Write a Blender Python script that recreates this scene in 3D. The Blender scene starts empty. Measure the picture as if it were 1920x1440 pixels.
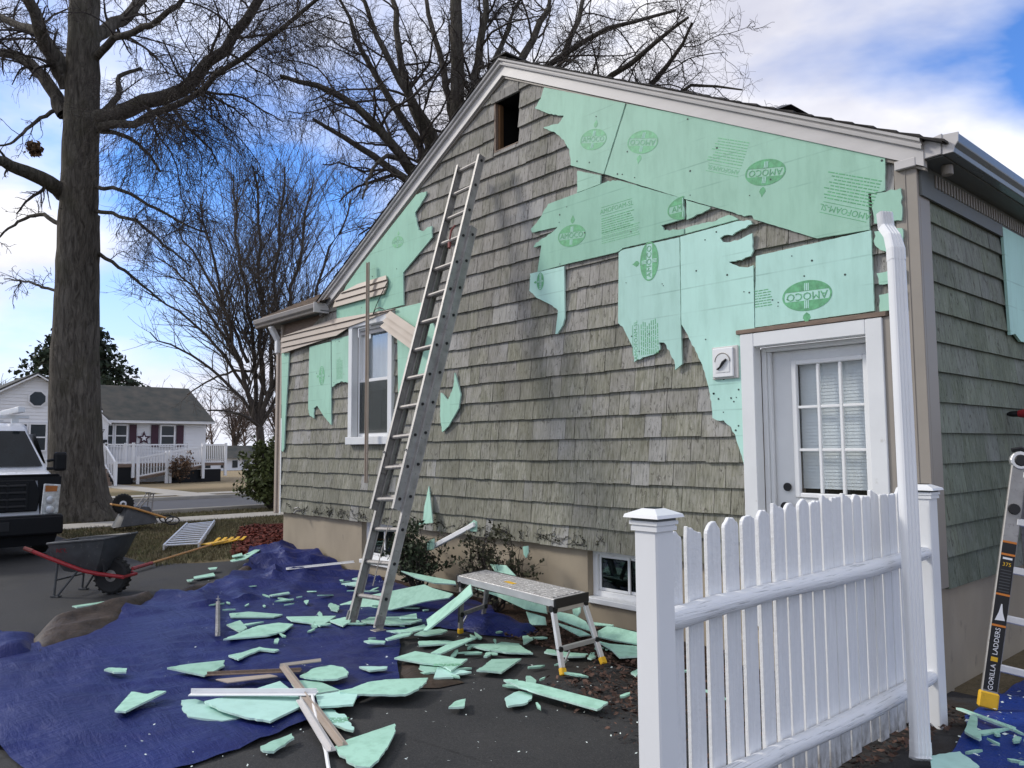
import bpy, bmesh, math, random
import numpy as np
from mathutils import Vector, Matrix, noise, geometry
random.seed(11)
R = math.radians
S = bpy.context.scene
COL = S.collection

# ------------------------------------------------------------------ camera
cd = bpy.data.cameras.new('camera'); cam = bpy.data.objects.new('camera', cd); COL.objects.link(cam)
cd.sensor_width = 36.0; cd.lens = 36.0*1479.7/1920.0; cd.clip_start = .05; cd.clip_end = 1000
YAW, PITCH, ROLL = R(48.17), R(4.62), R(-.386)
f_ = Vector((-math.sin(YAW)*math.cos(PITCH), math.cos(YAW)*math.cos(PITCH), math.sin(PITCH)))
r_ = Vector((math.cos(YAW), math.sin(YAW), 0)); u_ = r_.cross(f_)
rr = math.cos(ROLL)*r_+math.sin(ROLL)*u_; uu = -math.sin(ROLL)*r_+math.cos(ROLL)*u_
CAM = Vector((2.02, -5.4, 1.58))
cam.matrix_world = Matrix(((rr.x, uu.x, -f_.x, CAM.x), (rr.y, uu.y, -f_.y, CAM.y), (rr.z, uu.z, -f_.z, CAM.z), (0, 0, 0, 1)))
S.camera = cam

# ------------------------------------------------------------------ sky, sun, exposure
SUN_EL, SUN_AZ = R(34), R(236)         # azimuth from +Y towards +X: soft sun from the left, in front of the gable
w = bpy.data.worlds.new('World'); S.world = w; w.use_nodes = True
nt = w.node_tree; nt.nodes.clear(); N = nt.nodes.new; L = nt.links.new
out = N('ShaderNodeOutputWorld'); bg = N('ShaderNodeBackground'); bg.inputs[1].default_value = .12
sky = N('ShaderNodeTexSky'); sky.sky_type = 'NISHITA'; sky.sun_disc = False
sky.sun_elevation = SUN_EL; sky.sun_rotation = SUN_AZ; sky.air_density = 1.0; sky.dust_density = .2; sky.ozone_density = 2.0
tc = N('ShaderNodeTexCoord'); sep = N('ShaderNodeSeparateXYZ'); L(tc.outputs['Generated'], sep.inputs[0])
zm = N('ShaderNodeMath'); zm.operation = 'MAXIMUM'; L(sep.outputs[2], zm.inputs[0]); zm.inputs[1].default_value = 0.0
za = N('ShaderNodeMath'); za.operation = 'ADD'; L(zm.outputs[0], za.inputs[0]); za.inputs[1].default_value = .28
dx = N('ShaderNodeMath'); dx.operation = 'DIVIDE'; L(sep.outputs[0], dx.inputs[0]); L(za.outputs[0], dx.inputs[1])
dy = N('ShaderNodeMath'); dy.operation = 'DIVIDE'; L(sep.outputs[1], dy.inputs[0]); L(za.outputs[0], dy.inputs[1])
cmb = N('ShaderNodeCombineXYZ'); L(dx.outputs[0], cmb.inputs[0]); L(dy.outputs[0], cmb.inputs[1]); cmb.inputs[2].default_value = 3.7
mp = N('ShaderNodeMapping'); L(cmb.outputs[0], mp.inputs[0]); mp.inputs['Location'].default_value = CLOUD_OFF = (2.2, 3.3, 0.0)
nz = N('ShaderNodeTexNoise'); L(mp.outputs[0], nz.inputs[0]); nz.inputs['Scale'].default_value = .95; nz.inputs['Detail'].default_value = 7; nz.inputs['Roughness'].default_value = .52; nz.inputs['Distortion'].default_value = .25
cr = N('ShaderNodeValToRGB'); L(nz.outputs[0], cr.inputs[0]); cr.color_ramp.elements[0].position = .385; cr.color_ramp.elements[1].position = .515
nz2 = N('ShaderNodeTexNoise'); L(mp.outputs[0], nz2.inputs[0]); nz2.inputs['Scale'].default_value = 2.1; nz2.inputs['Detail'].default_value = 6
cc = N('ShaderNodeValToRGB'); L(nz2.outputs[0], cc.inputs[0]); cc.color_ramp.elements[0].position = .36; cc.color_ramp.elements[1].position = .70
cc.color_ramp.elements[0].color = (3.7, 3.75, 4.4, 1); cc.color_ramp.elements[1].color = (7.2, 7.15, 7.2, 1)
blue = N('ShaderNodeMix'); blue.data_type = 'RGBA'; blue.blend_type = 'MULTIPLY'; blue.inputs[0].default_value = 1
L(sky.outputs[0], blue.inputs[6]); blue.inputs[7].default_value = (.50, .79, 1.24, 1)
mx = N('ShaderNodeMix'); mx.data_type = 'RGBA'; L(cr.outputs[0], mx.inputs[0]); L(blue.outputs[2], mx.inputs[6]); L(cc.outputs[0], mx.inputs[7])
hz_ = N('ShaderNodeMapRange'); L(sep.outputs[2], hz_.inputs[0]); hz_.inputs[1].default_value = .0; hz_.inputs[2].default_value = .30; hz_.inputs[3].default_value = .85; hz_.inputs[4].default_value = 0
mh = N('ShaderNodeMix'); mh.data_type = 'RGBA'; L(hz_.outputs[0], mh.inputs[0]); L(mx.outputs[2], mh.inputs[6]); mh.inputs[7].default_value = (4.9, 5.0, 5.7, 1)   # pale cloud bank towards the horizon
L(mh.outputs[2], bg.inputs[0]); L(bg.outputs[0], out.inputs[0])
sd_ = bpy.data.lights.new('sun', 'SUN'); sd_.energy = 1.5; sd_.angle = R(10); sd_.color = (1, .95, .88)
sun = bpy.data.objects.new('sun', sd_); COL.objects.link(sun)
sdir = Vector((math.sin(SUN_AZ)*math.cos(SUN_EL), math.cos(SUN_AZ)*math.cos(SUN_EL), math.sin(SUN_EL)))
sun.rotation_euler = sdir.to_track_quat('Z', 'Y').to_euler()
S.view_settings.view_transform = 'Standard'; S.view_settings.look = 'None'; S.view_settings.gamma = 1.0
S.view_settings.use_curve_mapping = False
S.view_settings.exposure = .66
S.cycles.use_denoising = True
S.cycles.max_bounces = 6

# ------------------------------------------------------------------ data (metres; gable wall is the plane y = 0, its right-hand corner at x = 0)
FOAM=[('pale green foam board under the ridge with two torn points beside the attic opening', -0.047, [(-3.45, 5.179), (-2.407, 4.66), (-2.683, 4.082), (-3.095, 4.278), (-3.094, 4.331), (-3.11, 4.441), (-3.18, 4.554), (-3.297, 4.664), (-3.465, 4.771), (-3.259, 4.74), (-3.176, 4.796), (-3.378, 4.88), (-3.588, 5.011), (-3.499, 5.079)]), ('large green foam board along the roof slope with three faded green stamps', -0.0485, [(-2.388, 4.649), (-0.161, 3.54), (-0.174, 3.296), (-0.287, 3.3), (-0.287, 3.048), (-0.665, 3.066), (-1.163, 3.317), (-1.176, 3.351), (-1.246, 3.359), (-1.35, 3.417), (-1.8, 3.634), (-2.665, 4.077)]), ('small square foam offcut below the ridge board', -0.05, [(-3.006, 4.201), (-2.713, 4.077), (-2.723, 3.998), (-3.018, 3.99)]), ('long dark green foam board with spiked torn left end above the bare shingles', -0.0515, [(-3.406, 3.972), (-2.721, 3.992), (-2.624, 4.002), (-2.485, 3.967), (-1.806, 3.635), (-1.803, 3.465), (-2.036, 3.459), (-2.009, 3.407), (-1.805, 3.381), (-1.809, 3.337), (-2.465, 3.347), (-2.559, 3.323), (-3.196, 3.329), (-3.567, 3.32), (-3.506, 3.578), (-3.621, 3.58), (-3.582, 3.62), (-3.373, 3.671), (-3.273, 3.716), (-3.639, 3.735), (-3.658, 3.772), (-3.521, 3.858)]), ('thin tapering foam sliver under the big sloping board', -0.047, [(-1.783, 3.619), (-1.548, 3.503), (-1.558, 3.49), (-1.599, 3.482), (-1.635, 3.472), (-1.682, 3.474), (-1.74, 3.457), (-1.782, 3.452)]), ('ragged foam strip below the torn gap', -0.0485, [(-1.794, 3.384), (-1.663, 3.385), (-1.536, 3.379), (-1.47, 3.391), (-1.411, 3.399), (-1.354, 3.39), (-1.298, 3.348), (-1.795, 3.337)]), ('foam board with upright green oval stamp and torn two-pronged lower end', -0.05, [(-2.514, 3.314), (-2.452, 3.332), (-1.855, 3.318), (-1.863, 2.579), (-1.859, 2.257), (-1.931, 2.214), (-1.938, 2.298), (-2.036, 2.453), (-2.092, 2.459), (-2.08, 2.401), (-2.151, 2.362), (-2.325, 2.337), (-2.363, 2.317), (-2.374, 2.447), (-2.483, 2.642), (-2.536, 2.684)]), ('broad pale foam board with S-curved torn edge sweeping down beside the door', -0.0515, [(-1.844, 3.321), (-1.303, 3.333), (-1.187, 3.311), (-1.177, 3.282), (-1.294, 3.255), (-1.355, 3.231), (-1.427, 3.246), (-1.464, 3.232), (-1.44, 3.195), (-1.368, 3.18), (-1.273, 3.187), (-1.179, 3.21), (-1.175, 3.073), (-1.197, 3.036), (-1.279, 3.02), (-1.391, 3.025), (-1.304, 2.972), (-1.223, 2.952), (-1.179, 2.96), (-1.185, 2.474), (-1.28, 2.465), (-1.267, 2.416), (-1.254, 1.205), (-1.326, 1.506), (-1.372, 1.639), (-1.412, 1.729), (-1.479, 1.783), (-1.54, 1.785), (-1.58, 1.805), (-1.582, 1.878), (-1.604, 2.017), (-1.653, 2.198), (-1.696, 2.295), (-1.766, 2.435), (-1.855, 2.587)]), ('foam board over the door with a large upside-down green oval stamp', -0.047, [(-1.156, 3.029), (-0.279, 3.042), (-0.281, 2.487), (-1.185, 2.481)]), ('small foam patch beside the corner trim below the eave', -0.0485, [(-0.266, 3.29), (-0.071, 3.284), (-0.068, 3.127), (-0.076, 3.065), (-0.254, 3.084), (-0.265, 3.194)]), ('ragged foam patch behind the downspout elbow', -0.05, [(-0.256, 3.028), (-0.073, 3.012), (-0.07, 2.839), (-0.155, 2.847), (-0.18, 2.875), (-0.22, 2.894), (-0.255, 2.933)]), ('narrow foam tab behind the downspout', -0.0515, [(-0.252, 2.739), (-0.074, 2.738), (-0.076, 2.657), (-0.24, 2.661)]), ('foam tab behind the downspout just above the door head', -0.047, [(-0.245, 2.59), (-0.079, 2.596), (-0.082, 2.48), (-0.245, 2.478)]), ('hooked foam piece with half a green stamp hanging on the bare shingles', -0.0485, [(-3.677, 3.323), (-3.199, 3.313), (-3.199, 2.811), (-3.227, 2.744), (-3.3, 2.669), (-3.327, 2.672), (-3.287, 2.894), (-3.368, 2.957), (-3.593, 3.069), (-3.689, 3.151)]), ('tall foam board under the steep roof edge with jagged upper tip', -0.05, [(-5.66, 4.631), (-5.457, 4.618), (-5.467, 4.577), (-5.573, 4.489), (-5.691, 4.415), (-5.658, 4.305), (-5.614, 4.182), (-5.508, 4.147), (-5.424, 4.179), (-5.352, 4.175), (-5.341, 4.037), (-5.941, 3.722), (-5.926, 3.323), (-6.401, 3.317), (-7.55, 3.35), (-7.553, 3.508), (-7.308, 3.772), (-6.911, 3.999)]), ('foam board right of the window behind the ladder', -0.0515, [(-6.105, 3.297), (-5.486, 3.295), (-5.285, 2.961), (-5.274, 2.762), (-5.336, 2.49), (-5.547, 2.444), (-5.855, 2.351), (-5.967, 2.132), (-6.024, 2.07), (-6.054, 2.888)]), ('foam board with split lower end left of the window', -0.047, [(-8.331, 3.048), (-7.712, 3.06), (-7.672, 1.908), (-7.887, 2.037), (-8.07, 2.187), (-8.173, 2.16), (-8.169, 2.015), (-8.289, 2.051), (-8.345, 2.155)]), ('foam board with arched torn bottom touching the window trim', -0.0485, [(-7.684, 3.078), (-7.132, 3.091), (-7.115, 2.186), (-7.175, 2.295), (-7.23, 2.458), (-7.406, 2.488), (-7.549, 2.461), (-7.657, 2.422)]), ('narrow foam strip tapering down the far corner of the wall', -0.05, [(-9.213, 3.033), (-8.969, 3.026), (-8.991, 2.661), (-9.056, 2.013), (-9.079, 1.6), (-9.121, 1.544), (-9.158, 1.56)]), ('arrow-shaped foam scrap stuck on the shingles beside the ladder', -0.0515, [(-4.91, 2.416), (-4.802, 2.165), (-4.838, 2.02), (-5.032, 1.82), (-5.144, 1.762), (-5.181, 1.944), (-5.169, 2.208), (-5.032, 2.118), (-4.934, 2.262)])]
SIDE_FOAM=[(1.596, 3.301), (1.638, 2.439)]
SIDING=[('upper tan vinyl siding remnant under the steep roof edge', [(-7.305, 3.74), (-6.296, 3.746), (-6.248, 3.679), (-6.27, 3.551), (-6.329, 3.514), (-7.594, 3.518), (-7.582, 3.588)]), ('long tan vinyl siding remnant under the low eave', [(-9.181, 3.338), (-8.126, 3.324), (-7.613, 3.355), (-6.052, 3.297), (-6.037, 3.27), (-7.046, 3.283), (-7.113, 3.238), (-7.198, 3.167), (-7.373, 3.124), (-9.147, 3.029)])]
SAG=[(-6.265, 3.269), (-6.1, 3.263), (-5.464, 2.912), (-5.544, 2.724), (-6.263, 3.085), (-6.143, 3.162)]
LOGO=[(-2.799, 4.444, 0.155, 2.887, 1, 0.55), (-2.221, 4.245, 0.161, -0.292, -1, 0.6), (-1.054, 3.657, 0.159, -0.19, -1, 0.85), (-3.09, 3.589, 0.167, -0.11, 1, 0.9), (-0.758, 2.663, 0.176, -0.036, -1, 1), (-2.173, 3.173, 0.157, 1.545, 90, 1), (-3.528, 3.22, 0.08, 1.557, 90, 1), (-6.059, 4.126, 0.116, -0.144, 1, 0.4), (-7.952, 2.604, 0.127, 1.597, 90, 0.6)]
DEBRIS=[('long leaf-shaped foam scrap lying across the tarp edge onto the asphalt', 0.05, [(-2.5, -2.829), (-2.483, -2.744), (-2.529, -2.603), (-2.502, -2.485), (-2.341, -2.257), (-2.277, -2.316), (-2.185, -2.459), (-2.148, -2.568), (-2.208, -2.642), (-2.355, -2.773), (-2.464, -2.842)]), ('oval foam scrap with rounded end lying on the tarp beside the broken siding', 0.05, [(-2.959, -2.861), (-3.015, -2.767), (-3.054, -2.73), (-3.07, -2.646), (-3.06, -2.574), (-2.951, -2.54), (-2.831, -2.571), (-2.74, -2.627), (-2.718, -2.714), (-2.772, -2.79), (-2.898, -2.852)]), ('pale rectangular foam scrap at the end of the white trim length', 0.035, [(-2.561, -2.953), (-2.504, -2.811), (-2.398, -2.747), (-2.198, -2.904), (-2.328, -3.059)]), ('large kite-shaped foam board under the white trim length', 0.03, [(-2.86, -3.531), (-2.906, -3.252), (-3.011, -2.976), (-2.694, -3.026), (-2.457, -3.075), (-2.281, -3.382), (-2.433, -3.46), (-2.65, -3.517)]), ('flat foam scrap with curved end under the left end of the white trim', 0.012, [(-3.084, -3.588), (-3.041, -3.517), (-2.801, -3.457), (-2.56, -3.384), (-2.535, -3.469), (-2.562, -3.541), (-2.771, -3.656), (-2.889, -3.646)]), ('grey-green foam board behind the crossed tan strips', 0.03, [(-2.985, -2.919), (-2.837, -2.79), (-2.568, -2.784), (-2.61, -2.936), (-2.679, -3.01)]), ('curved foam scrap with printed patch right of the bent white strip', 0.012, [(-2.33, -3.057), (-2.339, -2.994), (-2.28, -2.975), (-2.214, -2.99), (-2.192, -2.966), (-2.094, -3.001), (-1.933, -3.052), (-1.915, -3.07), (-1.967, -3.088), (-2.015, -3.089), (-2.094, -3.107), (-2.203, -3.09)]), ('big shark-fin foam scrap on the asphalt at the bottom of the photo', 0.008, [(-1.783, -3.26), (-1.822, -3.153), (-1.836, -2.85), (-1.739, -2.909), (-1.572, -3.068), (-1.463, -3.191), (-1.417, -3.27), (-1.483, -3.31), (-1.572, -3.308), (-1.615, -3.288), (-1.668, -3.294)]), ('small notched foam scrap on asphalt below the tarp edge', 0.008, [(-2.047, -3.544), (-2.091, -3.347), (-2.032, -3.361), (-1.941, -3.519), (-1.99, -3.555)]), ('lone boomerang foam scrap in the open middle of the blue tarp', 0.03, [(-3.058, -3.977), (-3.443, -3.773), (-3.296, -3.722), (-3.333, -3.657), (-3.271, -3.617), (-2.982, -3.94)]), ('tiny oblong foam scrap alone on the tarp beside the folded edge', 0.03, [(-4.121, -3.758), (-4.148, -3.722), (-4.042, -3.629), (-3.951, -3.661), (-4.001, -3.727)]), ('pointed foam triangle on the tarp with ragged right side', 0.03, [(-3.838, -3.425), (-3.828, -3.281), (-3.751, -3.049), (-3.657, -3.099), (-3.625, -3.099), (-3.534, -3.229), (-3.489, -3.294)]), ('wavy foam sliver on the tarp above the pointed triangle', 0.03, [(-3.895, -2.964), (-3.902, -2.859), (-3.974, -2.686), (-3.908, -2.673), (-3.781, -2.616), (-3.754, -2.665), (-3.885, -2.726), (-3.814, -2.841), (-3.722, -2.962)]), ('swordfish-shaped foam scrap on the tarp in front of the ladder', 0.03, [(-4.416, -2.796), (-4.492, -2.654), (-4.586, -2.522), (-4.653, -2.398), (-4.636, -2.21), (-4.503, -2.142), (-4.336, -2.305), (-4.288, -2.485)]), ('short foam flap tucked behind the swordfish-shaped scrap', 0.02, [(-4.92, -2.564), (-4.977, -2.419), (-4.695, -2.475), (-4.608, -2.575)]), ('straight thin foam scrap on the tarp near the upright metal channel', 0.03, [(-5.374, -2.355), (-5.325, -2.187), (-4.988, -2.008), (-4.935, -2.12), (-5.207, -2.406)]), ('forked foam scrap left of the ladder foot', 0.03, [(-4.82, -2.054), (-4.573, -1.686), (-4.373, -1.903), (-4.31, -1.988), (-4.471, -2.006), (-4.647, -2.087)]), ('kite foam scrap touching the left ladder foot', 0.03, [(-4.449, -1.827), (-4.482, -1.646), (-4.376, -1.644), (-4.253, -1.725), (-4.141, -1.86)]), ('long foam scrap lying between and behind the ladder feet', 0.03, [(-4.25, -1.618), (-4.316, -1.486), (-4.114, -1.308), (-3.907, -1.257), (-3.835, -1.247), (-3.793, -1.395), (-3.895, -1.533), (-4.144, -1.637)]), ('small block of foam right of the ladder rail on the tarp', 0.06, [(-4.033, -1.362), (-4.041, -1.164), (-3.843, -1.296), (-3.953, -1.392)]), ('flat foam piece in front of the leaning plank', 0.045, [(-3.705, -1.702), (-3.636, -1.57), (-3.675, -1.338), (-3.541, -1.411), (-3.53, -1.576), (-3.554, -1.658)]), ('diamond foam scrap beside the yellow platform foot', 0.03, [(-3.452, -1.597), (-3.538, -1.458), (-3.494, -1.294), (-3.406, -1.29), (-3.332, -1.414), (-3.351, -1.546)]), ('drooping foam scrap over the dark tarp fold', 0.045, [(-3.417, -1.897), (-3.502, -1.715), (-3.501, -1.574), (-3.439, -1.649), (-3.387, -1.812), (-3.368, -1.908)]), ('dirty grey foam sliver at the tarp corner', 0.03, [(-3.559, -2.008), (-3.573, -1.943), (-3.465, -1.866), (-3.4, -1.918), (-3.473, -2.005)]), ('small hooked foam scrap at the left end of the big slanted board', 0.03, [(-5.04, -1.51), (-5.096, -1.449), (-4.913, -1.455), (-4.763, -1.563), (-4.854, -1.583)]), ('short foam bar at the edge of the asphalt', 0.012, [(-3.335, -1.635), (-3.208, -1.463), (-3.111, -1.424), (-3.092, -1.483), (-3.216, -1.718)]), ('diagonal foam strip crossing the short bar', 0.035, [(-2.897, -1.832), (-3.03, -1.531), (-3.011, -1.31), (-2.982, -1.323), (-2.915, -1.511), (-2.819, -1.796)]), ('printed foam board with notched right end on asphalt', 0.03, [(-2.982, -2.1), (-3.034, -1.877), (-2.703, -1.781), (-2.639, -1.78), (-2.589, -1.727), (-2.431, -2.0), (-2.586, -1.96), (-2.759, -2.039)]), ('foam scrap peeking out under the printed board', 0.008, [(-2.67, -2.096), (-2.786, -2.01), (-2.651, -1.951), (-2.537, -2.055), (-2.579, -2.1)]), ('pale foam scrap with long right tip below the printed board', 0.01, [(-2.431, -2.146), (-2.633, -1.964), (-2.568, -1.895), (-2.488, -1.954), (-2.507, -1.912), (-2.369, -1.867), (-2.387, -1.985), (-2.351, -2.042)]), ('long pointed foam scrap on asphalt in front of the work platform', 0.01, [(-3.004, -1.419), (-2.845, -1.225), (-2.861, -1.164), (-2.724, -1.097), (-2.628, -1.149), (-2.438, -1.215), (-2.574, -1.336), (-2.778, -1.407)]), ('four-sided foam scrap on asphalt with slanted ends', 0.01, [(-2.35, -1.839), (-2.419, -1.707), (-2.522, -1.557), (-2.382, -1.386), (-2.18, -1.757)]), ('thumb-sized foam bit between the two larger asphalt scraps', 0.01, [(-2.609, -1.559), (-2.693, -1.462), (-2.682, -1.427), (-2.623, -1.482), (-2.592, -1.541)]), ('little foam triangle alone on the asphalt', 0.01, [(-1.854, -2.458), (-1.931, -2.344), (-1.931, -2.266), (-1.8, -2.387)]), ('long straight foam strip forming a cross on the asphalt', 0.03, [(-1.954, -1.934), (-1.934, -1.895), (-1.829, -1.853), (-1.708, -1.811), (-1.238, -1.727), (-1.202, -1.866), (-1.638, -1.936), (-1.789, -1.948)]), ('short foam piece crossing the long straight strip', 0.008, [(-2.039, -1.654), (-2.021, -1.634), (-1.918, -1.675), (-1.836, -1.768), (-1.89, -1.797)]), ('bluish curved foam scrap under the crossed strip', 0.006, [(-1.768, -2.088), (-1.821, -1.966), (-1.826, -1.914), (-1.729, -1.884), (-1.655, -1.967), (-1.613, -2.062), (-1.636, -2.177)]), ('small foam triangle in the leaf litter under the platform', 0.02, [(-2.851, -0.944), (-2.834, -0.898), (-2.723, -0.946), (-2.669, -1.1)]), ('thin foam sliver behind the near platform leg', 0.012, [(-2.386, -1.148), (-2.431, -1.075), (-2.378, -1.044), (-2.262, -1.017), (-2.137, -0.931), (-2.111, -0.996), (-2.168, -1.102), (-2.309, -1.137)]), ('small foam chip at the rear yellow platform foot', 0.012, [(-2.054, -1.027), (-2.142, -0.889), (-2.033, -0.959), (-2.014, -1.028)]), ('small foam chip beside the tall fence post', 0.012, [(-1.596, -1.085), (-1.65, -0.879), (-1.559, -0.987), (-1.521, -1.122)]), ('wide foam board by the fence post under the printed one', 0.03, [(-2.317, -0.632), (-2.18, -0.642), (-1.913, -0.511), (-1.744, -0.709), (-1.869, -0.887), (-2.055, -0.759)]), ('long foam sliver on the asphalt beside the rolled tarp edge', 0.008, [(-6.868, -3.337), (-7.009, -2.741), (-6.927, -2.755), (-6.739, -3.327)]), ('short foam bar on asphalt above the brown tarp fold', 0.01, [(-7.896, -1.77), (-8.004, -1.488), (-7.806, -1.543), (-7.753, -1.811)]), ('foam crumb left of the short foam bar', 0.01, [(-7.728, -1.915), (-7.747, -1.824), (-7.605, -1.896), (-7.609, -1.936)]), ('small foam chip at the tarp corner near the mulch', 0.03, [(-8.381, -1.412), (-8.368, -1.29), (-8.216, -1.372), (-8.234, -1.434)]), ('foam spike lying on the crumpled tarp by the house corner', 0.1, [(-8.359, -1.129), (-8.765, -0.749), (-9.36, -0.235), (-9.07, -0.379), (-8.282, -0.957), (-8.236, -1.144)]), ('short foam chip behind the foam spike', 0.12, [(-8.571, -1.019), (-8.834, -0.771), (-8.467, -0.914), (-8.357, -1.095)]), ('narrow foam splinter in the middle of the far tarp', 0.04, [(-5.954, -1.693), (-5.964, -1.469), (-5.861, -1.509), (-5.887, -1.695)]), ('whitish foam triangle left of the ladder behind the slanted board', 0.05, [(-5.933, -0.858), (-5.994, -0.617), (-5.681, -0.792)]), ('foam offcut beside the ladder rail at the bush', 0.06, [(-6.146, -0.598), (-6.226, -0.407), (-5.954, -0.576)]), ('white foam splinter on the tarp beside the oval scrap', 0.03, [(-2.95, -2.414), (-2.82, -2.262), (-2.778, -2.296), (-2.809, -2.413)]), ('thin foam stick on the right-hand tarp by the yellow ladder foot', 0.03, [(0.207, -0.322), (0.236, -0.307), (0.544, -0.429), (0.548, -0.481)]), ('crumpled foam scrap on the right-hand tarp', 0.03, [(0.379, -0.701), (0.324, -0.438), (0.351, -0.436), (0.414, -0.616), (0.473, -0.738), (0.471, -0.763)]), ('big pale foam scrap on the right-hand tarp at the bottom edge', 0.03, [(0.387, -1.191), (0.472, -1.039), (0.601, -1.172), (0.604, -1.295), (0.488, -1.438)])]
TILTED=[('broad slanted foam board propped behind the ladder', (0.12, -0.548, 0.828), [(-5.208, -1.287, 0.014), (-5.009, -1.112, 0.101), (-4.462, -0.777, 0.244), (-4.317, -0.775, 0.224), (-4.038, -0.745, 0.204), (-4.044, -0.793, 0.173), (-4.248, -0.904, 0.129), (-4.533, -1.105, 0.037), (-5.062, -1.356, -0.053)]), ('foam plank leaning up against the work platform', (-0.251, -0.622, 0.742), [(-3.471, -1.461, 0.158), (-3.241, -1.312, 0.361), (-3.186, -1.22, 0.456), (-3.013, -1.342, 0.413), (-3.096, -1.424, 0.316), (-3.302, -1.581, 0.114), (-3.364, -1.571, 0.103), (-3.365, -1.526, 0.14)]), ('long foam board lying behind the platform against the bush', (0.1, -0.35, 0.931), [(-5.08, -0.638, 0.294), (-4.705, -0.574, 0.278), (-4.318, -0.505, 0.262), (-4.26, -0.538, 0.244), (-4.507, -0.628, 0.236), (-4.781, -0.653, 0.257)]), ('foam board seen under the platform top', (0.101, -0.858, 0.504), [(-3.878, -0.625, 0.263), (-3.49, -0.588, 0.248), (-3.007, -0.537, 0.238), (-2.941, -0.576, 0.159), (-3.193, -0.603, 0.164), (-3.575, -0.609, 0.229)]), ('foam flap standing up behind the platform', (0.0, -0.914, 0.406), [(-3.827, -0.462, 0.474), (-3.608, -0.456, 0.486), (-3.433, -0.489, 0.412), (-3.733, -0.486, 0.419)]), ('foam board with pointed end in the pile behind the platform legs', (0.05, -0.706, 0.706), [(-2.865, -0.596, 0.201), (-2.619, -0.581, 0.199), (-2.466, -0.598, 0.171), (-2.362, -0.646, 0.116), (-2.472, -0.645, 0.124), (-2.784, -0.637, 0.154)]), ('lower foam board in the pile behind the platform legs', (0.05, -0.599, 0.799), [(-2.733, -0.663, 0.13), (-2.455, -0.663, 0.112), (-2.348, -0.675, 0.097), (-2.439, -0.707, 0.078), (-2.678, -0.68, 0.114)]), ('dark foam board in the shade under the platform', (0.0, -0.8, 0.6), [(-3.212, -0.572, 0.137), (-2.965, -0.579, 0.128), (-2.912, -0.618, 0.076), (-3.085, -0.637, 0.05)]), ('small foam tongue hanging between the platform legs', (0.0, -0.954, 0.301), [(-2.522, -0.7, 0.301), (-2.437, -0.691, 0.329), (-2.425, -0.712, 0.264), (-2.447, -0.722, 0.231), (-2.494, -0.717, 0.245)]), ('printed foam board resting against the foundation by the fence post', (0.0, -0.447, 0.894), [(-2.409, -0.522, 0.089), (-2.374, -0.446, 0.127), (-2.296, -0.44, 0.13), (-1.961, -0.448, 0.126), (-1.874, -0.545, 0.077), (-2.185, -0.57, 0.065), (-2.361, -0.57, 0.065)]), ('short foam bar resting on the pile by the foundation', (0.0, -0.6, 0.8), [(-2.61, -0.403, 0.11), (-2.581, -0.393, 0.118), (-2.36, -0.379, 0.128), (-2.363, -0.39, 0.12), (-2.569, -0.421, 0.097)]), ('pointed foam scrap standing among the bush branches', (0.0, -0.971, 0.24), [(-5.42, -0.033, 1.151), (-5.211, -0.132, 0.753), (-5.495, -0.142, 0.711), (-5.401, -0.127, 0.77), (-5.425, -0.093, 0.911)]), ('foam chip caught in the low twigs of the right-hand bush', (0.0, -0.995, 0.1), [(-3.43, -0.403, 0.668), (-3.364, -0.402, 0.682), (-3.353, -0.408, 0.619), (-3.377, -0.413, 0.572), (-3.411, -0.41, 0.598)]), ('foam end cap on the raised white strip', (0.0, -0.995, 0.1), [(-4.374, -0.301, 0.792), (-4.28, -0.295, 0.852), (-4.235, -0.296, 0.837), (-4.224, -0.306, 0.741), (-4.323, -0.306, 0.737)]), ('foam scrap behind the raised white strip at the bush', (0.0, -0.989, 0.148), [(-5.005, -0.348, 0.582), (-4.899, -0.342, 0.619), (-4.883, -0.359, 0.509), (-5.002, -0.362, 0.489)])]
TARP=[(-5.37, -4.39), (-5.33, -4.19), (-5.45, -3.93), (-5.71, -3.62), (-5.99, -3.25), (-6.9, -2.48), (-7.05, -1.86), (-7.61, -1.38), (-8.45, -0.81), (-8.87, -0.74), (-9.55, -0.24), (-9.55, 0.1), (-9.32, 0.33), (-8.55, 0.28), (-7.5, 0.03), (-6.38, -0.17), (-5.48, -0.23), (-4.77, -0.18), (-4.07, -0.25), (-3.47, -0.66), (-3.32, -1.01), (-3.51, -1.09), (-3.78, -1.23), (-3.79, -1.48), (-3.68, -1.61), (-3.36, -1.79), (-2.93, -2.11), (-2.48, -2.38), (-2.41, -2.47), (-2.5, -2.62), (-2.27, -3.12), (-2.16, -3.55), (-2.1, -3.93), (-2.07, -4.39), (-2.67, -4.51), (-3.04, -4.55), (-3.29, -4.65)]
TARP2=[(0.16, -0.62), (0.18, -0.36), (0.23, -0.15), (0.24, 0.1), (0.23, 0.47), (0.22, 0.84), (0.51, 1.3), (0.97, 0.02), (1.02, -1.08), (0.49, -1.52)]
FOLD=[(-5.71, -3.89), (-6.1, -3.73), (-6.37, -3.46), (-6.63, -3.21), (-6.91, -2.92), (-7.11, -2.67), (-7.17, -2.49), (-6.84, -2.54), (-6.47, -2.8), (-6.09, -3.07), (-5.69, -3.3), (-5.43, -3.51), (-5.36, -3.66), (-5.27, -3.79), (-5.08, -3.99)]
FOLD2=[(-6.9, -2.56), (-7.0, -2.36), (-7.16, -2.06), (-7.51, -1.72), (-7.93, -1.29), (-8.36, -0.87), (-8.13, -0.86), (-7.67, -1.13), (-7.33, -1.54), (-6.96, -1.93), (-6.7, -2.28), (-6.59, -2.59)]
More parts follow.
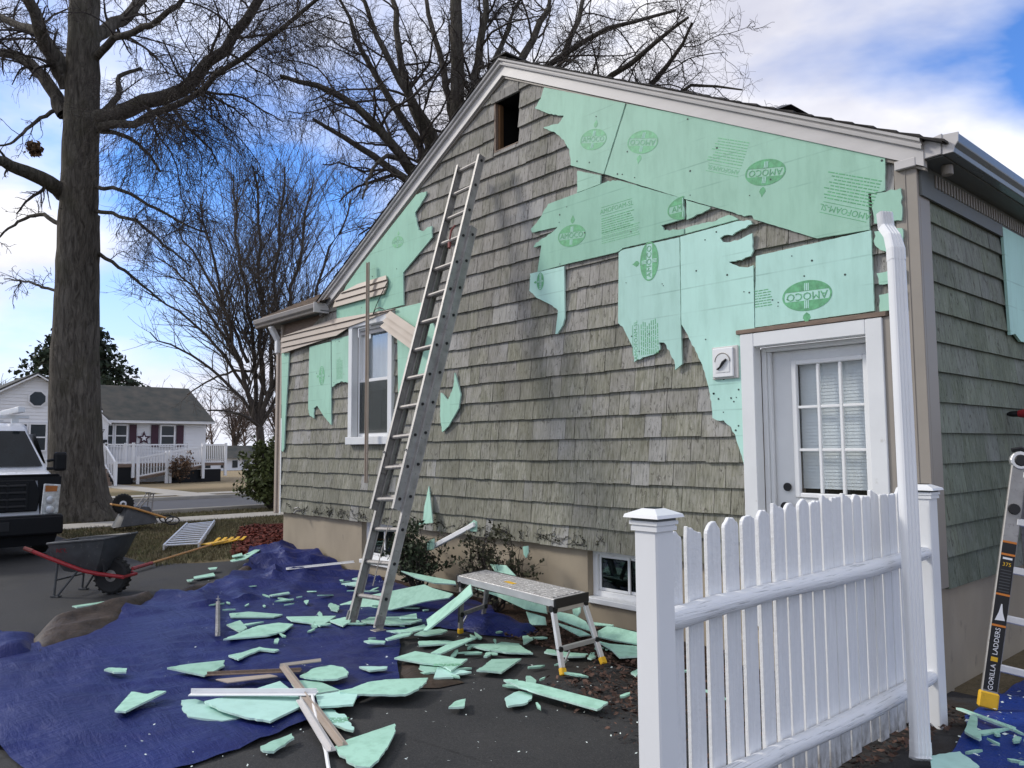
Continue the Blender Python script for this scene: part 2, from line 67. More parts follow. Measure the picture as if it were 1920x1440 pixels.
FOLD3=[(-6.16, -4.37), (-6.04, -4.08), (-5.99, -3.93), (-5.94, -3.84), (-5.15, -3.99), (-5.1, -4.08), (-5.11, -4.22), (-5.27, -4.48)]
MULCH=[(-9.38, -0.72), (-13.73, 1.21), (-14.3, 1.74), (-14.11, 2.25), (-13.34, 2.36), (-8.56, -0.05)]
OAK={'trunk': [[(-18.12, -0.63, -0.03, 0.645), (-18.11, -0.69, 0.55, 0.598), (-18.08, -0.76, 1.4, 0.552), (-17.98, -0.88, 3.34, 0.506), (-17.83, -0.93, 5.16, 0.46), (-17.68, -0.99, 6.98, 0.414)], [(-17.68, -0.99, 6.98, 0.401), (-17.53, -1.04, 8.79, 0.377), (-17.43, -1.07, 10.01, 0.353), (-17.34, -1.11, 11.1, 0.328), (-17.22, -1.15, 12.55, 0.304), (-17.03, -1.22, 14.86, 0.28)]], 'limbs': [[(-17.28, -0.8, 9.13, 0.195), (-16.77, -0.44, 9.24, 0.18), (-16.19, 0.01, 9.33, 0.165), (-15.57, 0.49, 9.52, 0.15), (-15.15, 0.74, 9.81, 0.136), (-14.81, 0.9, 10.16, 0.122), (-14.3, 1.22, 10.68, 0.108), (-13.79, 1.52, 11.3, 0.094), (-13.32, 1.78, 11.91, 0.08)], [(-17.28, -0.78, 8.94, 0.097), (-16.45, -0.35, 8.94, 0.089), (-15.71, -0.01, 8.87, 0.081), (-15.05, 0.22, 8.9, 0.073), (-14.39, 0.43, 9.05, 0.065), (-13.82, 0.54, 9.21, 0.058), (-12.96, 0.96, 9.59, 0.05), (-12.19, 1.27, 10.0, 0.044), (-11.37, 1.65, 10.28, 0.037), (-10.72, 1.86, 10.39, 0.03)], [(-17.76, -1.35, 9.22, 0.158), (-18.11, -1.57, 9.91, 0.146), (-18.44, -1.74, 10.35, 0.134), (-18.85, -2.0, 10.75, 0.122), (-19.24, -2.21, 10.93, 0.109), (-19.6, -2.37, 11.04, 0.097), (-20.3, -2.92, 11.2, 0.083)], [(-17.66, -1.31, 9.83, 0.182), (-17.51, -1.66, 10.35, 0.165), (-17.28, -1.87, 10.55, 0.148), (-17.03, -2.08, 10.86, 0.132), (-16.78, -2.29, 11.15, 0.116), (-16.52, -2.5, 11.54, 0.1)], [(-17.23, -0.96, 10.91, 0.158), (-17.52, -0.59, 11.36, 0.144), (-17.72, -0.14, 12.0, 0.128), (-17.96, 0.27, 12.67, 0.112), (-18.11, 0.74, 13.62, 0.095)], [(-17.21, -0.89, 10.49, 0.091), (-16.7, -0.83, 10.62, 0.083), (-16.06, -0.63, 10.68, 0.074), (-15.32, -0.3, 10.67, 0.066), (-14.73, -0.16, 10.77, 0.058), (-14.12, 0.01, 10.86, 0.051), (-13.51, 0.16, 11.1, 0.043)], [(-17.88, -1.26, 7.4, 0.195), (-17.58, -1.54, 7.51, 0.171), (-17.43, -1.99, 7.58, 0.149), (-17.27, -2.41, 7.64, 0.127), (-16.95, -2.66, 7.63, 0.106), (-16.91, -3.22, 7.68, 0.087)], [(-17.67, -1.34, 10.01, 0.134), (-18.33, -1.63, 11.19, 0.122), (-19.02, -1.84, 11.53, 0.109), (-19.71, -2.06, 12.0, 0.096), (-20.42, -2.3, 12.35, 0.082), (-21.31, -2.75, 12.85, 0.068)], [(-17.2, -0.72, 9.22, 0.085), (-17.18, -0.45, 9.61, 0.075), (-17.27, -0.29, 9.96, 0.065), (-17.57, -0.37, 10.35, 0.054), (-17.52, -0.04, 10.59, 0.043), (-17.55, 0.21, 10.75, 0.032)], [(-17.88, -1.49, 9.34, 0.049), (-17.9, -1.85, 9.0, 0.04), (-17.87, -2.15, 8.54, 0.033), (-17.76, -2.36, 8.27, 0.025), (-17.78, -2.74, 8.12, 0.017)], [(-17.28, -0.77, 8.85, 0.061), (-17.07, -0.34, 8.84, 0.052), (-16.93, 0.03, 8.64, 0.043), (-16.87, 0.31, 8.38, 0.034), (-16.9, 0.51, 8.05, 0.025)], [(-17.4, -0.75, 7.58, 0.049), (-16.85, -0.42, 7.51, 0.042), (-16.26, -0.02, 7.08, 0.036), (-15.68, 0.38, 6.72, 0.029), (-15.26, 0.58, 6.49, 0.023), (-14.76, 0.86, 6.2, 0.017)], [(-17.43, -0.72, 7.03, 0.049), (-16.93, -0.44, 6.91, 0.042), (-16.37, -0.08, 6.61, 0.036), (-15.87, 0.23, 6.2, 0.029), (-15.46, 0.44, 5.8, 0.023), (-15.04, 0.64, 5.51, 0.017)], [(-17.51, -0.69, 6.13, 0.049), (-17.52, -0.3, 5.94, 0.042), (-17.48, 0.16, 5.62, 0.034), (-17.51, 0.53, 5.36, 0.027), (-17.53, 0.91, 5.09, 0.019)], [(-17.99, -1.3, 6.74, 0.055), (-18.51, -1.55, 7.06, 0.046), (-19.05, -1.78, 7.07, 0.038), (-19.6, -2.0, 6.9, 0.029), (-20.17, -2.22, 6.65, 0.019)], [(-18.14, -1.29, 5.22, 0.036), (-18.8, -1.54, 5.42, 0.029), (-19.42, -1.76, 5.61, 0.021), (-20.06, -1.99, 5.69, 0.013)]], 'droop': True}
MAPLE={'trunk': [[(-29.74, 8.98, -0.25, 0.197), (-29.68, 8.88, 1.2, 0.177), (-29.64, 8.76, 2.53, 0.156)]], 'limbs': [[(-29.64, 8.76, 2.53, 0.106), (-29.55, 8.19, 3.84, 0.093), (-29.35, 7.79, 4.91, 0.08), (-29.22, 7.2, 6.82, 0.067), (-29.14, 6.59, 8.48, 0.054), (-28.91, 6.14, 10.09, 0.042), (-28.71, 5.72, 11.26, 0.029)], [(-29.64, 8.76, 2.53, 0.099), (-29.81, 8.59, 4.32, 0.088), (-29.95, 8.48, 6.13, 0.077), (-30.14, 8.23, 8.42, 0.066), (-30.4, 7.95, 10.49, 0.055), (-30.53, 7.85, 12.13, 0.044), (-30.65, 7.82, 13.33, 0.032)], [(-29.64, 8.76, 2.53, 0.106), (-29.45, 8.76, 4.31, 0.094), (-29.33, 8.61, 6.53, 0.081), (-29.22, 8.47, 8.75, 0.069), (-29.13, 8.32, 10.76, 0.056), (-29.09, 8.15, 12.53, 0.044), (-29.06, 8.08, 13.42, 0.031)], [(-29.64, 8.76, 2.53, 0.099), (-29.09, 8.9, 4.29, 0.087), (-28.69, 8.83, 6.48, 0.075), (-28.28, 8.79, 8.64, 0.064), (-27.92, 8.7, 10.56, 0.053), (-27.58, 8.62, 12.25, 0.041), (-27.33, 8.56, 13.06, 0.03)], [(-29.64, 8.76, 2.53, 0.099), (-29.43, 9.3, 4.11, 0.088), (-29.31, 9.68, 6.17, 0.078), (-29.24, 9.98, 8.5, 0.067), (-29.18, 10.29, 10.65, 0.056), (-29.15, 10.62, 12.37, 0.045), (-29.21, 10.89, 13.65, 0.033)], [(-29.64, 8.76, 2.53, 0.091), (-29.14, 9.4, 3.87, 0.081), (-28.64, 9.96, 5.9, 0.072), (-28.21, 10.45, 7.95, 0.062), (-27.79, 10.95, 9.79, 0.052), (-27.45, 11.38, 11.42, 0.042), (-27.31, 11.67, 12.38, 0.032)], [(-29.64, 8.76, 2.53, 0.076), (-29.84, 7.74, 4.06, 0.065), (-29.98, 6.89, 4.91, 0.054), (-30.25, 5.9, 5.51, 0.043), (-30.38, 5.11, 5.89, 0.032), (-30.37, 4.49, 6.16, 0.022)], [(-29.71, 8.57, 3.42, 0.076), (-30.11, 7.6, 5.18, 0.065), (-30.57, 6.64, 6.49, 0.054), (-31.04, 5.71, 7.34, 0.044), (-31.39, 4.97, 7.74, 0.033), (-31.45, 4.56, 8.03, 0.023)], [(-29.77, 8.39, 4.31, 0.076), (-30.63, 7.56, 6.36, 0.063), (-31.52, 6.72, 8.2, 0.05), (-32.38, 5.99, 9.4, 0.037), (-33.14, 5.46, 9.92, 0.024)], [(-29.79, 8.26, 5.2, 0.076), (-30.56, 7.5, 7.48, 0.063), (-31.29, 6.84, 9.33, 0.05), (-32.0, 6.28, 10.53, 0.037), (-32.59, 5.9, 11.29, 0.024)], [(-29.36, 8.91, 3.86, 0.068), (-29.82, 8.63, 5.0, 0.057), (-30.98, 7.73, 4.81, 0.047), (-31.86, 7.17, 4.39, 0.035), (-32.6, 6.78, 3.95, 0.024)], [(-29.12, 9.15, 4.08, 0.083), (-28.85, 9.72, 4.99, 0.071), (-28.15, 10.68, 6.59, 0.058), (-27.52, 11.59, 7.98, 0.045), (-27.04, 12.33, 9.4, 0.032)], [(-29.64, 8.76, 2.53, 0.083), (-29.04, 7.87, 2.94, 0.064), (-28.47, 6.98, 3.11, 0.046), (-28.03, 5.98, 3.06, 0.028)]], 'droop': False}
BACKOAK={'trunk': [[(-14.83, 7.47, 0.74, 0.326), (-14.53, 7.29, 4.98, 0.298), (-14.34, 7.19, 7.53, 0.27), (-14.15, 7.13, 9.79, 0.241)], [(-14.15, 7.13, 9.79, 0.199), (-14.02, 7.09, 11.34, 0.181), (-13.96, 7.0, 12.62, 0.163), (-13.87, 6.92, 14.03, 0.145), (-13.74, 6.87, 15.73, 0.128)]], 'limbs': [[(-14.2, 7.19, 8.8, 0.142), (-13.76, 7.46, 10.63, 0.128), (-13.65, 7.46, 11.62, 0.114), (-13.49, 7.52, 12.61, 0.099), (-13.37, 7.55, 13.46, 0.085), (-13.23, 7.59, 14.45, 0.071)], [(-14.26, 7.13, 8.8, 0.128), (-14.39, 6.6, 9.87, 0.114), (-14.57, 6.05, 10.64, 0.1), (-14.71, 5.56, 11.4, 0.087), (-14.76, 5.18, 12.01, 0.073), (-14.8, 4.8, 12.6, 0.06), (-14.76, 4.54, 13.19, 0.047)], [(-14.36, 7.17, 7.53, 0.156), (-14.67, 7.08, 8.9, 0.144), (-15.12, 6.87, 10.02, 0.131), (-15.59, 6.66, 11.02, 0.118), (-15.93, 6.57, 12.18, 0.105), (-16.14, 6.63, 13.23, 0.091), (-16.4, 6.65, 14.3, 0.077), (-16.63, 6.71, 15.23, 0.062)], [(-14.44, 7.19, 6.68, 0.17), (-14.55, 6.47, 8.44, 0.153), (-14.69, 5.89, 8.91, 0.137), (-14.8, 5.3, 9.58, 0.121), (-14.83, 4.84, 10.02, 0.105), (-14.94, 4.29, 10.38, 0.089), (-15.06, 3.76, 10.54, 0.074), (-15.27, 3.16, 10.56, 0.059), (-15.38, 2.66, 10.57, 0.045)], [(-14.41, 7.17, 7.1, 0.128), (-14.71, 6.58, 9.23, 0.116), (-15.01, 6.13, 10.08, 0.103), (-15.26, 5.75, 10.93, 0.091), (-15.5, 5.4, 11.64, 0.079), (-15.74, 5.06, 12.21, 0.067), (-15.89, 4.81, 12.92, 0.055), (-15.94, 4.68, 13.49, 0.043)], [(-14.47, 7.22, 6.11, 0.142), (-14.59, 6.32, 8.27, 0.123), (-14.61, 5.76, 8.58, 0.105), (-14.8, 4.99, 9.01, 0.088), (-14.85, 4.4, 9.28, 0.071), (-14.9, 3.84, 9.29, 0.054), (-14.85, 3.38, 9.48, 0.039)], [(-14.15, 7.13, 9.79, 0.106), (-14.37, 7.03, 11.01, 0.095), (-14.56, 6.99, 12.11, 0.082), (-14.85, 6.85, 13.08, 0.07), (-15.06, 6.82, 13.92, 0.057), (-15.28, 6.79, 14.63, 0.045)], [(-14.23, 7.25, 8.09, 0.142), (-13.44, 8.32, 11.52, 0.127), (-13.34, 8.93, 12.36, 0.112), (-13.37, 9.38, 13.31, 0.096), (-13.4, 9.84, 14.2, 0.079), (-13.37, 10.36, 15.2, 0.062)], [(-14.25, 7.26, 7.81, 0.114), (-12.96, 8.65, 10.71, 0.102), (-12.45, 9.38, 11.87, 0.09), (-12.29, 9.75, 12.77, 0.077), (-12.23, 10.02, 13.6, 0.065), (-12.16, 10.29, 14.45, 0.052)], [(-14.16, 7.32, 8.09, 0.099), (-12.45, 8.57, 11.53, 0.088), (-11.93, 8.85, 11.87, 0.077), (-11.33, 9.23, 12.19, 0.066), (-10.66, 9.72, 12.38, 0.055), (-9.99, 10.19, 12.55, 0.044), (-9.38, 10.6, 12.73, 0.034)], [(-14.2, 7.35, 7.52, 0.099), (-11.5, 9.38, 10.72, 0.085), (-10.45, 9.87, 11.35, 0.071), (-9.81, 9.94, 11.69, 0.058), (-9.21, 10.01, 11.74, 0.045), (-8.61, 10.05, 11.91, 0.032)], [(-14.17, 7.41, 7.24, 0.092), (-11.09, 9.96, 10.47, 0.08), (-10.02, 10.61, 10.86, 0.069), (-9.59, 10.54, 11.25, 0.057), (-9.21, 10.44, 11.48, 0.047), (-8.87, 10.29, 11.7, 0.036), (-8.62, 10.06, 11.78, 0.026)], [(-14.19, 7.43, 6.96, 0.071), (-10.59, 10.44, 10.29, 0.06), (-9.67, 10.81, 10.73, 0.049), (-9.08, 10.89, 10.61, 0.039), (-8.51, 10.95, 10.36, 0.029), (-8.0, 10.95, 10.11, 0.019)], [(-13.76, 7.46, 10.63, 0.085), (-13.48, 7.98, 12.03, 0.074), (-13.43, 8.32, 12.87, 0.062), (-13.42, 8.61, 13.59, 0.05), (-13.3, 9.01, 14.46, 0.037)], [(-15.09, 6.16, 9.09, 0.071), (-14.65, 5.53, 9.1, 0.058), (-14.3, 4.84, 8.69, 0.046), (-13.87, 4.27, 8.04, 0.035), (-13.34, 3.82, 7.3, 0.024)]], 'droop': False, 'twisty': True}
# ------------------------------------------------------------------ helpers
OFF = {}
def tag(o, label=None, cat=None, group=None, kind=None):
    if label: o['label'] = label
    if cat: o['category'] = cat
    if group: o['group'] = group
    if kind: o['kind'] = kind
    return o
def root(name, loc, label=None, cat=None, group=None, rz=None):
    o = bpy.data.objects.new(name, None); o.empty_display_size = .1; COL.objects.link(o)
    o.location = loc
    OFF[o.name] = Vector((0, 0, 0)) if rz is not None else Vector(loc)
    if rz is not None: o.rotation_euler = (0, 0, rz)
    return tag(o, label, cat, group)
class MB:
    def __init__(s): s.v = []; s.f = []; s.m = []
    def add(s, vs, fs, m=0):
        b = len(s.v); s.v += [tuple(x) for x in vs]; s.f += [tuple(b+i for i in f) for f in fs]; s.m += [m]*len(fs); return s
    def box(s, x0, y0, z0, x1, y1, z1, m=0):
        x0, x1 = min(x0, x1), max(x0, x1); y0, y1 = min(y0, y1), max(y0, y1); z0, z1 = min(z0, z1), max(z0, z1)
        return s.add([(x0,y0,z0),(x1,y0,z0),(x1,y1,z0),(x0,y1,z0),(x0,y0,z1),(x1,y0,z1),(x1,y1,z1),(x0,y1,z1)],
                     [(3,2,1,0),(4,5,6,7),(0,1,5,4),(1,2,6,5),(2,3,7,6),(3,0,4,7)], m)
    def beam(s, a, b, w, h, up=(0,0,1), m=0, w2=None, h2=None):
        a = Vector(a); b = Vector(b); d = (b-a).normalized(); up = Vector(up)
        if abs(d.dot(up)) > .98: up = Vector((0,1,0))
        x = d.cross(up).normalized(); z = x.cross(d)
        vs = []
        for p, ww, hh in ((a, w, h), (b, w2 or w, h2 or h)):
            for i, j in ((-1,-1),(1,-1),(1,1),(-1,1)): vs.append(p+x*i*ww/2+z*j*hh/2)
        return s.add(vs, [(3,2,1,0),(4,5,6,7),(0,1,5,4),(1,2,6,5),(2,3,7,6),(3,0,4,7)], m)
    def tube(s, pts, rad, n=8, m=0, cap=True):
        pts = [Vector(p) for p in pts]
        if not hasattr(rad, '__len__'): rad = [rad]*len(pts)
        b = len(s.v); prev = None
        for i, p in enumerate(pts):
            t = (pts[min(i+1, len(pts)-1)]-pts[max(i-1, 0)]).normalized()
            if prev is None: x = t.orthogonal().normalized()
            else: x = (prev-t*prev.dot(t)).normalized()
            prev = x; y = t.cross(x)
            for k in range(n):
                a = 2*math.pi*k/n; s.v.append(tuple(p+(x*math.cos(a)+y*math.sin(a))*rad[i]))
        for i in range(len(pts)-1):
            for k in range(n):
                s.f.append((b+i*n+k, b+i*n+(k+1)%n, b+(i+1)*n+(k+1)%n, b+(i+1)*n+k)); s.m.append(m)
        if cap:
            s.f.append(tuple(b+k for k in reversed(range(n)))); s.f.append(tuple(b+(len(pts)-1)*n+k for k in range(n))); s.m += [m, m]
        return s
    def prism(s, poly, vec, m=0, ms=None):
        """poly: list of 3D points (any winding); extruded by vec"""
        n = len(poly); v = Vector(vec); P = [Vector(p) for p in poly]
        nn = Vector((0,0,0))
        for i in range(n): nn += P[i].cross(P[(i+1)%n])
        if nn.dot(v) > 0: P.reverse()
        s.add(P+[p+v for p in P], [tuple(range(n)), tuple(reversed(range(n, 2*n)))]+[((i+1)%n, i, n+i, n+(i+1)%n) for i in range(n)], m)
        if ms is not None: s.m[-n:] = [ms]*n
        return s
    def lathe(s, prof, c, axis='z', n=16, m=0):
        c = Vector(c); b = len(s.v)
        for r, h in prof:
            for k in range(n):
                a = 2*math.pi*k/n; p = (r*math.cos(a), r*math.sin(a), h)
                if axis == 'x': p = (p[2], p[0], p[1])
                elif axis == 'y': p = (p[0], p[2], p[1])
                s.v.append(tuple(c+Vector(p)))
        for i in range(len(prof)-1):
            for k in range(n): s.f.append((b+i*n+k, b+i*n+(k+1)%n, b+(i+1)*n+(k+1)%n, b+(i+1)*n+k)); s.m.append(m)
        s.f.append(tuple(b+k for k in range(n))); s.f.append(tuple(b+(len(prof)-1)*n+k for k in range(n))); s.m += [m, m]
        return s
    def build(s, name, mats, parent=None, bev=0, smooth=False, seg=1, label=None, tri=False):
        me = bpy.data.meshes.new(name)
        off = OFF.get(parent.name, Vector((0,0,0))) if parent else Vector((0,0,0))
        me.from_pydata([(x-off.x, y-off.y, z-off.z) for x, y, z in s.v], [], s.f)
        if not isinstance(mats, (list, tuple)): mats = [mats]
        for m in mats: me.materials.append(MAT[m])
        if len(mats) > 1: me.polygons.foreach_set('material_index', s.m)
        bm = bmesh.new(); bm.from_mesh(me)
        bmesh.ops.recalc_face_normals(bm, faces=bm.faces)
        if bev:
            es = [e for e in bm.edges if len(e.link_faces) == 2 and e.calc_face_angle(0) > .5]
            bmesh.ops.bevel(bm, geom=es, offset=bev, segments=seg, profile=.5, affect='EDGES', clamp_overlap=True)
        if tri: bmesh.ops.triangulate(bm, faces=[f for f in bm.faces if len(f.verts) > 4])
        bm.to_mesh(me); bm.free()
        if smooth:
            me.shade_smooth()
            try: me.set_sharp_from_angle(angle=R(40))
            except Exception: pass
        o = bpy.data.objects.new(name, me); COL.objects.link(o)
        if parent:
            o.parent = parent; OFF[o.name] = off
        if label: o['label'] = label
        return o
def fast_mesh(name, V, Q, mats, parent=None, smooth=False):
    """V (n,3) array, Q (m,k) int array of equal-sized faces"""
    off = OFF.get(parent.name, Vector((0,0,0))) if parent else Vector((0,0,0))
    V = np.asarray(V, np.float32)-np.array(off, np.float32); Q = np.asarray(Q, np.int32)
    me = bpy.data.meshes.new(name); k = Q.shape[1]
    me.vertices.add(len(V)); me.vertices.foreach_set('co', V.ravel())
    me.loops.add(Q.size); me.loops.foreach_set('vertex_index', Q.ravel())
    me.polygons.add(len(Q)); me.polygons.foreach_set('loop_start', np.arange(0, Q.size, k, dtype=np.int32))
    try: me.polygons.foreach_set('loop_total', np.full(len(Q), k, np.int32))
    except Exception: pass
    me.materials.append(MAT[mats]); me.update(calc_edges=True)
    if smooth: me.shade_smooth()
    o = bpy.data.objects.new(name, me); COL.objects.link(o)
    if parent: o.parent = parent; OFF[o.name] = off
    return o
def inside(p, poly):
    x, y = p; c = False; n = len(poly)
    for i in range(n):
        x1, y1 = poly[i]; x2, y2 = poly[(i+1)%n]
        if (y1 > y) != (y2 > y) and x < (x2-x1)*(y-y1)/(y2-y1)+x1: c = not c
    return c
def edge_dist(p, poly):
    P = Vector(p); best = 9
    n = len(poly)
    for i in range(n):
        a = Vector(poly[i]); b = Vector(poly[(i+1)%n]); ab = b-a
        t = max(0, min(1, (P-a).dot(ab)/max(ab.length_squared, 1e-9))); best = min(best, (P-a-ab*t).length)
    return best
def text_mesh(txt, size):
    """flat lettering as (verts2d, faces), centred"""
    c = bpy.data.curves.new('lettering', 'FONT'); c.body = txt; c.size = size; c.align_x = 'CENTER'; c.align_y = 'CENTER'; c.resolution_u = 2;
    o = bpy.data.objects.new('lettering', c); COL.objects.link(o)
    dg = bpy.context.evaluated_depsgraph_get(); me = o.evaluated_get(dg).to_mesh()
    v = [(q.co.x, q.co.y) for q in me.vertices]; f = [tuple(p.vertices) for p in me.polygons]
    o.evaluated_get(dg).to_mesh_clear(); bpy.data.objects.remove(o); bpy.data.curves.remove(c)
    return v, f

# ------------------------------------------------------------------ materials
MAT = {}
class NT:
    def __init__(s, name):
        s.m = bpy.data.materials.new(name); s.m.use_nodes = True; MAT[name] = s.m
        s.t = s.m.node_tree; s.b = s.t.nodes['Principled BSDF']
    def n(s, typ, **k):
        x = s.t.nodes.new(typ)
        for a, b in k.items(): setattr(x, a, b)
        return x
    def l(s, a, b): s.t.links.new(a, b)
    def pos(s): return s.n('ShaderNodeNewGeometry').outputs['Position']
    def vmul(s, v, k):
        x = s.n('ShaderNodeVectorMath', operation='MULTIPLY'); s.l(v, x.inputs[0]); x.inputs[1].default_value = k if hasattr(k, '__len__') else (k,)*3; return x.outputs[0]
    def noise(s, v, sc=5, det=4, rough=.55, dist=0):
        x = s.n('ShaderNodeTexNoise'); s.l(v, x.inputs[0]); x.inputs['Scale'].default_value = sc; x.inputs['Detail'].default_value = det; x.inputs['Roughness'].default_value = rough; x.inputs['Distortion'].default_value = dist; return x.outputs[0]
    def ramp(s, v, a, b, lo=0, hi=1):
        x = s.n('ShaderNodeMapRange'); x.clamp = True; s.l(v, x.inputs[0]); x.inputs[1].default_value = a; x.inputs[2].default_value = b; x.inputs[3].default_value = lo; x.inputs[4].default_value = hi; return x.outputs[0]
    def mix(s, f, a, b, mode='MIX'):
        x = s.n('ShaderNodeMix', data_type='RGBA', blend_type=mode)
        for i, q in ((0, f), (6, a), (7, b)):
            if hasattr(q, 'is_output'): s.l(q, x.inputs[i])
            elif i == 0: x.inputs[0].default_value = q
            else: x.inputs[i].default_value = (*q[:3], 1)
        return x.outputs[2]
    def math(s, op, a, b=0):
        x = s.n('ShaderNodeMath', operation=op)
        for i, q in ((0, a), (1, b)):
            if hasattr(q, 'is_output'): s.l(q, x.inputs[i])
            else: x.inputs[i].default_value = q
        return x.outputs[0]
    def rnd(s):
        a = s.n('ShaderNodeObjectInfo').outputs['Random']; b = s.n('ShaderNodeNewGeometry').outputs['Random Per Island']
        return s.math('FRACT', s.math('ADD', s.math('MULTIPLY', a, 7.31), b))
    def bump(s, h, st=.3, d=.01):
        x = s.n('ShaderNodeBump'); s.l(h, x.inputs['Height']); x.inputs['Strength'].default_value = st; x.inputs['Distance'].default_value = d; s.l(x.outputs[0], s.b.inputs['Normal'])
    def fin(s, col, rough=.6, metal=0, spec=.5):
        for k, q in (('Base Color', col), ('Roughness', rough), ('Metallic', metal), ('Specular IOR Level', spec)):
            if hasattr(q, 'is_output'): s.l(q, s.b.inputs[k])
            elif k == 'Base Color': s.b.inputs[k].default_value = (*q[:3], 1)
            else: s.b.inputs[k].default_value = q
def simple(name, col, rough=.6, metal=0, var=.12, sc=6, bump=0, bsc=80, stretch=(1,1,1), spec=.4, col2=None, dirt=None, rv=0, det=4):
    t = NT(name); p = t.vmul(t.pos(), stretch); n1 = t.noise(p, sc, det)
    a = tuple(c*(1-var) for c in col); b = col2 or tuple(min(1, c*(1+var)) for c in col)
    c = t.mix(t.ramp(n1, .3, .7), a, b)
    if dirt:
        c = t.mix(t.ramp(t.noise(p, sc*3.1, 6, .65), dirt[1], dirt[1]+.14), c, dirt[0])
    if rv:
        r = t.ramp(t.rnd(), 0, 1, 1-rv, 1+rv); x = t.n('ShaderNodeVectorMath', operation='SCALE'); t.l(c, x.inputs[0]); t.l(r, x.inputs['Scale']); c = x.outputs[0]
    if bump: t.bump(t.noise(p, bsc, 5, .6), bump, .006)
    t.fin(c, t.ramp(n1, .2, .8, max(.04, rough-.08), min(1, rough+.08)), metal, spec)
    return t
def shake_mat(name, paint, paint2, wood, pale, zlo, zhi, horizontal):
    t = NT(name); P = t.pos(); r = t.rnd()
    off = t.n('ShaderNodeVectorMath', operation='SCALE'); off.inputs[0].default_value = (3.1, 1.7, 5.3); t.l(r, off.inputs['Scale'])
    ad = t.n('ShaderNodeVectorMath', operation='ADD'); t.l(P, ad.inputs[0]); t.l(off.outputs[0], ad.inputs[1]); Q = ad.outputs[0]
    grain = t.noise(t.vmul(Q, (60, 60, 3.5)), 1, 5, .65)
    fine = t.noise(t.vmul(Q, (170, 170, 7)), 1, 3, .6)
    patch = t.noise(t.vmul(Q, (5, 5, 4)), 1, 4, .6)
    z = t.n('ShaderNodeSeparateXYZ'); t.l(P, z.inputs[0])
    hz = t.math('ADD', t.ramp(z.outputs[2], zlo, zhi), t.math('MULTIPLY', t.math('SUBTRACT', patch, .5), 1.6))
    hz = t.math('ADD', hz, t.math('MULTIPLY', t.math('SUBTRACT', r, .5), .75))
    c = t.mix(t.ramp(patch, .35, .65), paint, paint2)
    c = t.mix(t.ramp(hz, .25, 1.0), c, wood)
    c = t.mix(t.ramp(t.math('ADD', r, t.math('MULTIPLY', t.math('SUBTRACT', patch, .5), .35)), .86, .95, 0, .6), c, pale)
    c = t.mix(t.ramp(grain, .45, .66, 0, .5), c, tuple(q*1.45 for q in wood))
    c = t.mix(t.ramp(grain, .46, .30, 0, .58), c, (.06, .056, .045))
    fl = t.noise(t.vmul(Q, (28, 28, 11)), 1, 6, .75, .8)
    c = t.mix(t.ramp(fl, .565, .62, 0, .68), c, (.060, .055, .045))
    fl2 = t.noise(t.vmul(Q, (20, 20, 9)), 1.3, 5, .7, .5)
    c = t.mix(t.ramp(fl2, .6, .66, 0, .4), c, (.36, .35, .32))
    stain = t.noise(t.vmul(P, (1.5, 1.5, .8)), 1, 6, .7, .4); c = t.mix(t.ramp(stain, .46, .66, 0, .55), c, tuple(q*.55 for q in paint)); c = t.mix(t.ramp(stain, .42, .28, 0, .35), c, tuple(min(1, q*1.35) for q in wood))
    br = t.ramp(t.math('FRACT', t.math('MULTIPLY', r, 13.7)), 0, 1, .88, 1.12); x = t.n('ShaderNodeVectorMath', operation='SCALE'); t.l(c, x.inputs[0]); t.l(br, x.inputs['Scale'])
    t.bump(t.math('ADD', grain, t.math('MULTIPLY', fine, .5)), .55, .006)
    t.fin(x.outputs[0], .9, 0, .15)
shake_mat('shake', (.240, .236, .180), (.208, .210, .164), (.302, .290, .268), (.38, .38, .375), .9, 3.6, False)
shake_mat('shake_green', (.185, .210, .152), (.160, .188, .144), (.198, .210, .184), (.24, .255, .235), .5, 4.5, False)
def foam_mat(name, col, ghost=True, rv=.10, dirt=.5):
    t = NT(name); P = t.pos(); n1 = t.noise(P, 1.6, 4); n2 = t.noise(t.vmul(P, (8, 8, 2.2)), 1.3, 5, .6)
    c = t.mix(t.ramp(n1, .3, .7), tuple(q*.93 for q in col), tuple(min(1, q*1.06) for q in col))
    c = t.mix(t.ramp(n2, .47, .70, 0, dirt*.62), c, (col[0]*.60, col[1]*.66, col[2]*.62)); st = t.noise(t.vmul(P, (26, 26, 1.6)), 1, 4, .6); c = t.mix(t.ramp(st, .52, .74, 0, dirt*.4), c, (col[0]*.66, col[1]*.72, col[2]*.68))
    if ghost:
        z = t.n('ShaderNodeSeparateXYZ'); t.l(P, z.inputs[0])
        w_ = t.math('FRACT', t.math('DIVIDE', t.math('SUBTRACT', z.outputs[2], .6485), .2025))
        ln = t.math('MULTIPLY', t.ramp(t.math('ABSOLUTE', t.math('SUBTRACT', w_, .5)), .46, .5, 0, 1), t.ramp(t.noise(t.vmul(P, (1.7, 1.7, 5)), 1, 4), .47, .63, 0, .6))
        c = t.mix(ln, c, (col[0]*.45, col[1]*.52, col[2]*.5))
    sp = t.noise(P, 70, 3, .7); c = t.mix(t.ramp(sp, .70, .74, 0, .5*dirt), c, (.16, .26, .2))
    r = t.ramp(t.rnd(), 0, 1, 1-rv, 1+rv*.4); x = t.n('ShaderNodeVectorMath', operation='SCALE'); t.l(c, x.inputs[0]); t.l(r, x.inputs['Scale'])
    t.bump(t.noise(P, 120, 3), .12, .003)
    t.fin(x.outputs[0], .62, 0, .3)
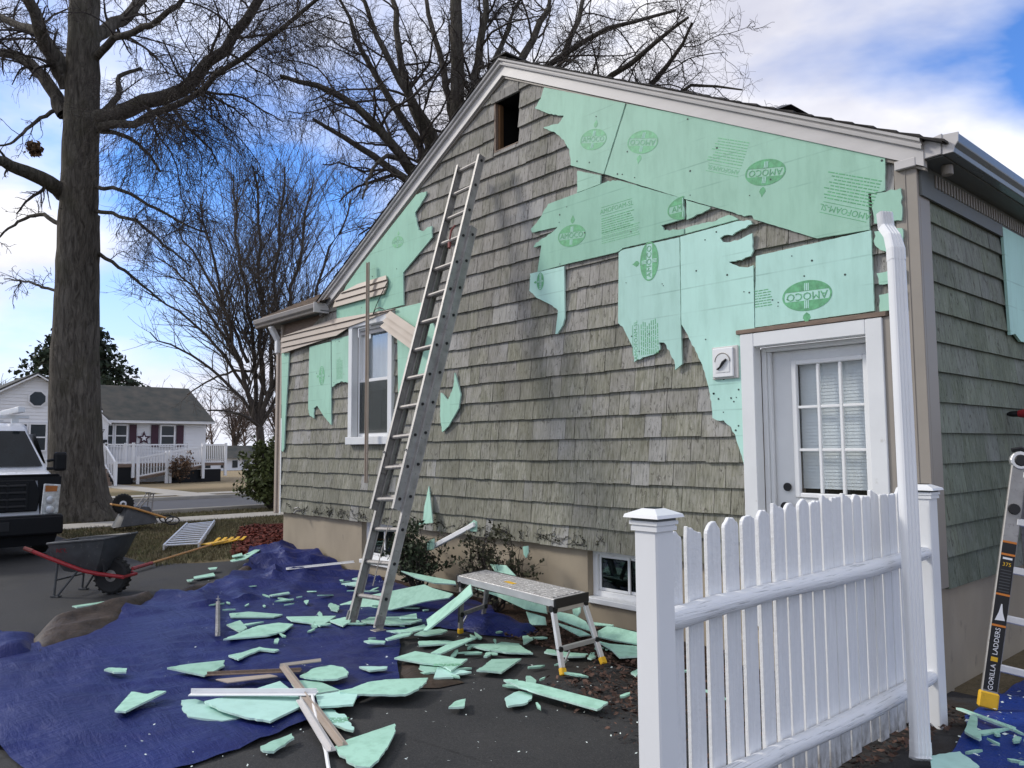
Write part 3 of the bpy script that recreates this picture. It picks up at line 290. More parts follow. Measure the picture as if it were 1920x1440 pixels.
foam_mat('foam', (.395, .665, .52)); foam_mat('foam_pale', (.47, .74, .655)); foam_mat('foam_dark', (.335, .605, .465)); foam_mat('foam_scrap', (.385, .65, .52), False, .2, 1.1); foam_mat('foam_edge', (.55, .76, .67), False, .12, .9)
simple('foam_ink', (.13, .40, .20), .6, var=.25, sc=30); simple('foam_ink_faint', (.20, .50, .28), .6, var=.2, sc=30); simple('nail', (.03, .05, .04), .5)
simple('white_paint', (.72, .735, .735), .45, var=.05, sc=3, dirt=((.50, .49, .45), .66), bump=.05, bsc=30)
simple('white_vinyl', (.78, .79, .79), .35, var=.03, sc=2, dirt=((.55, .55, .53), .70))
def fence_paint():
    t = NT('fence_paint'); P = t.pos(); g = t.noise(t.vmul(P, (50, 50, 5)), 1, 5, .65); d = t.noise(P, 9, 6, .7)
    c = t.mix(t.ramp(g, .35, .65), (.74, .745, .74), (.82, .825, .82)); c = t.mix(t.ramp(d, .68, .78, 0, .6), c, (.45, .44, .41))
    z = t.n('ShaderNodeSeparateXYZ'); t.l(P, z.inputs[0])
    mud = t.math('MULTIPLY', t.ramp(z.outputs[2], .24, .10), t.ramp(t.noise(t.vmul(P, (1, 1, .5)), 26, 5, .65), .36, .66, .25, .95)); c = t.mix(mud, c, (.20, .185, .165))
    t.bump(t.math('ADD', g, t.noise(P, 45, 4)), .5, .006); t.fin(c, .5, 0, .4)
fence_paint()
def rail_mat():
    t = NT('rail_paint'); P = t.pos(); g = t.noise(t.vmul(P, (110, 5, 110)), 1, 5, .6); c = t.mix(t.ramp(g, .34, .42), (.46, .47, .47), (.77, .78, .785)); t.bump(g, .7, .008); t.fin(c, .5, 0, .4)
rail_mat()
simple('trim_tan', (.30, .27, .23), .5, var=.06, sc=3); simple('trim_grey', (.58, .56, .54), .45, var=.06, sc=4, dirt=((.34, .32, .30), .68), stretch=(.6, 3, 3))
simple('siding_tan', (.40, .335, .275), .5, var=.07, sc=5, dirt=((.28, .22, .17), .66)); simple('wood_brown', (.20, .145, .11), .7, var=.25, sc=9, stretch=(1, 8, 8), bump=.2)
simple('concrete', (.34, .288, .212), .85, var=.13, sc=2.2, bump=.25, bsc=45, dirt=((.20, .175, .14), .63), stretch=(1, 1, .55)); simple('concrete_pale', (.36, .34, .30), .9, var=.12, sc=3, bump=.2)
simple('soffit', (.13, .14, .135), .6, var=.1); simple('gutter_grey', (.12, .14, .155), .3, var=.1, stretch=(1, .3, 1)); simple('gutter_dull', (.21, .188, .168), .45, var=.12); simple('roof_shingle', (.050, .046, .043), .9, var=.3, sc=9, bump=.4, bsc=90, rv=.2)
simple('roof_brown', (.13, .095, .07), .9, var=.3, sc=9, bump=.4, bsc=70, rv=.25); simple('dark', (.004, .004, .004), .9); simple('black', (.012, .012, .013), .45)
simple('alu', (.36, .35, .335), .6, .7, var=.2, sc=9, dirt=((.22, .21, .20), .57), bump=.1, bsc=120); simple('alu_dirty', (.30, .285, .27), .6, .5, var=.25, sc=9, dirt=((.55, .54, .52), .60), stretch=(4, 4, 1)); simple('alu_scuffed', (.40, .39, .38), .55, .35, var=.25, sc=11, dirt=((.78, .77, .75), .50), stretch=(2, 2, 1))
simple('alu_bright', (.66, .66, .655), .42, .8, var=.08, sc=9); simple('yellow', (.72, .42, .02), .5, var=.1, sc=14, dirt=((.25, .17, .05), .62)); simple('rubber', (.018, .018, .018), .8, var=.3, sc=20)
simple('red', (.28, .018, .024), .5, var=.2, sc=12); simple('tray', (.060, .063, .066), .55, var=.25, sc=7, dirt=((.16, .15, .14), .60)); simple('wood_handle', (.50, .25, .07), .5, var=.15, sc=10, stretch=(3, 3, 3))
simple('blind', (.85, .85, .85), .5, var=.03); simple('curtain', (.74, .74, .73), .8, var=.08, sc=8, stretch=(6, 6, .5)); simple('screen', (.030, .040, .038), .4, var=.2, sc=30); simple('room', (.02, .022, .022), .9)
simple('text_white', (.8, .8, .8), .5, var=.02); simple('orange', (.62, .20, .03), .5); simple('copper', (.25, .14, .07), .45, .6)
simple('house_white', (.80, .81, .82), .55, var=.03, sc=1); simple('shutter', (.055, .018, .032), .5); simple('far_roof', (.045, .056, .052), .9, var=.35, sc=1.5, col2=(.085, .078, .066), bump=.2, bsc=14); simple('far_glass', (.02, .028, .035), .15)
simple('van_white', (.72, .74, .77), .25, var=.02, spec=.5); simple('van_black', (.008, .0085, .010), .45, var=.1, spec=.2); simple('lamp', (.55, .57, .58), .12, .4, var=.3, sc=25); simple('windscreen', (.008, .011, .012), .07, var=.3, spec=.3); simple('amber', (.35, .12, .03), .2)
simple('jacket', (.012, .012, .014), .8, var=.2); simple('trousers', (.05, .055, .07), .85, var=.2); simple('skin', (.38, .20, .13), .55, var=.1); simple('hair', (.03, .02, .015), .7); simple('boot', (.10, .06, .03), .7)
simple('wire', (.03, .03, .03), .5); simple('tape', (.80, .80, .79), .5, var=.04, dirt=((.5, .48, .44), .66)); simple('copper_red', (.20, .05, .04), .5)
def glass(name, tint, mixv=.55):
    t = NT(name); nt = t.t; o = nt.nodes['Material Output']
    g = t.n('ShaderNodeBsdfGlossy'); g.inputs['Roughness'].default_value = .03; g.inputs[0].default_value = (.9, .95, 1, 1)
    tr = t.n('ShaderNodeBsdfTransparent'); tr.inputs[0].default_value = (*tint, 1)
    fr = t.n('ShaderNodeFresnel'); fr.inputs[0].default_value = 1.5
    k = t.math('ADD', t.math('MULTIPLY', fr.outputs[0], .45), .01)
    m = t.n('ShaderNodeMixShader'); t.l(k, m.inputs[0]); t.l(tr.outputs[0], m.inputs[1]); t.l(g.outputs[0], m.inputs[2]); t.l(m.outputs[0], o.inputs[0])
glass('glass', (.95, .97, .97)); glass('glass_dark', (.35, .40, .40)); simple('screen_mesh', (.045, .055, .052), .7); _t = MAT['screen_mesh'].node_tree; MAT['screen_mesh'].node_tree.nodes['Principled BSDF'].inputs['Alpha'].default_value = .55
def bark(name, a, b):
    t = NT(name); P = t.pos(); n1 = t.noise(t.vmul(P, (12, 12, 2.6)), 1, 6, .7, .9); v = t.noise(P, 1.3, 3)
    c = t.mix(t.ramp(n1, .35, .62), a, b); c = t.mix(t.ramp(v, .5, .7, 0, .5), c, (.075, .072, .045)); t.bump(n1, 1.0, .09); t.fin(c, .95, 0, .1)
bark('bark', (.050, .044, .037), (.155, .140, .118)); bark('bark_far', (.060, .050, .043), (.115, .098, .084)); simple('twig', (.048, .039, .033), .9, var=.2)
simple('twig_far', (.105, .088, .074), .9, var=.2); simple('leaf_brown', (.13, .075, .04), .8, var=.4, sc=30, rv=.35); simple('leaf_dark', (.034, .050, .022), .7, var=.4, sc=20, rv=.5); simple('leaf_bronze', (.052, .052, .026), .7, var=.4, sc=20, rv=.5)
simple('needle', (.022, .036, .018), .8, var=.4, sc=3, rv=.5); simple('shrub_leaf', (.070, .088, .026), .7, var=.4, sc=9, rv=.5); simple('far_wood', (.125, .090, .072), .95, var=.3, sc=.8)
simple('grass_blade', (.20, .155, .085), .8, var=.35, sc=2.5, col2=(.11, .115, .05), rv=.4); simple('mulch_chip', (.12, .026, .016), .9, var=.4, sc=20, rv=.5); simple('litter', (.075, .042, .030), .9, var=.5, sc=20, rv=.6); simple('crumb', (.66, .74, .70), .7, var=.1, rv=.2)
def ground_mat():
    t = NT('lawn'); P = t.pos(); a = t.noise(P, .35, 5, .6); b = t.noise(P, 7, 5, .7); c2 = t.noise(P, 45, 4, .7)
    c = t.mix(t.ramp(a, .38, .62), (.165, .128, .080), (.105, .100, .046)); c = t.mix(t.ramp(b, .4, .7, 0, .6), c, (.20, .155, .10)); c = t.mix(t.ramp(c2, .5, .7, 0, .5), c, (.05, .045, .025))
    x = t.n('ShaderNodeSeparateXYZ'); t.l(P, x.inputs[0]); c = t.mix(t.math('MULTIPLY', t.ramp(x.outputs[0], -30.0, -32.0), .75), c, (.34, .27, .17))
    t.bump(c2, .6, .03); t.fin(c, .95, 0, .1)
    t = NT('asphalt'); P = t.pos(); a = t.noise(P, 1.1, 5, .6); b = t.noise(P, 110, 4, .75); s_ = t.noise(P, 210, 2, .6)
    c = t.mix(t.ramp(a, .35, .68), (.026, .0265, .028), (.046, .046, .046)); c = t.mix(t.ramp(b, .50, .70, 0, .6), c, (.095, .092, .088)); c = t.mix(t.ramp(t.noise(P, 60, 3, .6), .40, .30, 0, .6), c, (.012, .012, .012)); c = t.mix(t.ramp(s_, .70, .76, 0, .6), c, (.22, .21, .20))
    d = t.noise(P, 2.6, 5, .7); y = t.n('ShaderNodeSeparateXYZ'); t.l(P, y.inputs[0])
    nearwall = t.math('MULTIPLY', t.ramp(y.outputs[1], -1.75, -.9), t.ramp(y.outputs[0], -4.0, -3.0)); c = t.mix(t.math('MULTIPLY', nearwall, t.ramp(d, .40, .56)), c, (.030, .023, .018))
    vo = t.n('ShaderNodeTexVoronoi', feature='DISTANCE_TO_EDGE'); t.l(t.mix(.12, P, t.vmul(t.pos(), (1, 1, 1))), vo.inputs['Vector']); vo.inputs['Scale'].default_value = .55
    wob = t.math('ADD', vo.outputs['Distance'], t.math('MULTIPLY', t.math('SUBTRACT', t.noise(P, 9, 5, .7), .5), .05)); c = t.mix(t.math('MULTIPLY', t.ramp(t.math('ABSOLUTE', wob), .0, .006, .75, 0), t.ramp(t.noise(P, .9, 3), .45, .6)), c, (.008, .008, .008))
    c = t.mix(t.ramp(t.noise(P, .45, 5, .7), .52, .70, 0, .5), c, (.058, .055, .052))
    t.bump(b, .5, .006); t.fin(c, t.ramp(a, .3, .7, .7, .95), 0, .25)
    t = NT('road'); P = t.pos(); c = t.mix(t.noise(P, .8, 4), (.075, .077, .085), (.11, .112, .12)); t.fin(c, .9, 0, .2)
    t = NT('soil'); P = t.pos(); c = t.mix(t.ramp(t.noise(P, 14, 5, .7), .35, .65), (.022, .016, .012), (.07, .045, .032)); t.bump(t.noise(P, 50, 4), .8, .02); t.fin(c, .95, 0, .1)
    t = NT('mulch'); P = t.pos(); c = t.mix(t.ramp(t.noise(P, 30, 5, .7), .35, .65), (.05, .012, .009), (.14, .03, .018)); t.bump(t.noise(P, 60, 4), .8, .02); t.fin(c, .95, 0, .1)
    for nm, k1, k2 in (('tarp', (.0055, .0110, .082), (.011, .019, .125)), ('tarp_right', (.008, .028, .17), (.018, .050, .26))):
        t = NT(nm); P = t.pos(); a = t.noise(P, 1.4, 5, .6); wv = t.noise(t.vmul(P, (3, 22, 3)), 1, 4, .6); w2 = t.noise(t.vmul(P, (16, 5, 3)), 1, 4, .6)
        c = t.mix(t.ramp(a, .3, .7), k1, k2); c = t.mix(t.ramp(t.noise(P, 5, 6, .7), .58, .78, 0, .22), c, (.10, .10, .15)); c = t.mix(t.ramp(t.noise(P, 90, 3, .6), .68, .74, 0, .55), c, (.22, .22, .27))
        cr1 = t.math('ABSOLUTE', t.math('SUBTRACT', t.noise(t.vmul(P, (1.5, 6, 2)), 1.2, 5, .6, .25), .5)); cr2 = t.math('ABSOLUTE', t.math('SUBTRACT', t.noise(t.vmul(P, (5, 2, 2)), 1.4, 5, .6, .25), .5))
        hh = t.math('ADD', t.math('MULTIPLY', t.math('ADD', wv, w2), .10), t.math('ADD', t.ramp(cr1, 0, .22, 1, 0), t.ramp(cr2, 0, .18, .8, 0)))
        t.bump(hh, .30, .02); t.fin(c, .45, 0, .3)
    t = NT('tarp_brown'); P = t.pos(); c = t.mix(t.ramp(t.noise(P, 6, 5, .65), .35, .65), (.022, .014, .009), (.060, .040, .026)); t.bump(t.noise(P, 7, 5, .6, .6), .6, .03); t.fin(c, .6, 0, .35)
ground_mat()

# ------------------------------------------------------------------ ground, driveway, road, pavement
def sheet(name, poly, z, m):
    b = MB(); b.prism([(x, y, z) for x, y in poly], (0, 0, -.003)); return tag(b.build(name, m, tri=True), kind='structure')
sheet('ground', [(-400, -400), (400, -400), (400, 400), (-400, 400)], -.012, 'lawn')
sheet('driveway', [(-18.6, -1.80), (-12, -1.80), (-9.75, -1.72), (-9.3, -1.2), (-9.05, -.35), (-9.0, 0.2), (0.0, 0.2), (.62, .2), (2.5, -1.0), (8, -1.0), (8, -12), (-18.6, -12)], -.004, 'asphalt')
sheet('road', [(-24.05, -120), (-18.7, -120), (-18.7, 120), (-24.05, 120)], -.006, 'road')
b = MB(); b.box(-17.15, -1.8, -.02, -16.0, 60, .012); b.box(-17.15, -60, -.02, -16.0, -12, .012); tag(b.build('pavement', 'concrete_pale', bev=.01), kind='structure')
b = MB(); b.box(-18.7, -1.8, -.05, -18.55, 60, .10); b.box(-24.2, -60, -.05, -24.05, 60, .10); tag(b.build('kerb', 'concrete_pale', bev=.02), kind='structure')
b = MB(); b.box(-27.6, -60, -.02, -26.6, 60, .010); tag(b.build('pavement', 'concrete_pale'), kind='structure')
b = MB(); b.box(-39.5, 4.4, -.02, -27.6, 5.5, .012); b.box(-26.6, 4.4, -.02, -24.2, 5.5, .012); tag(b.build('path', 'concrete_pale'), kind='structure')
mul = sheet('mulch_bed', [(-9.32, -.62), (-9.9, -.5), (-13.6, 1.2), (-14.1, 1.75), (-14.0, 2.3), (-13, 2.6), (-9.1, 3.5), (-9.1, -.3)], .004, 'mulch')
sheet('planting_bed', [(-7.2, -.02), (-7.2, -.35), (-6.2, -.6), (-5.2, -.78), (-4.2, -.85), (-3.0, -.95), (-2.0, -.9), (-.8, -.75), (.0, -.7), (.0, -.02)], .004, 'soil')
sheet('planting_bed', [(-2.55, -4.62), (-3.05, -4.66), (-3.4, -4.75), (-5, -4.8), (-5, -7), (-2.2, -7)], .002, 'soil')
def scatter(name, n, region, z, size, m, kindlabel, cat, flat=.35, thick=False):
    xs0 = min(p[0] for p in region); xs1 = max(p[0] for p in region); ys0 = min(p[1] for p in region); ys1 = max(p[1] for p in region)
    V = []; Q = []; rg = random.Random(n)
    while len(Q) < n:
        p = (rg.uniform(xs0, xs1), rg.uniform(ys0, ys1))
        if not inside(p, region): continue
        a = rg.uniform(0, 6.28); s_ = rg.uniform(*size); ux = Vector((math.cos(a), math.sin(a), rg.uniform(-flat, flat))); uy = Vector((-math.sin(a)*.5, math.cos(a)*.5, rg.uniform(-flat, flat)))
        c = Vector((p[0], p[1], z+s_*.25+rg.uniform(0, .01))); k = len(V)
        V += [c-ux*s_/2, c-uy*s_/2+ux*s_*.1, c+ux*s_/2, c+uy*s_/2]; Q.append((k, k+1, k+2, k+3))
    o = fast_mesh(name, [tuple(v) for v in V], Q, m); return tag(o, kindlabel, cat, kind='stuff')
scatter('mulch_chips', 5200, [(-9.32, -.62), (-9.9, -.5), (-13.6, 1.2), (-14.1, 1.75), (-9.3, 3)], .006, (.03, .09), 'mulch_chip', 'red bark mulch chips beside the house corner', 'mulch', .5)
scatter('leaf_litter', 2600, [(-3.2, -.1), (-3.2, -.95), (-2.0, -1.0), (-1.6, -1.75), (-.4, -1.6), (-.1, -.4), (-.2, -.05)], .006, (.02, .06), 'litter', 'brown leaf litter under the work platform and by the foundation', 'leaves', .5)
scatter('leaf_litter', 700, [(-1.9, -1.1), (-2.0, -1.7), (-.5, -2.2), (0, -1.7), (-.2, -.9)], .004, (.015, .045), 'litter', 'scattered dead leaves on asphalt near the fence post', 'leaves', .5)
scatter('leaf_litter', 900, [(-.1, -.2), (-.1, -2.9), (.14, -2.9), (.30, -.2)], .004, (.02, .05), 'litter', 'dead leaves gathered along the foot of the picket fence', 'leaves', .5)
scatter('foam_crumbs', 420, [(-9, -.6), (-7, -2.4), (-2, -4.4), (0, -3.5), (.0, -1.0), (-3, -.9)], .018, (.006, .022), 'crumb', 'pale foam crumbs sprinkled over tarp and asphalt', 'crumbs', .3)
scatter('foam_crumbs', 160, [(.3, -.5), (.35, .6), (1.0, .6), (1.0, -1.2), (.45, -1.2)], .03, (.01, .035), 'crumb', 'foam crumbs on the tarp beside the multi-position ladder', 'crumbs', .3)
# grass blades on the front lawn (nobody could count them)
rg = np.random.default_rng(5); n = 42000
x = rg.uniform(-15.9, -9.4, n); y = rg.uniform(-1.75, 7, n); keep = (y < 1.2+(-9.6-x)*-.0+10) & ~((x > -14.2) & (y > -.62+(-9.3-x)*.42) & (x < -9.0)); x = x[keep]; y = y[keep]
x2 = rg.uniform(-18.5, -17.2, 7000); y2 = rg.uniform(-1.75, 7, 7000); x = np.concatenate([x, x2]); y = np.concatenate([y, y2]); n = len(x)
h = rg.uniform(.02, .07, n); a = rg.uniform(0, 6.28, n); wd = .008; lx = rg.normal(0, .022, n); ly = rg.normal(0, .022, n)
V = np.stack([np.stack([x-np.cos(a)*wd, y-np.sin(a)*wd, 0*x-.01], 1), np.stack([x+np.cos(a)*wd, y+np.sin(a)*wd, 0*x-.01], 1), np.stack([x+lx, y+ly, h], 1)], 1).reshape(-1, 3)
tag(fast_mesh('grass', V, np.arange(3*n).reshape(-1, 3), 'grass_blade'), 'short patchy winter grass on the front lawn', 'grass', kind='stuff')

# ------------------------------------------------------------------ the house
H = root('house', (0, 0, 0), 'small house with weathered grey shingles half stripped of green foam boards', 'house')
AX, AZ = -4.07, 5.56                       # gable peak of the wall (under the trim)
SR, SL = -.515, .525                       # slopes to the right and to the left
EXPO, BASE = .2025, .6485
def rake_z(x): return AZ+SR*(x-AX) if x > AX else AZ-SL*(AX-x)
GL = -7.86                                 # where the gable meets the low eave
OPEN = [(-1.32, .0, -.20, 2.46), (-7.205, 1.635, -6.16, 3.29), (-4.25, 4.75, -3.86, 5.29)]
def wallfn(u, v, d): return (u, -d, v)
def sidefn(u, v, d): return (d, u, v)
def halfclip(poly, a, b, c):               # keep a*u+b*v <= c
    o = []
    for i in range(len(poly)):
        p, q = poly[i], poly[(i+1) % len(poly)]; dp = a*p[0]+b*p[1]-c; dq = a*q[0]+b*q[1]-c
        if dp <= 0: o.append(p)
        if dp*dq < 0: t = dp/(dp-dq); o.append((p[0]+(q[0]-p[0])*t, p[1]+(q[1]-p[1])*t))
    return o
def minus(rects, op):
    o = []
    for (a, b, c, d) in rects:
        x0, z0, x1, z1 = op
        if x1 <= a or x0 >= c or z1 <= b or z0 >= d: o.append((a, b, c, d)); continue
        if x0 > a: o.append((a, b, x0, d))
        if x1 < c: o.append((x1, b, c, d))
        mx0, mx1 = max(a, x0), min(c, x1)
        if z0 > b: o.append((mx0, b, mx1, z0))
        if z1 < d: o.append((mx0, z1, mx1, d))
    return [r for r in o if r[2]-r[0] > .012 and r[3]-r[1] > .012]
SH = []                                    # (size in view, mesh builder)
rs = random.Random(4)
def shingle_poly(poly, fn, tb, tt, z0, ex):
    b = MB(); n = len(poly)
    def dd(v): return tb+(tt-tb)*max(0, min(1, (v-z0)/ex))
    F_ = [fn(u, v, dd(v)) for u, v in poly]; K = [fn(u, v, 0) for u, v in poly]
    b.add(F_+K, [tuple(range(n)), tuple(reversed(range(n, 2*n)))]+[(i, n+i, n+(i+1) % n, (i+1) % n) for i in range(n)]); return b
foampolys = [p for _, _, p in FOAM]
def covered(u, v): return any(inside((u, v), p) for p in foampolys)
k = 0
while True:
    z0 = BASE+k*EXPO; z1 = z0+EXPO+.004
    if z0 > AZ: break
    if k == 0: z0 -= .0
    x = -9.235
    while x < -.125:
        wd = rs.choice((.12, .15, .18, .20, .22, .25, .28, .31)); x1 = min(x+wd, -.12)
        if -.12-x1 < .06: x1 = -.12
        dz = rs.uniform(-.005, .005); jg = rs.choice((.0018, .0025, .0035)); rects = [(x+jg, z0+dz, x1-jg, z1)]
        for op in OPEN: rects = minus(rects, op)
        for a, b_, c, d in rects:
            poly = [(a, b_), (c, b_), (c, d), (a, d)]
            poly = halfclip(poly, -SR, 1, AZ-SR*AX); poly = halfclip(poly, -SL, 1, AZ-SL*AX)
            if (a+c)/2 < GL: poly = halfclip(poly, 0, 1, 3.50)
            if len(poly) < 3: continue
            m = shingle_poly(poly, wallfn, .029+rs.uniform(0, .006), .006, z0, EXPO)
            u = sum(p[0] for p in poly)/len(poly); v = sum(p[1] for p in poly)/len(poly)
            D = (Vector((u, 0, v))-CAM).length; area = (c-a)*(d-b_)*5.4/D**3
            if covered(u, v): area *= .02
            SH.append((area, m, 'front'))
        x = x1
    k += 1
k = 0
while BASE+k*EXPO < 3.35:
    z0 = BASE+k*EXPO; z1 = min(z0+EXPO+.004, 3.36); y = .172
    while y < 8:
        wd = rs.choice((.30, .36, .42, .5, .58)); y1 = min(y+wd, 8)
        m = shingle_poly([(y+.0018, z0+rs.uniform(-.002, .002)), (y1-.0018, z0+rs.uniform(-.002, .002)), (y1-.0018, z1), (y+.0018, z1)], sidefn, .026+rs.uniform(0, .004), .006, z0, EXPO)
        D = (Vector((0, y+.2, z0))-CAM).length
        SH.append((wd*EXPO*2.0/D**3 if y < 2.1 else 0, m, 'side')); y = y1
    k += 1
SH.sort(key=lambda q: -q[0])
b = MB(); b.box(-9.235, .0, .65, -.0, .02, 3.5)
wall_front = None
# sheathing, built as strips that leave the openings free
def sheath():
    b = MB(); xs = sorted({-9.235, GL, AX, -.0}|{o[0] for o in OPEN}|{o[2] for o in OPEN})
    for a, c in zip(xs[:-1], xs[1:]):
        mid = (a+c)/2
        spans = [(.65, None)]
        ops = sorted([(o[1], o[3]) for o in OPEN if o[0] < mid < o[2]])
        lo = .65; segs = []
        for o0, o1 in ops:
            if o0 > lo: segs.append((lo, o0))
            lo = max(lo, o1)
        segs.append((lo, None))
        for s0, s1 in segs:
            if s1 is None:
                ta, tc_ = (3.5, 3.5) if mid < GL else (rake_z(a), rake_z(c))
            else: ta = tc_ = s1
            b.prism([(a, .0, s0), (c, .0, s0), (c, .0, tc_), (a, .0, ta)], (0, .02, 0))
    return b.build('gable_wall', 'wood_brown', H)
wall_front = sheath()
b = MB(); b.box(-.02, .02, .65, 0, 8, 3.4); wall_side = b.build('side_wall', 'wood_brown', H)
rest = {'front': MB(), 'side': MB()}
for i, (a, m, w_) in enumerate(SH):
    mm = 'shake' if w_ == 'front' else 'shake_green'
    if i < 298: m.build('shingle', mm, wall_front if w_ == 'front' else wall_side)
    else: rest[w_].add(m.v, m.f)
tag(rest['front'].build('shingle_field', 'shake', wall_front), kind='stuff'); tag(rest['side'].build('shingle_field', 'shake_green', wall_side), kind='stuff')
b = MB(); b.box(-9.235, 7.98, 0, 0, 8, 3.4); b.box(-9.235, .02, .65, -9.215, 8, 3.4); b.build('rear_wall', 'siding_tan', H)

# foundation with two window wells
b = MB(); segs = [(-9.225, -6.98), (-6.22, -3.02), (-2.22, -.0)]
for a, c in segs: b.box(a, .03, -.1, c, .25, .648)
b.box(-6.98, .03, -.1, -6.22, .25, .165); b.box(-3.02, .03, -.1, -2.22, .25, .215)
b.box(-.22, .25, -.1, -.02, 8, .648); b.box(-9.225, .25, -.1, -9.0, 8, .648)
b.build('foundation', 'concrete', H)
for (x0, x1, z0, z1, lab) in ((-3.02, -2.22, .22, .645, 'white basement slider window beside the fence post'), (-6.98, -6.22, .17, .645, 'white basement window behind the ladder')):
    wn = MB(); wn.box(x0, .10, z0, x0+.055, .17, z1); wn.box(x1-.055, .10, z0, x1, .17, z1); wn.box(x0+.055, .10, z1-.05, x1-.055, .17, z1); wn.box(x0+.055, .10, z0, x1-.055, .17, z0+.05)
    fr = wn.build('basement_window', 'white_vinyl', H, bev=.004, label=lab)
    q = MB(); q.box(x0-.0, -.01, z0-.05, x1, .12, z0); q.build('sill', 'white_paint', fr, bev=.006)
    for a, c, yy in ((x0+.057, (x0+x1)/2+.02, .125), ((x0+x1)/2-.02, x1-.057, .145)):
        q = MB(); z2, z3 = z0+.052, z1-.052; q.box(a, yy, z2, a+.025, yy+.018, z3); q.box(c-.025, yy, z2, c, yy+.018, z3); q.box(a+.025, yy, z2, c-.025, yy+.018, z2+.025); q.box(a+.025, yy, z3-.025, c-.025, yy+.018, z3)
        sa = q.build('sash', 'white_vinyl', fr, bev=.003)
        q = MB(); q.box(a+.024, yy+.006, z2+.024, c-.024, yy+.010, z3-.024); q.build('pane', 'glass_dark', fr)
    q = MB(); q.box(x0, .40, z0-.1, x1, .41, z1); q.build('interior', 'room', fr)
    q = MB(); q.box(x0+.12, .24, z0+.08, x0+.36, .26, z1-.1); q.build('interior_panel', 'screen', fr)

# rake trim: profiles in (y, dz) swept along both slopes with a mitre at the peak
def sweep_rake(name, prof, m, x_left=-8.02, x_right=.085, parts=('l', 'r')):
    b = MB()
    for side in parts:
        xs = [AX, x_right] if side == 'r' else [x_left, AX]
        P = []
        for xx in xs: P += [(xx, y, rake_z(xx)+dz) for y, dz in prof]
        n = len(prof); b.add(P, [tuple(range(n)), tuple(range(n, 2*n))]+[(i, (i+1) % n, n+(i+1) % n, n+i) for i in range(n)])
    return b.build(name, m, H)
rk = sweep_rake('rake_trim', [(-.005, -.032), (-.062, -.032), (-.062, .076), (-.005, .076)], 'trim_grey')
sweep_rake('rake_drip', [(-.005, .077), (-.092, .077), (-.098, .098), (-.084, .100), (-.084, .118), (-.112, .122), (-.116, .142), (-.005, .142)], 'trim_grey')
sweep_rake('rake_soffit', [(-.004, -.055), (-.040, -.055), (-.040, -.036), (-.004, -.036)], 'trim_tan')
# roof: left and right slopes, with stepped shingle edges
b = MB()
for side in 'rl':
    xs = [AX, .22] if side == 'r' else [-8.03, AX]
    prof = [(-.119, .143), (8.1, .143), (8.1, .152), (-.119, .152)]
    P = []
    for xx in xs: P += [(xx, y, rake_z(xx)+dz) for y, dz in prof]
    b.add(P, [(0, 1, 2, 3), (4, 5, 6, 7)]+[(i, (i+1) % 4, 4+(i+1) % 4, 4+i) for i in range(4)])
rf = b.build('roof', 'roof_shingle', H)
for side in 'rl':
    q = MB(); n_ = 30; x0, x1 = (AX, .235) if side == 'r' else (AX, -8.03)
    for i in range(n_):
        xa = x0+(x1-x0)*i/n_; xb = x0+(x1-x0)*(i+1)/n_
        yy = -.122-.010*rs.random()
        q.add([(xa, yy, rake_z(xa)+.153), (xb, yy, rake_z(xb)+.162+.006*rs.random()), (xb, 8.1, rake_z(xb)+.162), (xa, 8.1, rake_z(xa)+.153), (xb, yy, rake_z(xb)+.151), (xb, 8.1, rake_z(xb)+.151)], [(0, 1, 2, 3), (1, 4, 5, 2), (0, 4, 1)])
    tag(q.build('shingle_course', 'roof_shingle', rf), kind='stuff')
q = MB(); q.beam((AX, -.125, AZ+.155), (AX, 8.1, AZ+.155), .26, .016); q.build('ridge_cap', 'roof_shingle', rf)
# roof vent: square base under a hipped cap
vx, vy = -1.50, 1.05; vz = rake_z(vx)+.22
q = MB(); q.box(vx-.12, vy-.12, vz-.1, vx+.12, vy+.12, vz+.10); q.add([(vx-.20, vy-.20, vz+.085), (vx+.20, vy-.20, vz+.085), (vx+.20, vy+.20, vz+.085), (vx-.20, vy+.20, vz+.085), (vx, vy, vz+.20)], [(3, 2, 1, 0), (0, 1, 4), (1, 2, 4), (2, 3, 4), (3, 0, 4)])
q.build('roof_vent', 'black', H)

# right-hand eave: frieze, soffit, gutter
b = MB(); b.box(.028, .0, 3.22, .045, 8, 3.43); fz = b.build('frieze_board', 'soffit', H)
for i in range(60):
    q = MB(); y0 = .22+i*.055
    q.box(.046, y0, 3.315, .056, y0+.022, 3.40); q.build('vent_slot', 'trim_tan', fz)
b = MB(); b.box(.0, -.03, 3.431, .19, 8, 3.445); b.build('eave_soffit', 'soffit', H)
b = MB(); prof = [(.19, 3.44), (.255, 3.44), (.262, 3.47), (.285, 3.50), (.290, 3.555), (.278, 3.562), (.19, 3.562)]
P = [(x_, -.035, z_) for x_, z_ in prof]+[(x_, 8.1, z_) for x_, z_ in prof]; n = len(prof)
b.add(P, [tuple(range(n)), tuple(range(n, 2*n))]+[(i, (i+1) % n, n+(i+1) % n, n+i) for i in range(n)]); gt = b.build('gutter', 'gutter_grey', H, bev=.004)
b = MB(); b.prism([(.04, -.055, 3.435), (.19, -.055, 3.44), (.20, -.055, 3.575), (.05, -.055, 3.545)], (0, .019, 0)); b.build('eave_return', 'trim_grey', H, bev=.004)
b = MB(); b.prism([(.195, -.048, 3.438), (.258, -.048, 3.438), (.266, -.048, 3.47), (.289, -.048, 3.50), (.294, -.048, 3.558), (.195, -.048, 3.566)], (0, .012, 0)); b.build('gutter_end_cap', 'trim_grey', H)
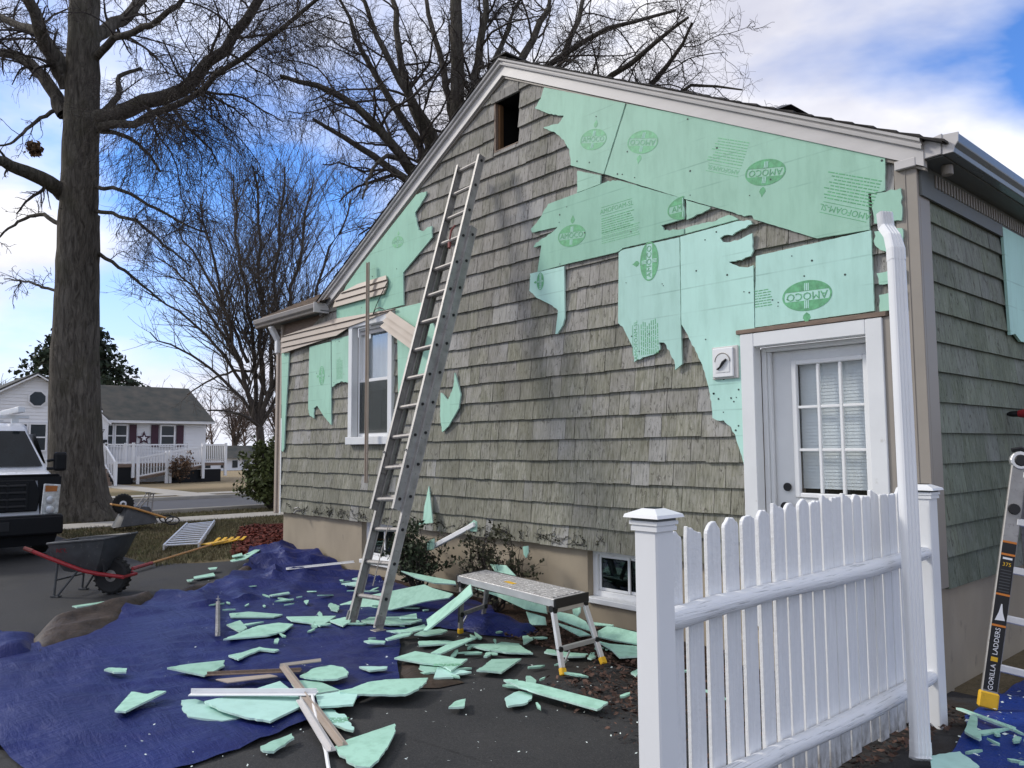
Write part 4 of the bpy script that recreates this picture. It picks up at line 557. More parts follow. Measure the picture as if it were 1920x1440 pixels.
b = MB(); b.lathe([(.034, 0), (.036, .005), (.036, .06), (.030, .065)], (.145, .17, 3.365), n=16); b.build('gutter_outlet', 'trim_tan', H, smooth=True)
b = MB(); b.box(-.118, -.030, .66, .028, -.0, 3.43); b.box(.0, .0, .66, .028, .168, 3.43); ct = b.build('corner_trim', 'trim_tan', H, bev=.004)
q = MB(); q.box(-.10, -.066, 3.405, .035, -.031, 3.465); q.build('trim_cap', 'trim_grey', ct, bev=.004)
q = MB(); q.box(-.052, -.034, .66, -.046, -.0305, 3.4); q.build('bead', 'trim_tan', ct)

# low eave at the far end: boxed soffit, gutter, roof slope behind, slim downspout
b = MB(); b.box(-9.78, -.16, 3.49, -7.80, .3, 3.505); b.build('low_eave_soffit', 'soffit', H)
prof = [(-.16, 3.47), (-.215, 3.47), (-.225, 3.50), (-.25, 3.53), (-.255, 3.59), (-.24, 3.60), (-.16, 3.60)]
b = MB(); P = [(-9.80, y_, z_) for y_, z_ in prof]+[(-7.82, y_, z_) for y_, z_ in prof]; n = len(prof)
b.add(P, [tuple(range(n)), tuple(range(n, 2*n))]+[(i, (i+1) % n, n+(i+1) % n, n+i) for i in range(n)]); b.build('low_gutter', 'gutter_dull', H, bev=.004)
b = MB(); b.prism([(-7.815, -.26, 3.465), (-7.815, -.03, 3.465), (-7.815, -.03, 3.60), (-7.815, -.26, 3.605)], (.012, 0, 0)); b.build('gutter_end_cap', 'trim_grey', H)
rl = MB()
rl.add([(-9.85, -.2, 3.60), (-7.7, -.2, 3.60), (-7.7, 3.9, 5.65), (-9.85, 3.9, 5.65)], [(0, 1, 2, 3)])
lr = rl.build('low_roof', 'roof_brown', H)
for i in range(14):
    y0 = -.215+i*.13; z0 = 3.60+(y0+.2)*.5; xx = -9.86; q = MB()
    while xx < -7.72:
        wd = rs.uniform(.22, .34); x1 = min(xx+wd, -7.72)
        q.add([(xx+.003, y0, z0+.016), (x1-.003, y0, z0+.016), (x1-.003, y0+.15, z0+.078), (xx+.003, y0+.15, z0+.078), (xx+.003, y0, z0), (x1-.003, y0, z0)], [(0, 1, 2, 3), (4, 5, 1, 0)]); xx = x1
    q.build('shingle_row', 'roof_brown', lr)
b = MB(); b.box(-9.30, -.03, .64, -9.238, .03, 3.48); b.build('far_corner_trim', 'siding_tan', H, bev=.003)
b = MB(); b.box(-9.237, -.034, .62, -9.205, -.028, 2.05); b.build('corner_bead', 'white_paint', H)
b = MB(); b.box(-9.40, -.05, .62, -9.33, .0, 3.3); dsx = b.build('slim_downspout', 'siding_tan', H, bev=.006)
q = MB(); q.beam((-9.37, -.04, 3.05), (-9.37, -.04, 3.26), .085, .07); q.beam((-9.37, -.04, 3.25), (-9.35, -.17, 3.46), .085, .07); q.build('elbow', 'white_vinyl', dsx, bev=.01)

# attic opening: dark box with raw timber jambs
b = MB(); x0, z0, x1, z1 = OPEN[2]
b.add([(x0, .0, z0), (x1, .0, z0), (x1, .0, z1), (x0, .0, z1), (x0, .5, z0), (x1, .5, z0), (x1, .5, z1), (x0, .5, z1)], [(4, 5, 6, 7), (0, 1, 5, 4), (1, 2, 6, 5), (2, 3, 7, 6), (3, 0, 4, 7)])
at = b.build('attic_opening', 'dark', H)
q = MB(); q.box(x0-.0, -.02, z0, x0+.02, .09, z1); q.build('jamb', 'wood_brown', at); q = MB(); q.box(x0+.021, .02, z0+.02, x0+.05, .07, z1-.02); q.build('blind_stop', 'copper', at)
q = MB(); q.box(x0-.035, -.034, z1, x1+.012, -.004, z1+.10); q.build('header', 'shake', at); q = MB(); q.box(x0, -.03, z0-.012, x1, .05, z0); q.build('sill', 'wood_brown', at)

# double-hung window
x0, z0, x1, z1 = -7.205, 1.635, -6.16, 3.285
wn = MB(); T_ = .095
wn.box(x0, -.065, z0+.10, x0+T_, .03, z1); wn.box(x1-T_, -.065, z0+.10, x1, .03, z1); wn.box(x0+T_, -.065, z1-.11, x1-T_, .03, z1); wn.box(x0-.02, -.09, z0, x1+.02, .03, z0+.098)
fr = wn.build('window', 'white_paint', H, bev=.005, label='white double-hung window behind the ladder')
a, c = x0+T_+.001, x1-T_-.001; zm_ = 2.47
q = MB(); q.box(a, .031, z0+.10, a+.04, .12, z1-.111); q.box(c-.04, .031, z0+.10, c, .12, z1-.111); q.box(a+.04, .031, z1-.15, c-.04, .12, z1-.111); q.box(a+.04, .031, z0+.10, c-.04, .12, z0+.14); q.build('jamb', 'white_vinyl', fr, bev=.003)
for nm, s0, s1, yy in (('upper_sash', zm_-.02, z1-.151, .08), ('lower_sash', z0+.141, zm_+.02, .05)):
    q = MB(); e, g = a+.041, c-.041; q.box(e, yy, s0, e+.045, yy+.028, s1); q.box(g-.045, yy, s0, g, yy+.028, s1); q.box(e+.045, yy, s0, g-.045, yy+.028, s0+.045); q.box(e+.045, yy, s1-.045, g-.045, yy+.028, s1); sa = q.build(nm, 'white_vinyl', fr, bev=.004)
    q = MB(); q.box(e+.044, yy+.012, s0+.044, g-.044, yy+.016, s1-.044); q.build('pane', 'glass', fr)
q = MB(); q.box(a+.045, .032, z0+.15, c-.045, .036, zm_-.02); q.build('insect_screen', 'screen_mesh', fr)
q = MB(); V_ = []
for i in range(60):
    t = i/59; V_.append((a+.03+(c-a-.06)*t, .20+.018*math.sin(t*46)+.01*math.sin(t*17)))
for i in range(59): q.add([(V_[i][0], V_[i][1], zm_-.12), (V_[i+1][0], V_[i+1][1], zm_-.12), (V_[i+1][0], V_[i+1][1], z1), (V_[i][0], V_[i][1], z1)], [(0, 1, 2, 3)])
q.build('curtain', 'curtain', fr, smooth=True)
q = MB(); q.box(x0, .45, z0, x1, .46, z1); q.build('interior', 'room', fr)
q = MB(); q.box(a+.04, .037, z1-.21, c-.12, .049, z1-.165); q.build('shade_rail', 'trim_grey', fr, bev=.003)

# siding remnants: lapped courses clipped to the torn outlines
def siding_piece(label, poly, y0, step=.085, ang=0):
    cx = sum(p[0] for p in poly)/len(poly); cz = sum(p[1] for p in poly)/len(poly); ca, sa = math.cos(ang), math.sin(ang)
    loc = [((x-cx)*ca+(z-cz)*sa, -(x-cx)*sa+(z-cz)*ca) for x, z in poly]
    lo = min(p[1] for p in loc); hi = max(p[1] for p in loc); first = None; v = lo
    while v < hi:
        xs = []
        for vv in (v+.004, min(v+step, hi)-.004):
            for i in range(len(loc)):
                (ax, az), (bx, bz) = loc[i], loc[(i+1) % len(loc)]
                if (az > vv) != (bz > vv): xs.append((vv, ax+(bx-ax)*(vv-az)/(bz-az)))
        lo_x = [u for vv, u in xs if vv < v+step/2]; hi_x = [u for vv, u in xs if vv >= v+step/2]
        if len(lo_x) >= 2 and len(hi_x) >= 2:
            top = min(v+step, hi)
            def W_(u, vv, d): return (cx+u*ca-vv*sa, y0-d, cz+u*sa+vv*ca)
            pr_ = [(min(lo_x), v, .024), (max(lo_x), v, .024), (max(hi_x), top, .002), (min(hi_x), top, .002)]
            b = MB(); b.add([W_(u, vv, d) for u, vv, d in pr_]+[W_(u, vv, -.004) for u, vv, d in pr_], [(0, 1, 2, 3), (7, 6, 5, 4), (0, 4, 5, 1), (1, 5, 6, 2), (2, 6, 7, 3), (3, 7, 4, 0)])
            if first is None: first = b.build('siding_remnant', 'siding_tan', H, label=label)
            else: b.build('siding_course', 'siding_tan', first)
        v += step
siding_piece(SIDING[0][0], SIDING[0][1], -.066)
siding_piece(SIDING[1][0], SIDING[1][1], -.068)
SG = [Vector(p) for p in [[-6.115, 3.267], [-6.278, 3.088], [-5.438, 2.925], [-5.55, 2.715]]]; sg0 = None
for i in range(3):
    a0, a1 = SG[0].lerp(SG[1], i/3), SG[0].lerp(SG[1], (i+1)/3); c0, c1 = SG[2].lerp(SG[3], i/3), SG[2].lerp(SG[3], (i+1)/3)
    b = MB(); b.add([(a0.x, -.118, a0.y), (c0.x, -.128, c0.y), (c1.x, -.172, c1.y), (a1.x, -.162, a1.y), (a0.x, -.112, a0.y), (c0.x, -.122, c0.y), (c1.x, -.122, c1.y), (a1.x, -.112, a1.y)], [(0, 1, 2, 3), (7, 6, 5, 4), (0, 4, 5, 1), (1, 5, 6, 2), (2, 6, 7, 3), (3, 7, 4, 0)])
    if sg0 is None: sg0 = b.build('siding_remnant', 'siding_tan', H, label='tan vinyl siding strip sagging diagonally across the window corner')
    else: b.build('siding_course', 'siding_tan', sg0)

# foam boards still fixed to the wall
fm = {1: 'foam', 3: 'foam_dark', 7: 'foam_pale', 8: 'foam_pale', 6: 'foam_pale', 13: 'foam_pale', 0: 'foam', 14: 'foam_dark'}
BOARDS = []
def roughen(poly, step, amp, sd):
    rg = random.Random(sd); o = []
    for i in range(len(poly)):
        a = Vector(poly[i]); b2 = Vector(poly[(i+1) % len(poly)]); d = b2-a; n_ = max(1, int(d.length/step)); nn = Vector((-d.y, d.x)).normalized() if d.length else Vector((0, 0))
        long_ = d.length > .22
        for j in range(n_):
            t = j/n_; o.append(tuple(a+d*t+(nn*rg.uniform(-amp, amp)*(.18 if long_ else 1) if j else Vector((0, 0)))))
    return o
for i, (lab, y, poly) in enumerate(FOAM):
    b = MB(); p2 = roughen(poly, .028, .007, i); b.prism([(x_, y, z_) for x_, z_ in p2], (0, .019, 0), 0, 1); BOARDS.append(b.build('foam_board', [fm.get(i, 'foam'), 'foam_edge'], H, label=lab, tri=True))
b = MB(); (ya, za_), (yb, zb_) = SIDE_FOAM; b.prism([(.047, ya, za_), (.047, ya+2.4, za_), (.047, yb+2.35, zb_+.02), (.047, yb+.25, zb_-.03), (.047, yb+.12, zb_+.02), (.047, yb, zb_)], (-.02, 0, 0)); BOARDS.append(b.build('foam_board', 'foam_pale', H, label='pale foam board on the side wall under the gutter', tri=True))
# nail heads
b = MB(); rn = random.Random(8); cnt = 0
while cnt < 70:
    i = rn.choice([0, 0, 1, 1, 1, 1, 1, 1, 3, 3, 3, 6, 6, 7, 7, 7, 7, 8, 8, 14, 14, 15, 16, 17]); _, y, poly = FOAM[i]
    xs = [p[0] for p in poly]; zs = [p[1] for p in poly]; p = (rn.uniform(min(xs), max(xs)), rn.uniform(min(zs), max(zs)))
    if i == 7 and rn.random() < .6: p = (rn.uniform(-1.6, -1.33), rn.uniform(1.5, 2.2))
    if not inside(p, poly) or edge_dist(p, poly) < .015: continue
    r = rn.uniform(.004, .009); b.prism([(p[0]+r*math.cos(a_*1.047), y-.0025, p[1]+r*math.sin(a_*1.047)) for a_ in range(6)], (0, .003, 0)); cnt += 1
tag(b.build('nail_heads', 'nail', H), kind='stuff')
# printed stamps: oval with band lettering and a torch, as the boards carry them
def logo(cx, cz, r, ang, kind, st, y=-.0545, clip=None, par=None):
    ink = 'foam_ink' if st > .7 else 'foam_ink_faint'; ry = r*.58
    if kind == -1: ang = ang+math.pi
    ca, sa = math.cos(ang), math.sin(ang)
    def Wd(u, v, d=0): return (cx+u*ca-v*sa, y-d, cz+u*sa+v*ca)
    b = MB(); n_ = 28
    def arc(lo, hi): return [(r*math.cos(lo+(hi-lo)*i/n_), ry*math.sin(lo+(hi-lo)*i/n_)) for i in range(n_+1)]
    hh = .34; th = math.asin(hh)
    for poly in (arc(th, math.pi-th), arc(math.pi+th, 2*math.pi-th)):
        if clip: poly = [(min(u, clip), v) for u, v in poly]
        b.prism([Wd(u, v) for u, v in poly], (0, .0008, 0))
    for i in range(n_*2):                       # outline ring
        a0, a1 = math.pi*i/n_, math.pi*(i+1)/n_; q = [(r*1.0*math.cos(a0), ry*math.sin(a0)), (r*math.cos(a1), ry*math.sin(a1)), (r*1.08*math.cos(a1), ry*1.09*math.sin(a1)), (r*1.08*math.cos(a0), ry*1.09*math.sin(a0))]
        if clip and min(u for u, v in q) > clip: continue
        b.add([Wd(u, v, .0006) for u, v in q], [(0, 1, 2, 3)])
    fl = [(.0, -.06), (.10, .05), (.13, .2), (.05, .36), (.0, .5), (-.05, .36), (-.13, .2), (-.10, .05)]
    if not clip: b.prism([Wd(u*r*1.3, (v*.9+.74)*r) for u, v in fl], (0, .0008, 0))
    v, f = text_mesh('AM' if clip else 'AMOCO', ry*.78)
    b.add([Wd((u-(r*.42 if clip else 0))*1.05, w_, .0008) for u, w_ in v], f)
    o = b.build('printed_stamp', ink, par)
    b = MB()                                    # pale torch bars through the oval
    for u0 in (-.075, .0, .075):
        for v0, v1 in ((.37, .9), (-.92, -.37)):
            if clip and u0*r > clip: continue
            b.prism([Wd(u0*r-.022*r, v0*ry*.97, .0012), Wd(u0*r+.022*r, v0*ry*.97, .0012), Wd(u0*r+.022*r, v1*ry, .0012), Wd(u0*r-.022*r, v1*ry, .0012)], (0, .0006, 0))
    b.build('stamp_bars', 'foam_pale', par)
for (cx, cz, r, ang, kind, st), bi in zip(LOGO, (0, 1, 1, 3, 8, 6, 13, 14, 16)):
    if kind == 90 and r < .1: r *= 1.0
    if bi == 0: ang -= math.pi
    logo(cx, cz, r, ang, kind, st, FOAM[bi][1]-.0012, None, BOARDS[bi])
logo(-1.80, 3.56, .155, -.02, 1, 1, FOAM[3][1]-.0012, -.005, BOARDS[3])
def print_block(bi, cx, cz, ang, size, title, rows, width, st='foam_ink'):
    y = FOAM[bi][1]-.0012; ca, sa = math.cos(ang), math.sin(ang)
    def Wd(u, v, d=0): return (cx+u*ca-v*sa, y-d, cz+u*sa+v*ca)
    b = MB(); v, f = text_mesh(title, size); b.add([Wd(u, w_) for u, w_ in v], f)
    for s_ in (size*.62, -size*.62): b.prism([Wd(-width/2, s_), Wd(width/2, s_), Wd(width/2, s_+.004), Wd(-width/2, s_+.004)], (0, .0006, 0))
    rg = random.Random(bi)
    for i in range(rows):
        vv = -size*1.0-.022*i; u = -width/2
        while u < width/2*rg.uniform(.8, 1):
            w_ = rg.uniform(.012, .05); b.prism([Wd(u, vv), Wd(u+w_, vv), Wd(u+w_, vv-.008), Wd(u, vv-.008)], (0, .0006, 0)); u += w_+.008
    b.build('printed_text', st, BOARDS[bi])
print_block(1, -.455, 3.215, math.pi-.42, .062, 'AMOFOAM-SL', 9, .36, 'foam_ink')
print_block(3, -2.53, 3.73, 0, .062, 'AMOFOAM-SL', 7, .36, 'foam_ink')
print_block(6, -2.335, 2.505, math.pi/2, .055, 'AMOFOAM-SL', 9, .27, 'foam_ink')
print_block(1, -1.42, 3.78, math.pi-.42, .05, 'AMOFOAM-SL', 9, .32, 'foam_ink_faint')
print_block(17, -7.50, 2.66, math.pi/2, .045, 'AMOFOAM-SL', 4, .27, 'foam_ink_faint')
def plain_rows(bi, cx, cz, rows, width, st='foam_ink_faint'):
    y = FOAM[bi][1]-.0012; b = MB(); rg = random.Random(bi+9)
    for i in range(rows):
        u = cx-width/2
        while u < cx+width/2: w_ = rg.uniform(.012, .04); b.prism([(u, y, cz-.02*i), (u+w_, y, cz-.02*i), (u+w_, y, cz-.02*i-.007), (u, y, cz-.02*i-.007)], (0, .0006, 0)); u += w_+.007
    b.build('printed_text', st, BOARDS[bi])
plain_rows(8, -1.115, 2.76, 7, .12, 'foam_ink')
plain_rows(3, -2.50, 3.54, 6, .42)

# mounting block beside the door: wall plate, arched cover with a black hook
x0, z0, x1, z1 = -1.555, 2.105, -1.345, 2.36; y = -.058
b = MB(); b.box(x0, y-.012, z0, x1+.02, y+.01, z1); vb = b.build('mounting_block', 'trim_grey', H, bev=.004)
q = MB(); q.box(x0+.012, y-.030, z0+.012, x1-.012, y-.012, z1-.012); q.build('cover', 'white_vinyl', vb, bev=.006)
cx = (x0+x1)/2; q = MB(); q.prism([(cx-.062, y-.034, z0+.05)]+[(cx+.062*math.cos(R(180-a_)), y-.034, z0+.135+.062*math.sin(R(a_))) for a_ in range(0, 181, 15)]+[(cx+.062, y-.034, z0+.05)], (0, .005, 0)); q.build('arch_plate', 'white_paint', vb)
q = MB(); q.tube([(cx+.066*math.cos(R(a_)), y-.034, z0+.135+.066*math.sin(R(a_))) for a_ in range(0, 181, 15)], .004, 5); q.build('arch_rim', 'trim_tan', vb)
q = MB(); q.tube([(cx-.045, y-.04, z0+.075), (cx-.015, y-.045, z0+.09), (cx+.01, y-.045, z0+.125), (cx+.04, y-.04, z0+.15)], [.006, .008, .011, .008], 6); q.build('hook', 'black', vb)

# door with nine panes
DX0, DX1, DZ = -1.30, -.222, 2.435
b = MB(); tw = .115
b.box(DX0, -.075, .25, DX0+tw, .03, DZ); b.box(DX1-tw, -.075, .25, DX1, .03, DZ); b.box(DX0+tw, -.075, DZ-.105, DX1-tw, .03, DZ)
cas = b.build('door_casing', 'white_paint', H, bev=.005)
q = MB(); q.box(DX0-.03, -.080, DZ+.003, DX1+.03, .0, DZ+.036); q.build('head_flashing', 'wood_brown', cas, bev=.003)
q = MB(); q.box(DX1+.002, -.060, .3, DX1+.045, -.005, DZ+.0); q.build('side_channel', 'trim_tan', cas)
for i in range(10):
    q = MB(); zc = .6+i*.185; q.box(DX1+.046, -.048, zc, DX1+.075, -.028, zc+.15); q.build('channel_tab', 'trim_tan', cas)
e, g = DX0+tw+.001, DX1-tw-.001
q = MB(); q.box(e, .031, .25, e+.035, .15, DZ-.106); q.box(g-.035, .031, .25, g, .15, DZ-.106); q.box(e+.035, .031, DZ-.141, g-.035, .15, DZ-.106); q.build('jamb', 'white_paint', cas, bev=.003)
q = MB(); q.box(e+.036, .05, .25, e+.062, .085, DZ-.142); q.build('stop_moulding', 'white_paint', cas, bev=.004)
e += .036; g -= .036; zt = DZ-.143; gx0, gx1, gz0, gz1 = -.965, -.398, 1.20, 2.215
b = MB(); yy, y2 = .095, .14
b.box(e, yy, .26, gx0, y2, zt); b.box(gx1, yy, .26, g, y2, zt); b.box(gx0, yy, gz1, gx1, y2, zt); b.box(gx0, yy, .26, gx1, y2, gz0)
dr = b.build('door', 'white_paint', H, bev=.003, label='white nine-pane door behind the picket fence')
q = MB(); m_ = .035
q.box(gx0-.005, yy-.018, gz0, gx0+m_, yy+.02, gz1); q.box(gx1-m_, yy-.018, gz0, gx1+.005, yy+.02, gz1); q.box(gx0+m_, yy-.018, gz1-m_, gx1-m_, yy+.02, gz1); q.box(gx0+m_, yy-.018, gz0, gx1-m_, yy+.02, gz0+m_); q.build('pane_frame', 'white_vinyl', dr, bev=.006)
ix0, ix1, iz0, iz1 = gx0+m_, gx1-m_, gz0+m_, gz1-m_
for i in (1, 2):
    xx = ix0+(ix1-ix0)*i/3; q = MB(); q.box(xx-.011, yy-.014, iz0+.001, xx+.011, yy+.012, iz1-.001); q.build('muntin', 'white_vinyl', dr, bev=.004)
    zz = iz0+(iz1-iz0)*i/3
    for j in range(3):
        a0 = ix0+(ix1-ix0)*j/3+(.012 if j else .001); a1 = ix0+(ix1-ix0)*(j+1)/3-(.012 if j < 2 else .001); q = MB(); q.box(a0, yy-.012, zz-.010, a1, yy+.010, zz+.010); q.build('muntin', 'white_vinyl', dr, bev=.003)
for i in range(3):
    for j in range(3):
        q = MB(); q.box(ix0+(ix1-ix0)*i/3+.002, yy+.021, iz0+(iz1-iz0)*j/3+.002, ix0+(ix1-ix0)*(i+1)/3-.002, yy+.024, iz0+(iz1-iz0)*(j+1)/3-.002); q.build('pane', 'glass', dr)
for i in range(38):
    zz = iz0+.03+i*.0245; q = MB(); q.add([(ix0-.02, y2+.030, zz), (ix1+.02, y2+.030, zz), (ix1+.02, y2+.036, zz+.026), (ix0-.02, y2+.036, zz+.026)], [(0, 1, 2, 3)]); q.build('blind_slat', 'blind', dr)
q = MB(); q.box(ix0-.04, y2+.10, iz0-.06, ix1+.04, y2+.11, iz1+.06); q.build('interior', 'room', dr)
q = MB(); q.lathe([(.031, 0), (.031, .012), (.024, .02), (.012, .022)], (-1.030, yy-.022, 1.275), 'y', 18); kb = q.build('deadbolt', 'black', dr, smooth=True)
q = MB(); q.lathe([(.036, 0), (.036, .01), (.018, .012), (.018, .03), (.032, .045), (.028, .06)], (-1.030, yy-.062, 1.13), 'y', 18); q.build('door_knob', 'black', dr, smooth=True)
for zz in (2.02, 1.45, .6):
    q = MB(); q.lathe([(.009, 0), (.009, .10)], (g-.004, .085, zz), 'z', 8); q.build('hinge', 'white_paint', dr)
q = MB(); q.box(DX0+.02, -.33, .0, DX1-.02, .03, .22); q.build('door_step', 'concrete', H, bev=.02)
# hose tap by the far corner
q = MB(); q.tube([(-8.55, -.03, .70), (-8.55, -.10, .70), (-8.55, -.14, .67)], [.014, .016, .012], 8); hb = q.build('hose_tap', 'alu', H, smooth=True)
q = MB(); q.tube([(-8.60, -.10, .73), (-8.50, -.10, .75)], .012, 6); q.build('tap_handle', 'alu', hb)

# ------------------------------------------------------------------ picket fence with posts
rf_ = random.Random(21)
FX = .155
fen = root('picket_fence', (.2, -1.85, 0), 'white painted picket fence panel with arched top and round rails', 'fence')
def fence_x(y): return .115+.035*(y+3.0)/2.3
y = -2.90; pk = 0
while y < -.72:
    t = (y+2.90)/2.2; wd = (.098 if t < .25 else .094)+rf_.uniform(-.004, .004); top = 1.235+.095*math.sin(min(1, t*1.35)*math.pi/2)-.035*max(0, t-.62)+rf_.uniform(-.008, .008)
    if pk == 0: top -= .0
    x0 = fence_x(y); lean = rf_.uniform(-.006, .006); bt = .055+rf_.uniform(-.015, .02)
    P = [(y, bt)]; P.append((y+wd, bt)); n_ = 6
    shp = rf_.choice(('round', 'dog', 'flat', 'ear'))
    zt = top
    P.append((y+wd+lean, zt-.03))
    for j in range(n_+1):
        s_ = j/n_; h_ = {'round': .03*math.sin(math.pi*s_), 'dog': .02*min(1, 3*s_, 3*(1-s_)), 'flat': .008*rf_.random(), 'ear': .032*s_}[shp]
        P.append((y+wd*(1-.04)-wd*.92*s_+lean, zt-.012+h_+rf_.uniform(-.005, .005)))
    P.append((y+lean, zt-.03))
    b = MB(); b.prism([(x0, yy, zz) for yy, zz in P], (-.020, 0, 0)); b.build('picket', 'fence_paint', fen, bev=.003, tri=True)
    gap = (.030 if t < .3 else .012 if t < .5 else .008)+rf_.uniform(-.002, .004); y += wd+gap; pk += 1
for zz0, zz1 in ((.93, .965), (.25, .275)):
    pts = []; rad = []
    for j in range(25):
        t = j/24; yy = -3.0+t*2.44; pts.append((fence_x(yy)+.035, yy, zz0+(zz1-zz0)*t+.006*math.sin(t*7)+rf_.uniform(-.002, .002))); rad.append(.041+.003*math.sin(t*11+zz0)+rf_.uniform(-.0012, .0012)-(.010 if j in (0, 24) else 0))
    b = MB(); b.tube(pts, rad, 14); b.build('rail', 'rail_paint', fen, smooth=True)
def post(x, y, h, lab):
    p = root('fence_post', (x, y, 0), lab, 'post', 'square white fence posts with caps')
    b = MB(); s_ = .052; b.box(x-s_, y-s_, -.05, x+s_, y+s_, h-.03); b.build('shaft', 'white_vinyl', p, bev=.006)
    q = MB(); b2 = .062
    for (s0, z0, s1, z1) in ((.060, h-.062, .060, h-.046), (.056, h-.046, .056, h-.040), (.064, h-.040, .064, h-.026), (.056, h-.026, .056, h-.014), (.080, h-.014, .076, h-.002)):
        q.add([(x-s0, y-s0, z0), (x+s0, y-s0, z0), (x+s0, y+s0, z0), (x-s0, y+s0, z0), (x-s1, y-s1, z1), (x+s1, y-s1, z1), (x+s1, y+s1, z1), (x-s1, y+s1, z1)], [(3, 2, 1, 0), (4, 5, 6, 7), (0, 1, 5, 4), (1, 2, 6, 5), (2, 3, 7, 6), (3, 0, 4, 7)])
    q.add([(x-.076, y-.076, h-.002), (x+.076, y-.076, h-.002), (x+.076, y+.076, h-.002), (x-.076, y+.076, h-.002), (x-.03, y-.03, h+.018), (x+.03, y-.03, h+.018), (x+.03, y+.03, h+.018), (x-.03, y+.03, h+.018)], [(0, 1, 5, 4), (1, 2, 6, 5), (2, 3, 7, 6), (3, 0, 4, 7), (4, 5, 6, 7)])
    cp = q.build('cap', 'white_vinyl', p)
    q = MB(); q.box(x-.024, y-.024, h+.0185, x+.024, y+.024, h+.0215); q.build('solar_cell', 'van_black', cp)
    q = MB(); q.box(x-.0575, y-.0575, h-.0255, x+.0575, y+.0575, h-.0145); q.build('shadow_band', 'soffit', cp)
post(.165, -3.04, 1.335, 'square white fence post with solar cap nearest the camera')
post(.172, -.545, 1.335, 'square white fence post with cap beside the house corner')

# loose downspout leaning on the fence
dn = root('downspout', (.36, -1.25, 0), 'long white ribbed downspout leaning upright against the picket fence', 'downspout')
A = Vector((.365, -1.245, .10)); B = Vector((.232, -.93, 2.62)); C2 = Vector((.165, -.87, 2.80))
d = (B-A).normalized(); side = Vector((.62, .78, 0)); side = (side-d*side.dot(d)).normalized(); nn = d.cross(side)
def ds_prof(c, k=1.0, s_=side, n_=nn):
    w2, d2 = .037*k, .026*k; P = []
    ribs = 4
    def edge(p0, p1, outn):
        for i in range(ribs*2):
            t = i/(ribs*2); P.append(p0+(p1-p0)*t+outn*(.006 if i % 2 else 0))
    a, b_, c_, e_ = (c+s_*w2*i+n_*d2*j for i, j in ((-1, -1), (1, -1), (1, 1), (-1, 1)))
    edge(a, b_, -n_); edge(b_, c_, s_); edge(c_, e_, n_); edge(e_, a, -s_); return P
def ds_loft(name, rings):
    b = MB(); n = len(rings[0]); V = [p for r in rings for p in r]
    F_ = [(i*n+k, i*n+(k+1) % n, (i+1)*n+(k+1) % n, (i+1)*n+k) for i in range(len(rings)-1) for k in range(n)]
    b.add(V, F_+[tuple(range(n)), tuple(range((len(rings)-1)*n, len(rings)*n))]); return b.build(name, 'white_vinyl', dn)
ds_loft('pipe', [ds_prof(A), ds_prof(B)])
d3 = (C2-B).normalized(); s3 = (side-d3*side.dot(d3)).normalized(); n3 = d3.cross(s3)
ds_loft('upper_elbow', [ds_prof(B-d*.02, 1.05), ds_prof(B+d*.05, 1.04), ds_prof(B+d*.07+(C2-B)*.35, .95, (side+s3).normalized(), (nn+n3).normalized()), ds_prof(C2+d3*.02, .92, s3, n3), ds_prof(C2+Vector((-.01, .0, .10)), .9)])
ft = A+Vector((.0, -.0, -.085))
ds_loft('foot_elbow', [ds_prof(A+d*.03, 1.06), ds_prof(A-d*.02, 1.06), ds_prof(A-d*.055+nn*.01, 1.05), ds_prof(ft+Vector((.008, -.012, .045)), 1.04)])
q = MB(); q.box(.155, -.90, 2.42, .18, -.82, 2.45); 

# ------------------------------------------------------------------ extension ladder
ladA = Vector((-4.345, -1.66, .03)); ladB = Vector((-3.90, -1.66, .03)); upv = (Vector((-4.41, -.14, 4.62))-(ladA+ladB)/2); upd = upv.normalized()
ld = root('extension_ladder', tuple((ladA+ladB)/2), 'tall weathered aluminium extension ladder leaning on the gable wall', 'ladder')
across = (ladB-ladA).normalized(); across = (across-upd*across.dot(upd)).normalized(); fwd = across.cross(upd)
if fwd.y > 0: fwd = -fwd
def rail_piece(a, b_, name, inward):
    b = MB(); w2, dpt = .034, .086
    b.beam(a, b_, .006, dpt, up=fwd)
    for s_ in (-1, 1): b.beam(a+fwd*s_*(dpt/2-.004)+inward*.011, b_+fwd*s_*(dpt/2-.004)+inward*.011, w2, .008, up=fwd)
    return b.build(name, 'alu', ld, bev=.0015)
mid = (ladA+ladB)/2; HW = .228; LT = upv.length
base = rail_piece(mid-across*HW, mid-across*HW+upd*4.0, 'base_rail', across); rail_piece(mid+across*HW, mid+across*HW+upd*4.0, 'base_rail', -across)
fo = fwd*.082; hw2 = .190; f0 = 1.02
rail_piece(mid-across*hw2+fo+upd*f0, mid-across*hw2+fo+upd*LT, 'fly_rail', across); rail_piece(mid+across*hw2+fo+upd*f0, mid+across*hw2+fo+upd*LT, 'fly_rail', -across)
for i in range(13):
    s_ = .25+i*.305
    if s_ > 3.95: break
    b = MB(); b.tube([mid-across*HW+upd*s_, mid+across*HW+upd*s_], .021, 8); b.build('rung', 'alu_dirty', ld, smooth=True)
for i in range(13):
    s_ = f0+.10+i*.305
    if s_ > LT-.05: break
    b = MB(); b.tube([mid-across*(hw2+.004)+fo+upd*s_, mid+across*(hw2+.004)+fo+upd*s_], .021, 8); b.build('rung', 'alu_dirty', ld, smooth=True)
    for sg in (-1, 1):
        b = MB(); c = mid+across*sg*(hw2+.005)+fo+upd*s_; b.tube([c-across*.002*sg, c+across*.010*sg], [.015, .013], 8); b.build('rung_end', 'black', ld)
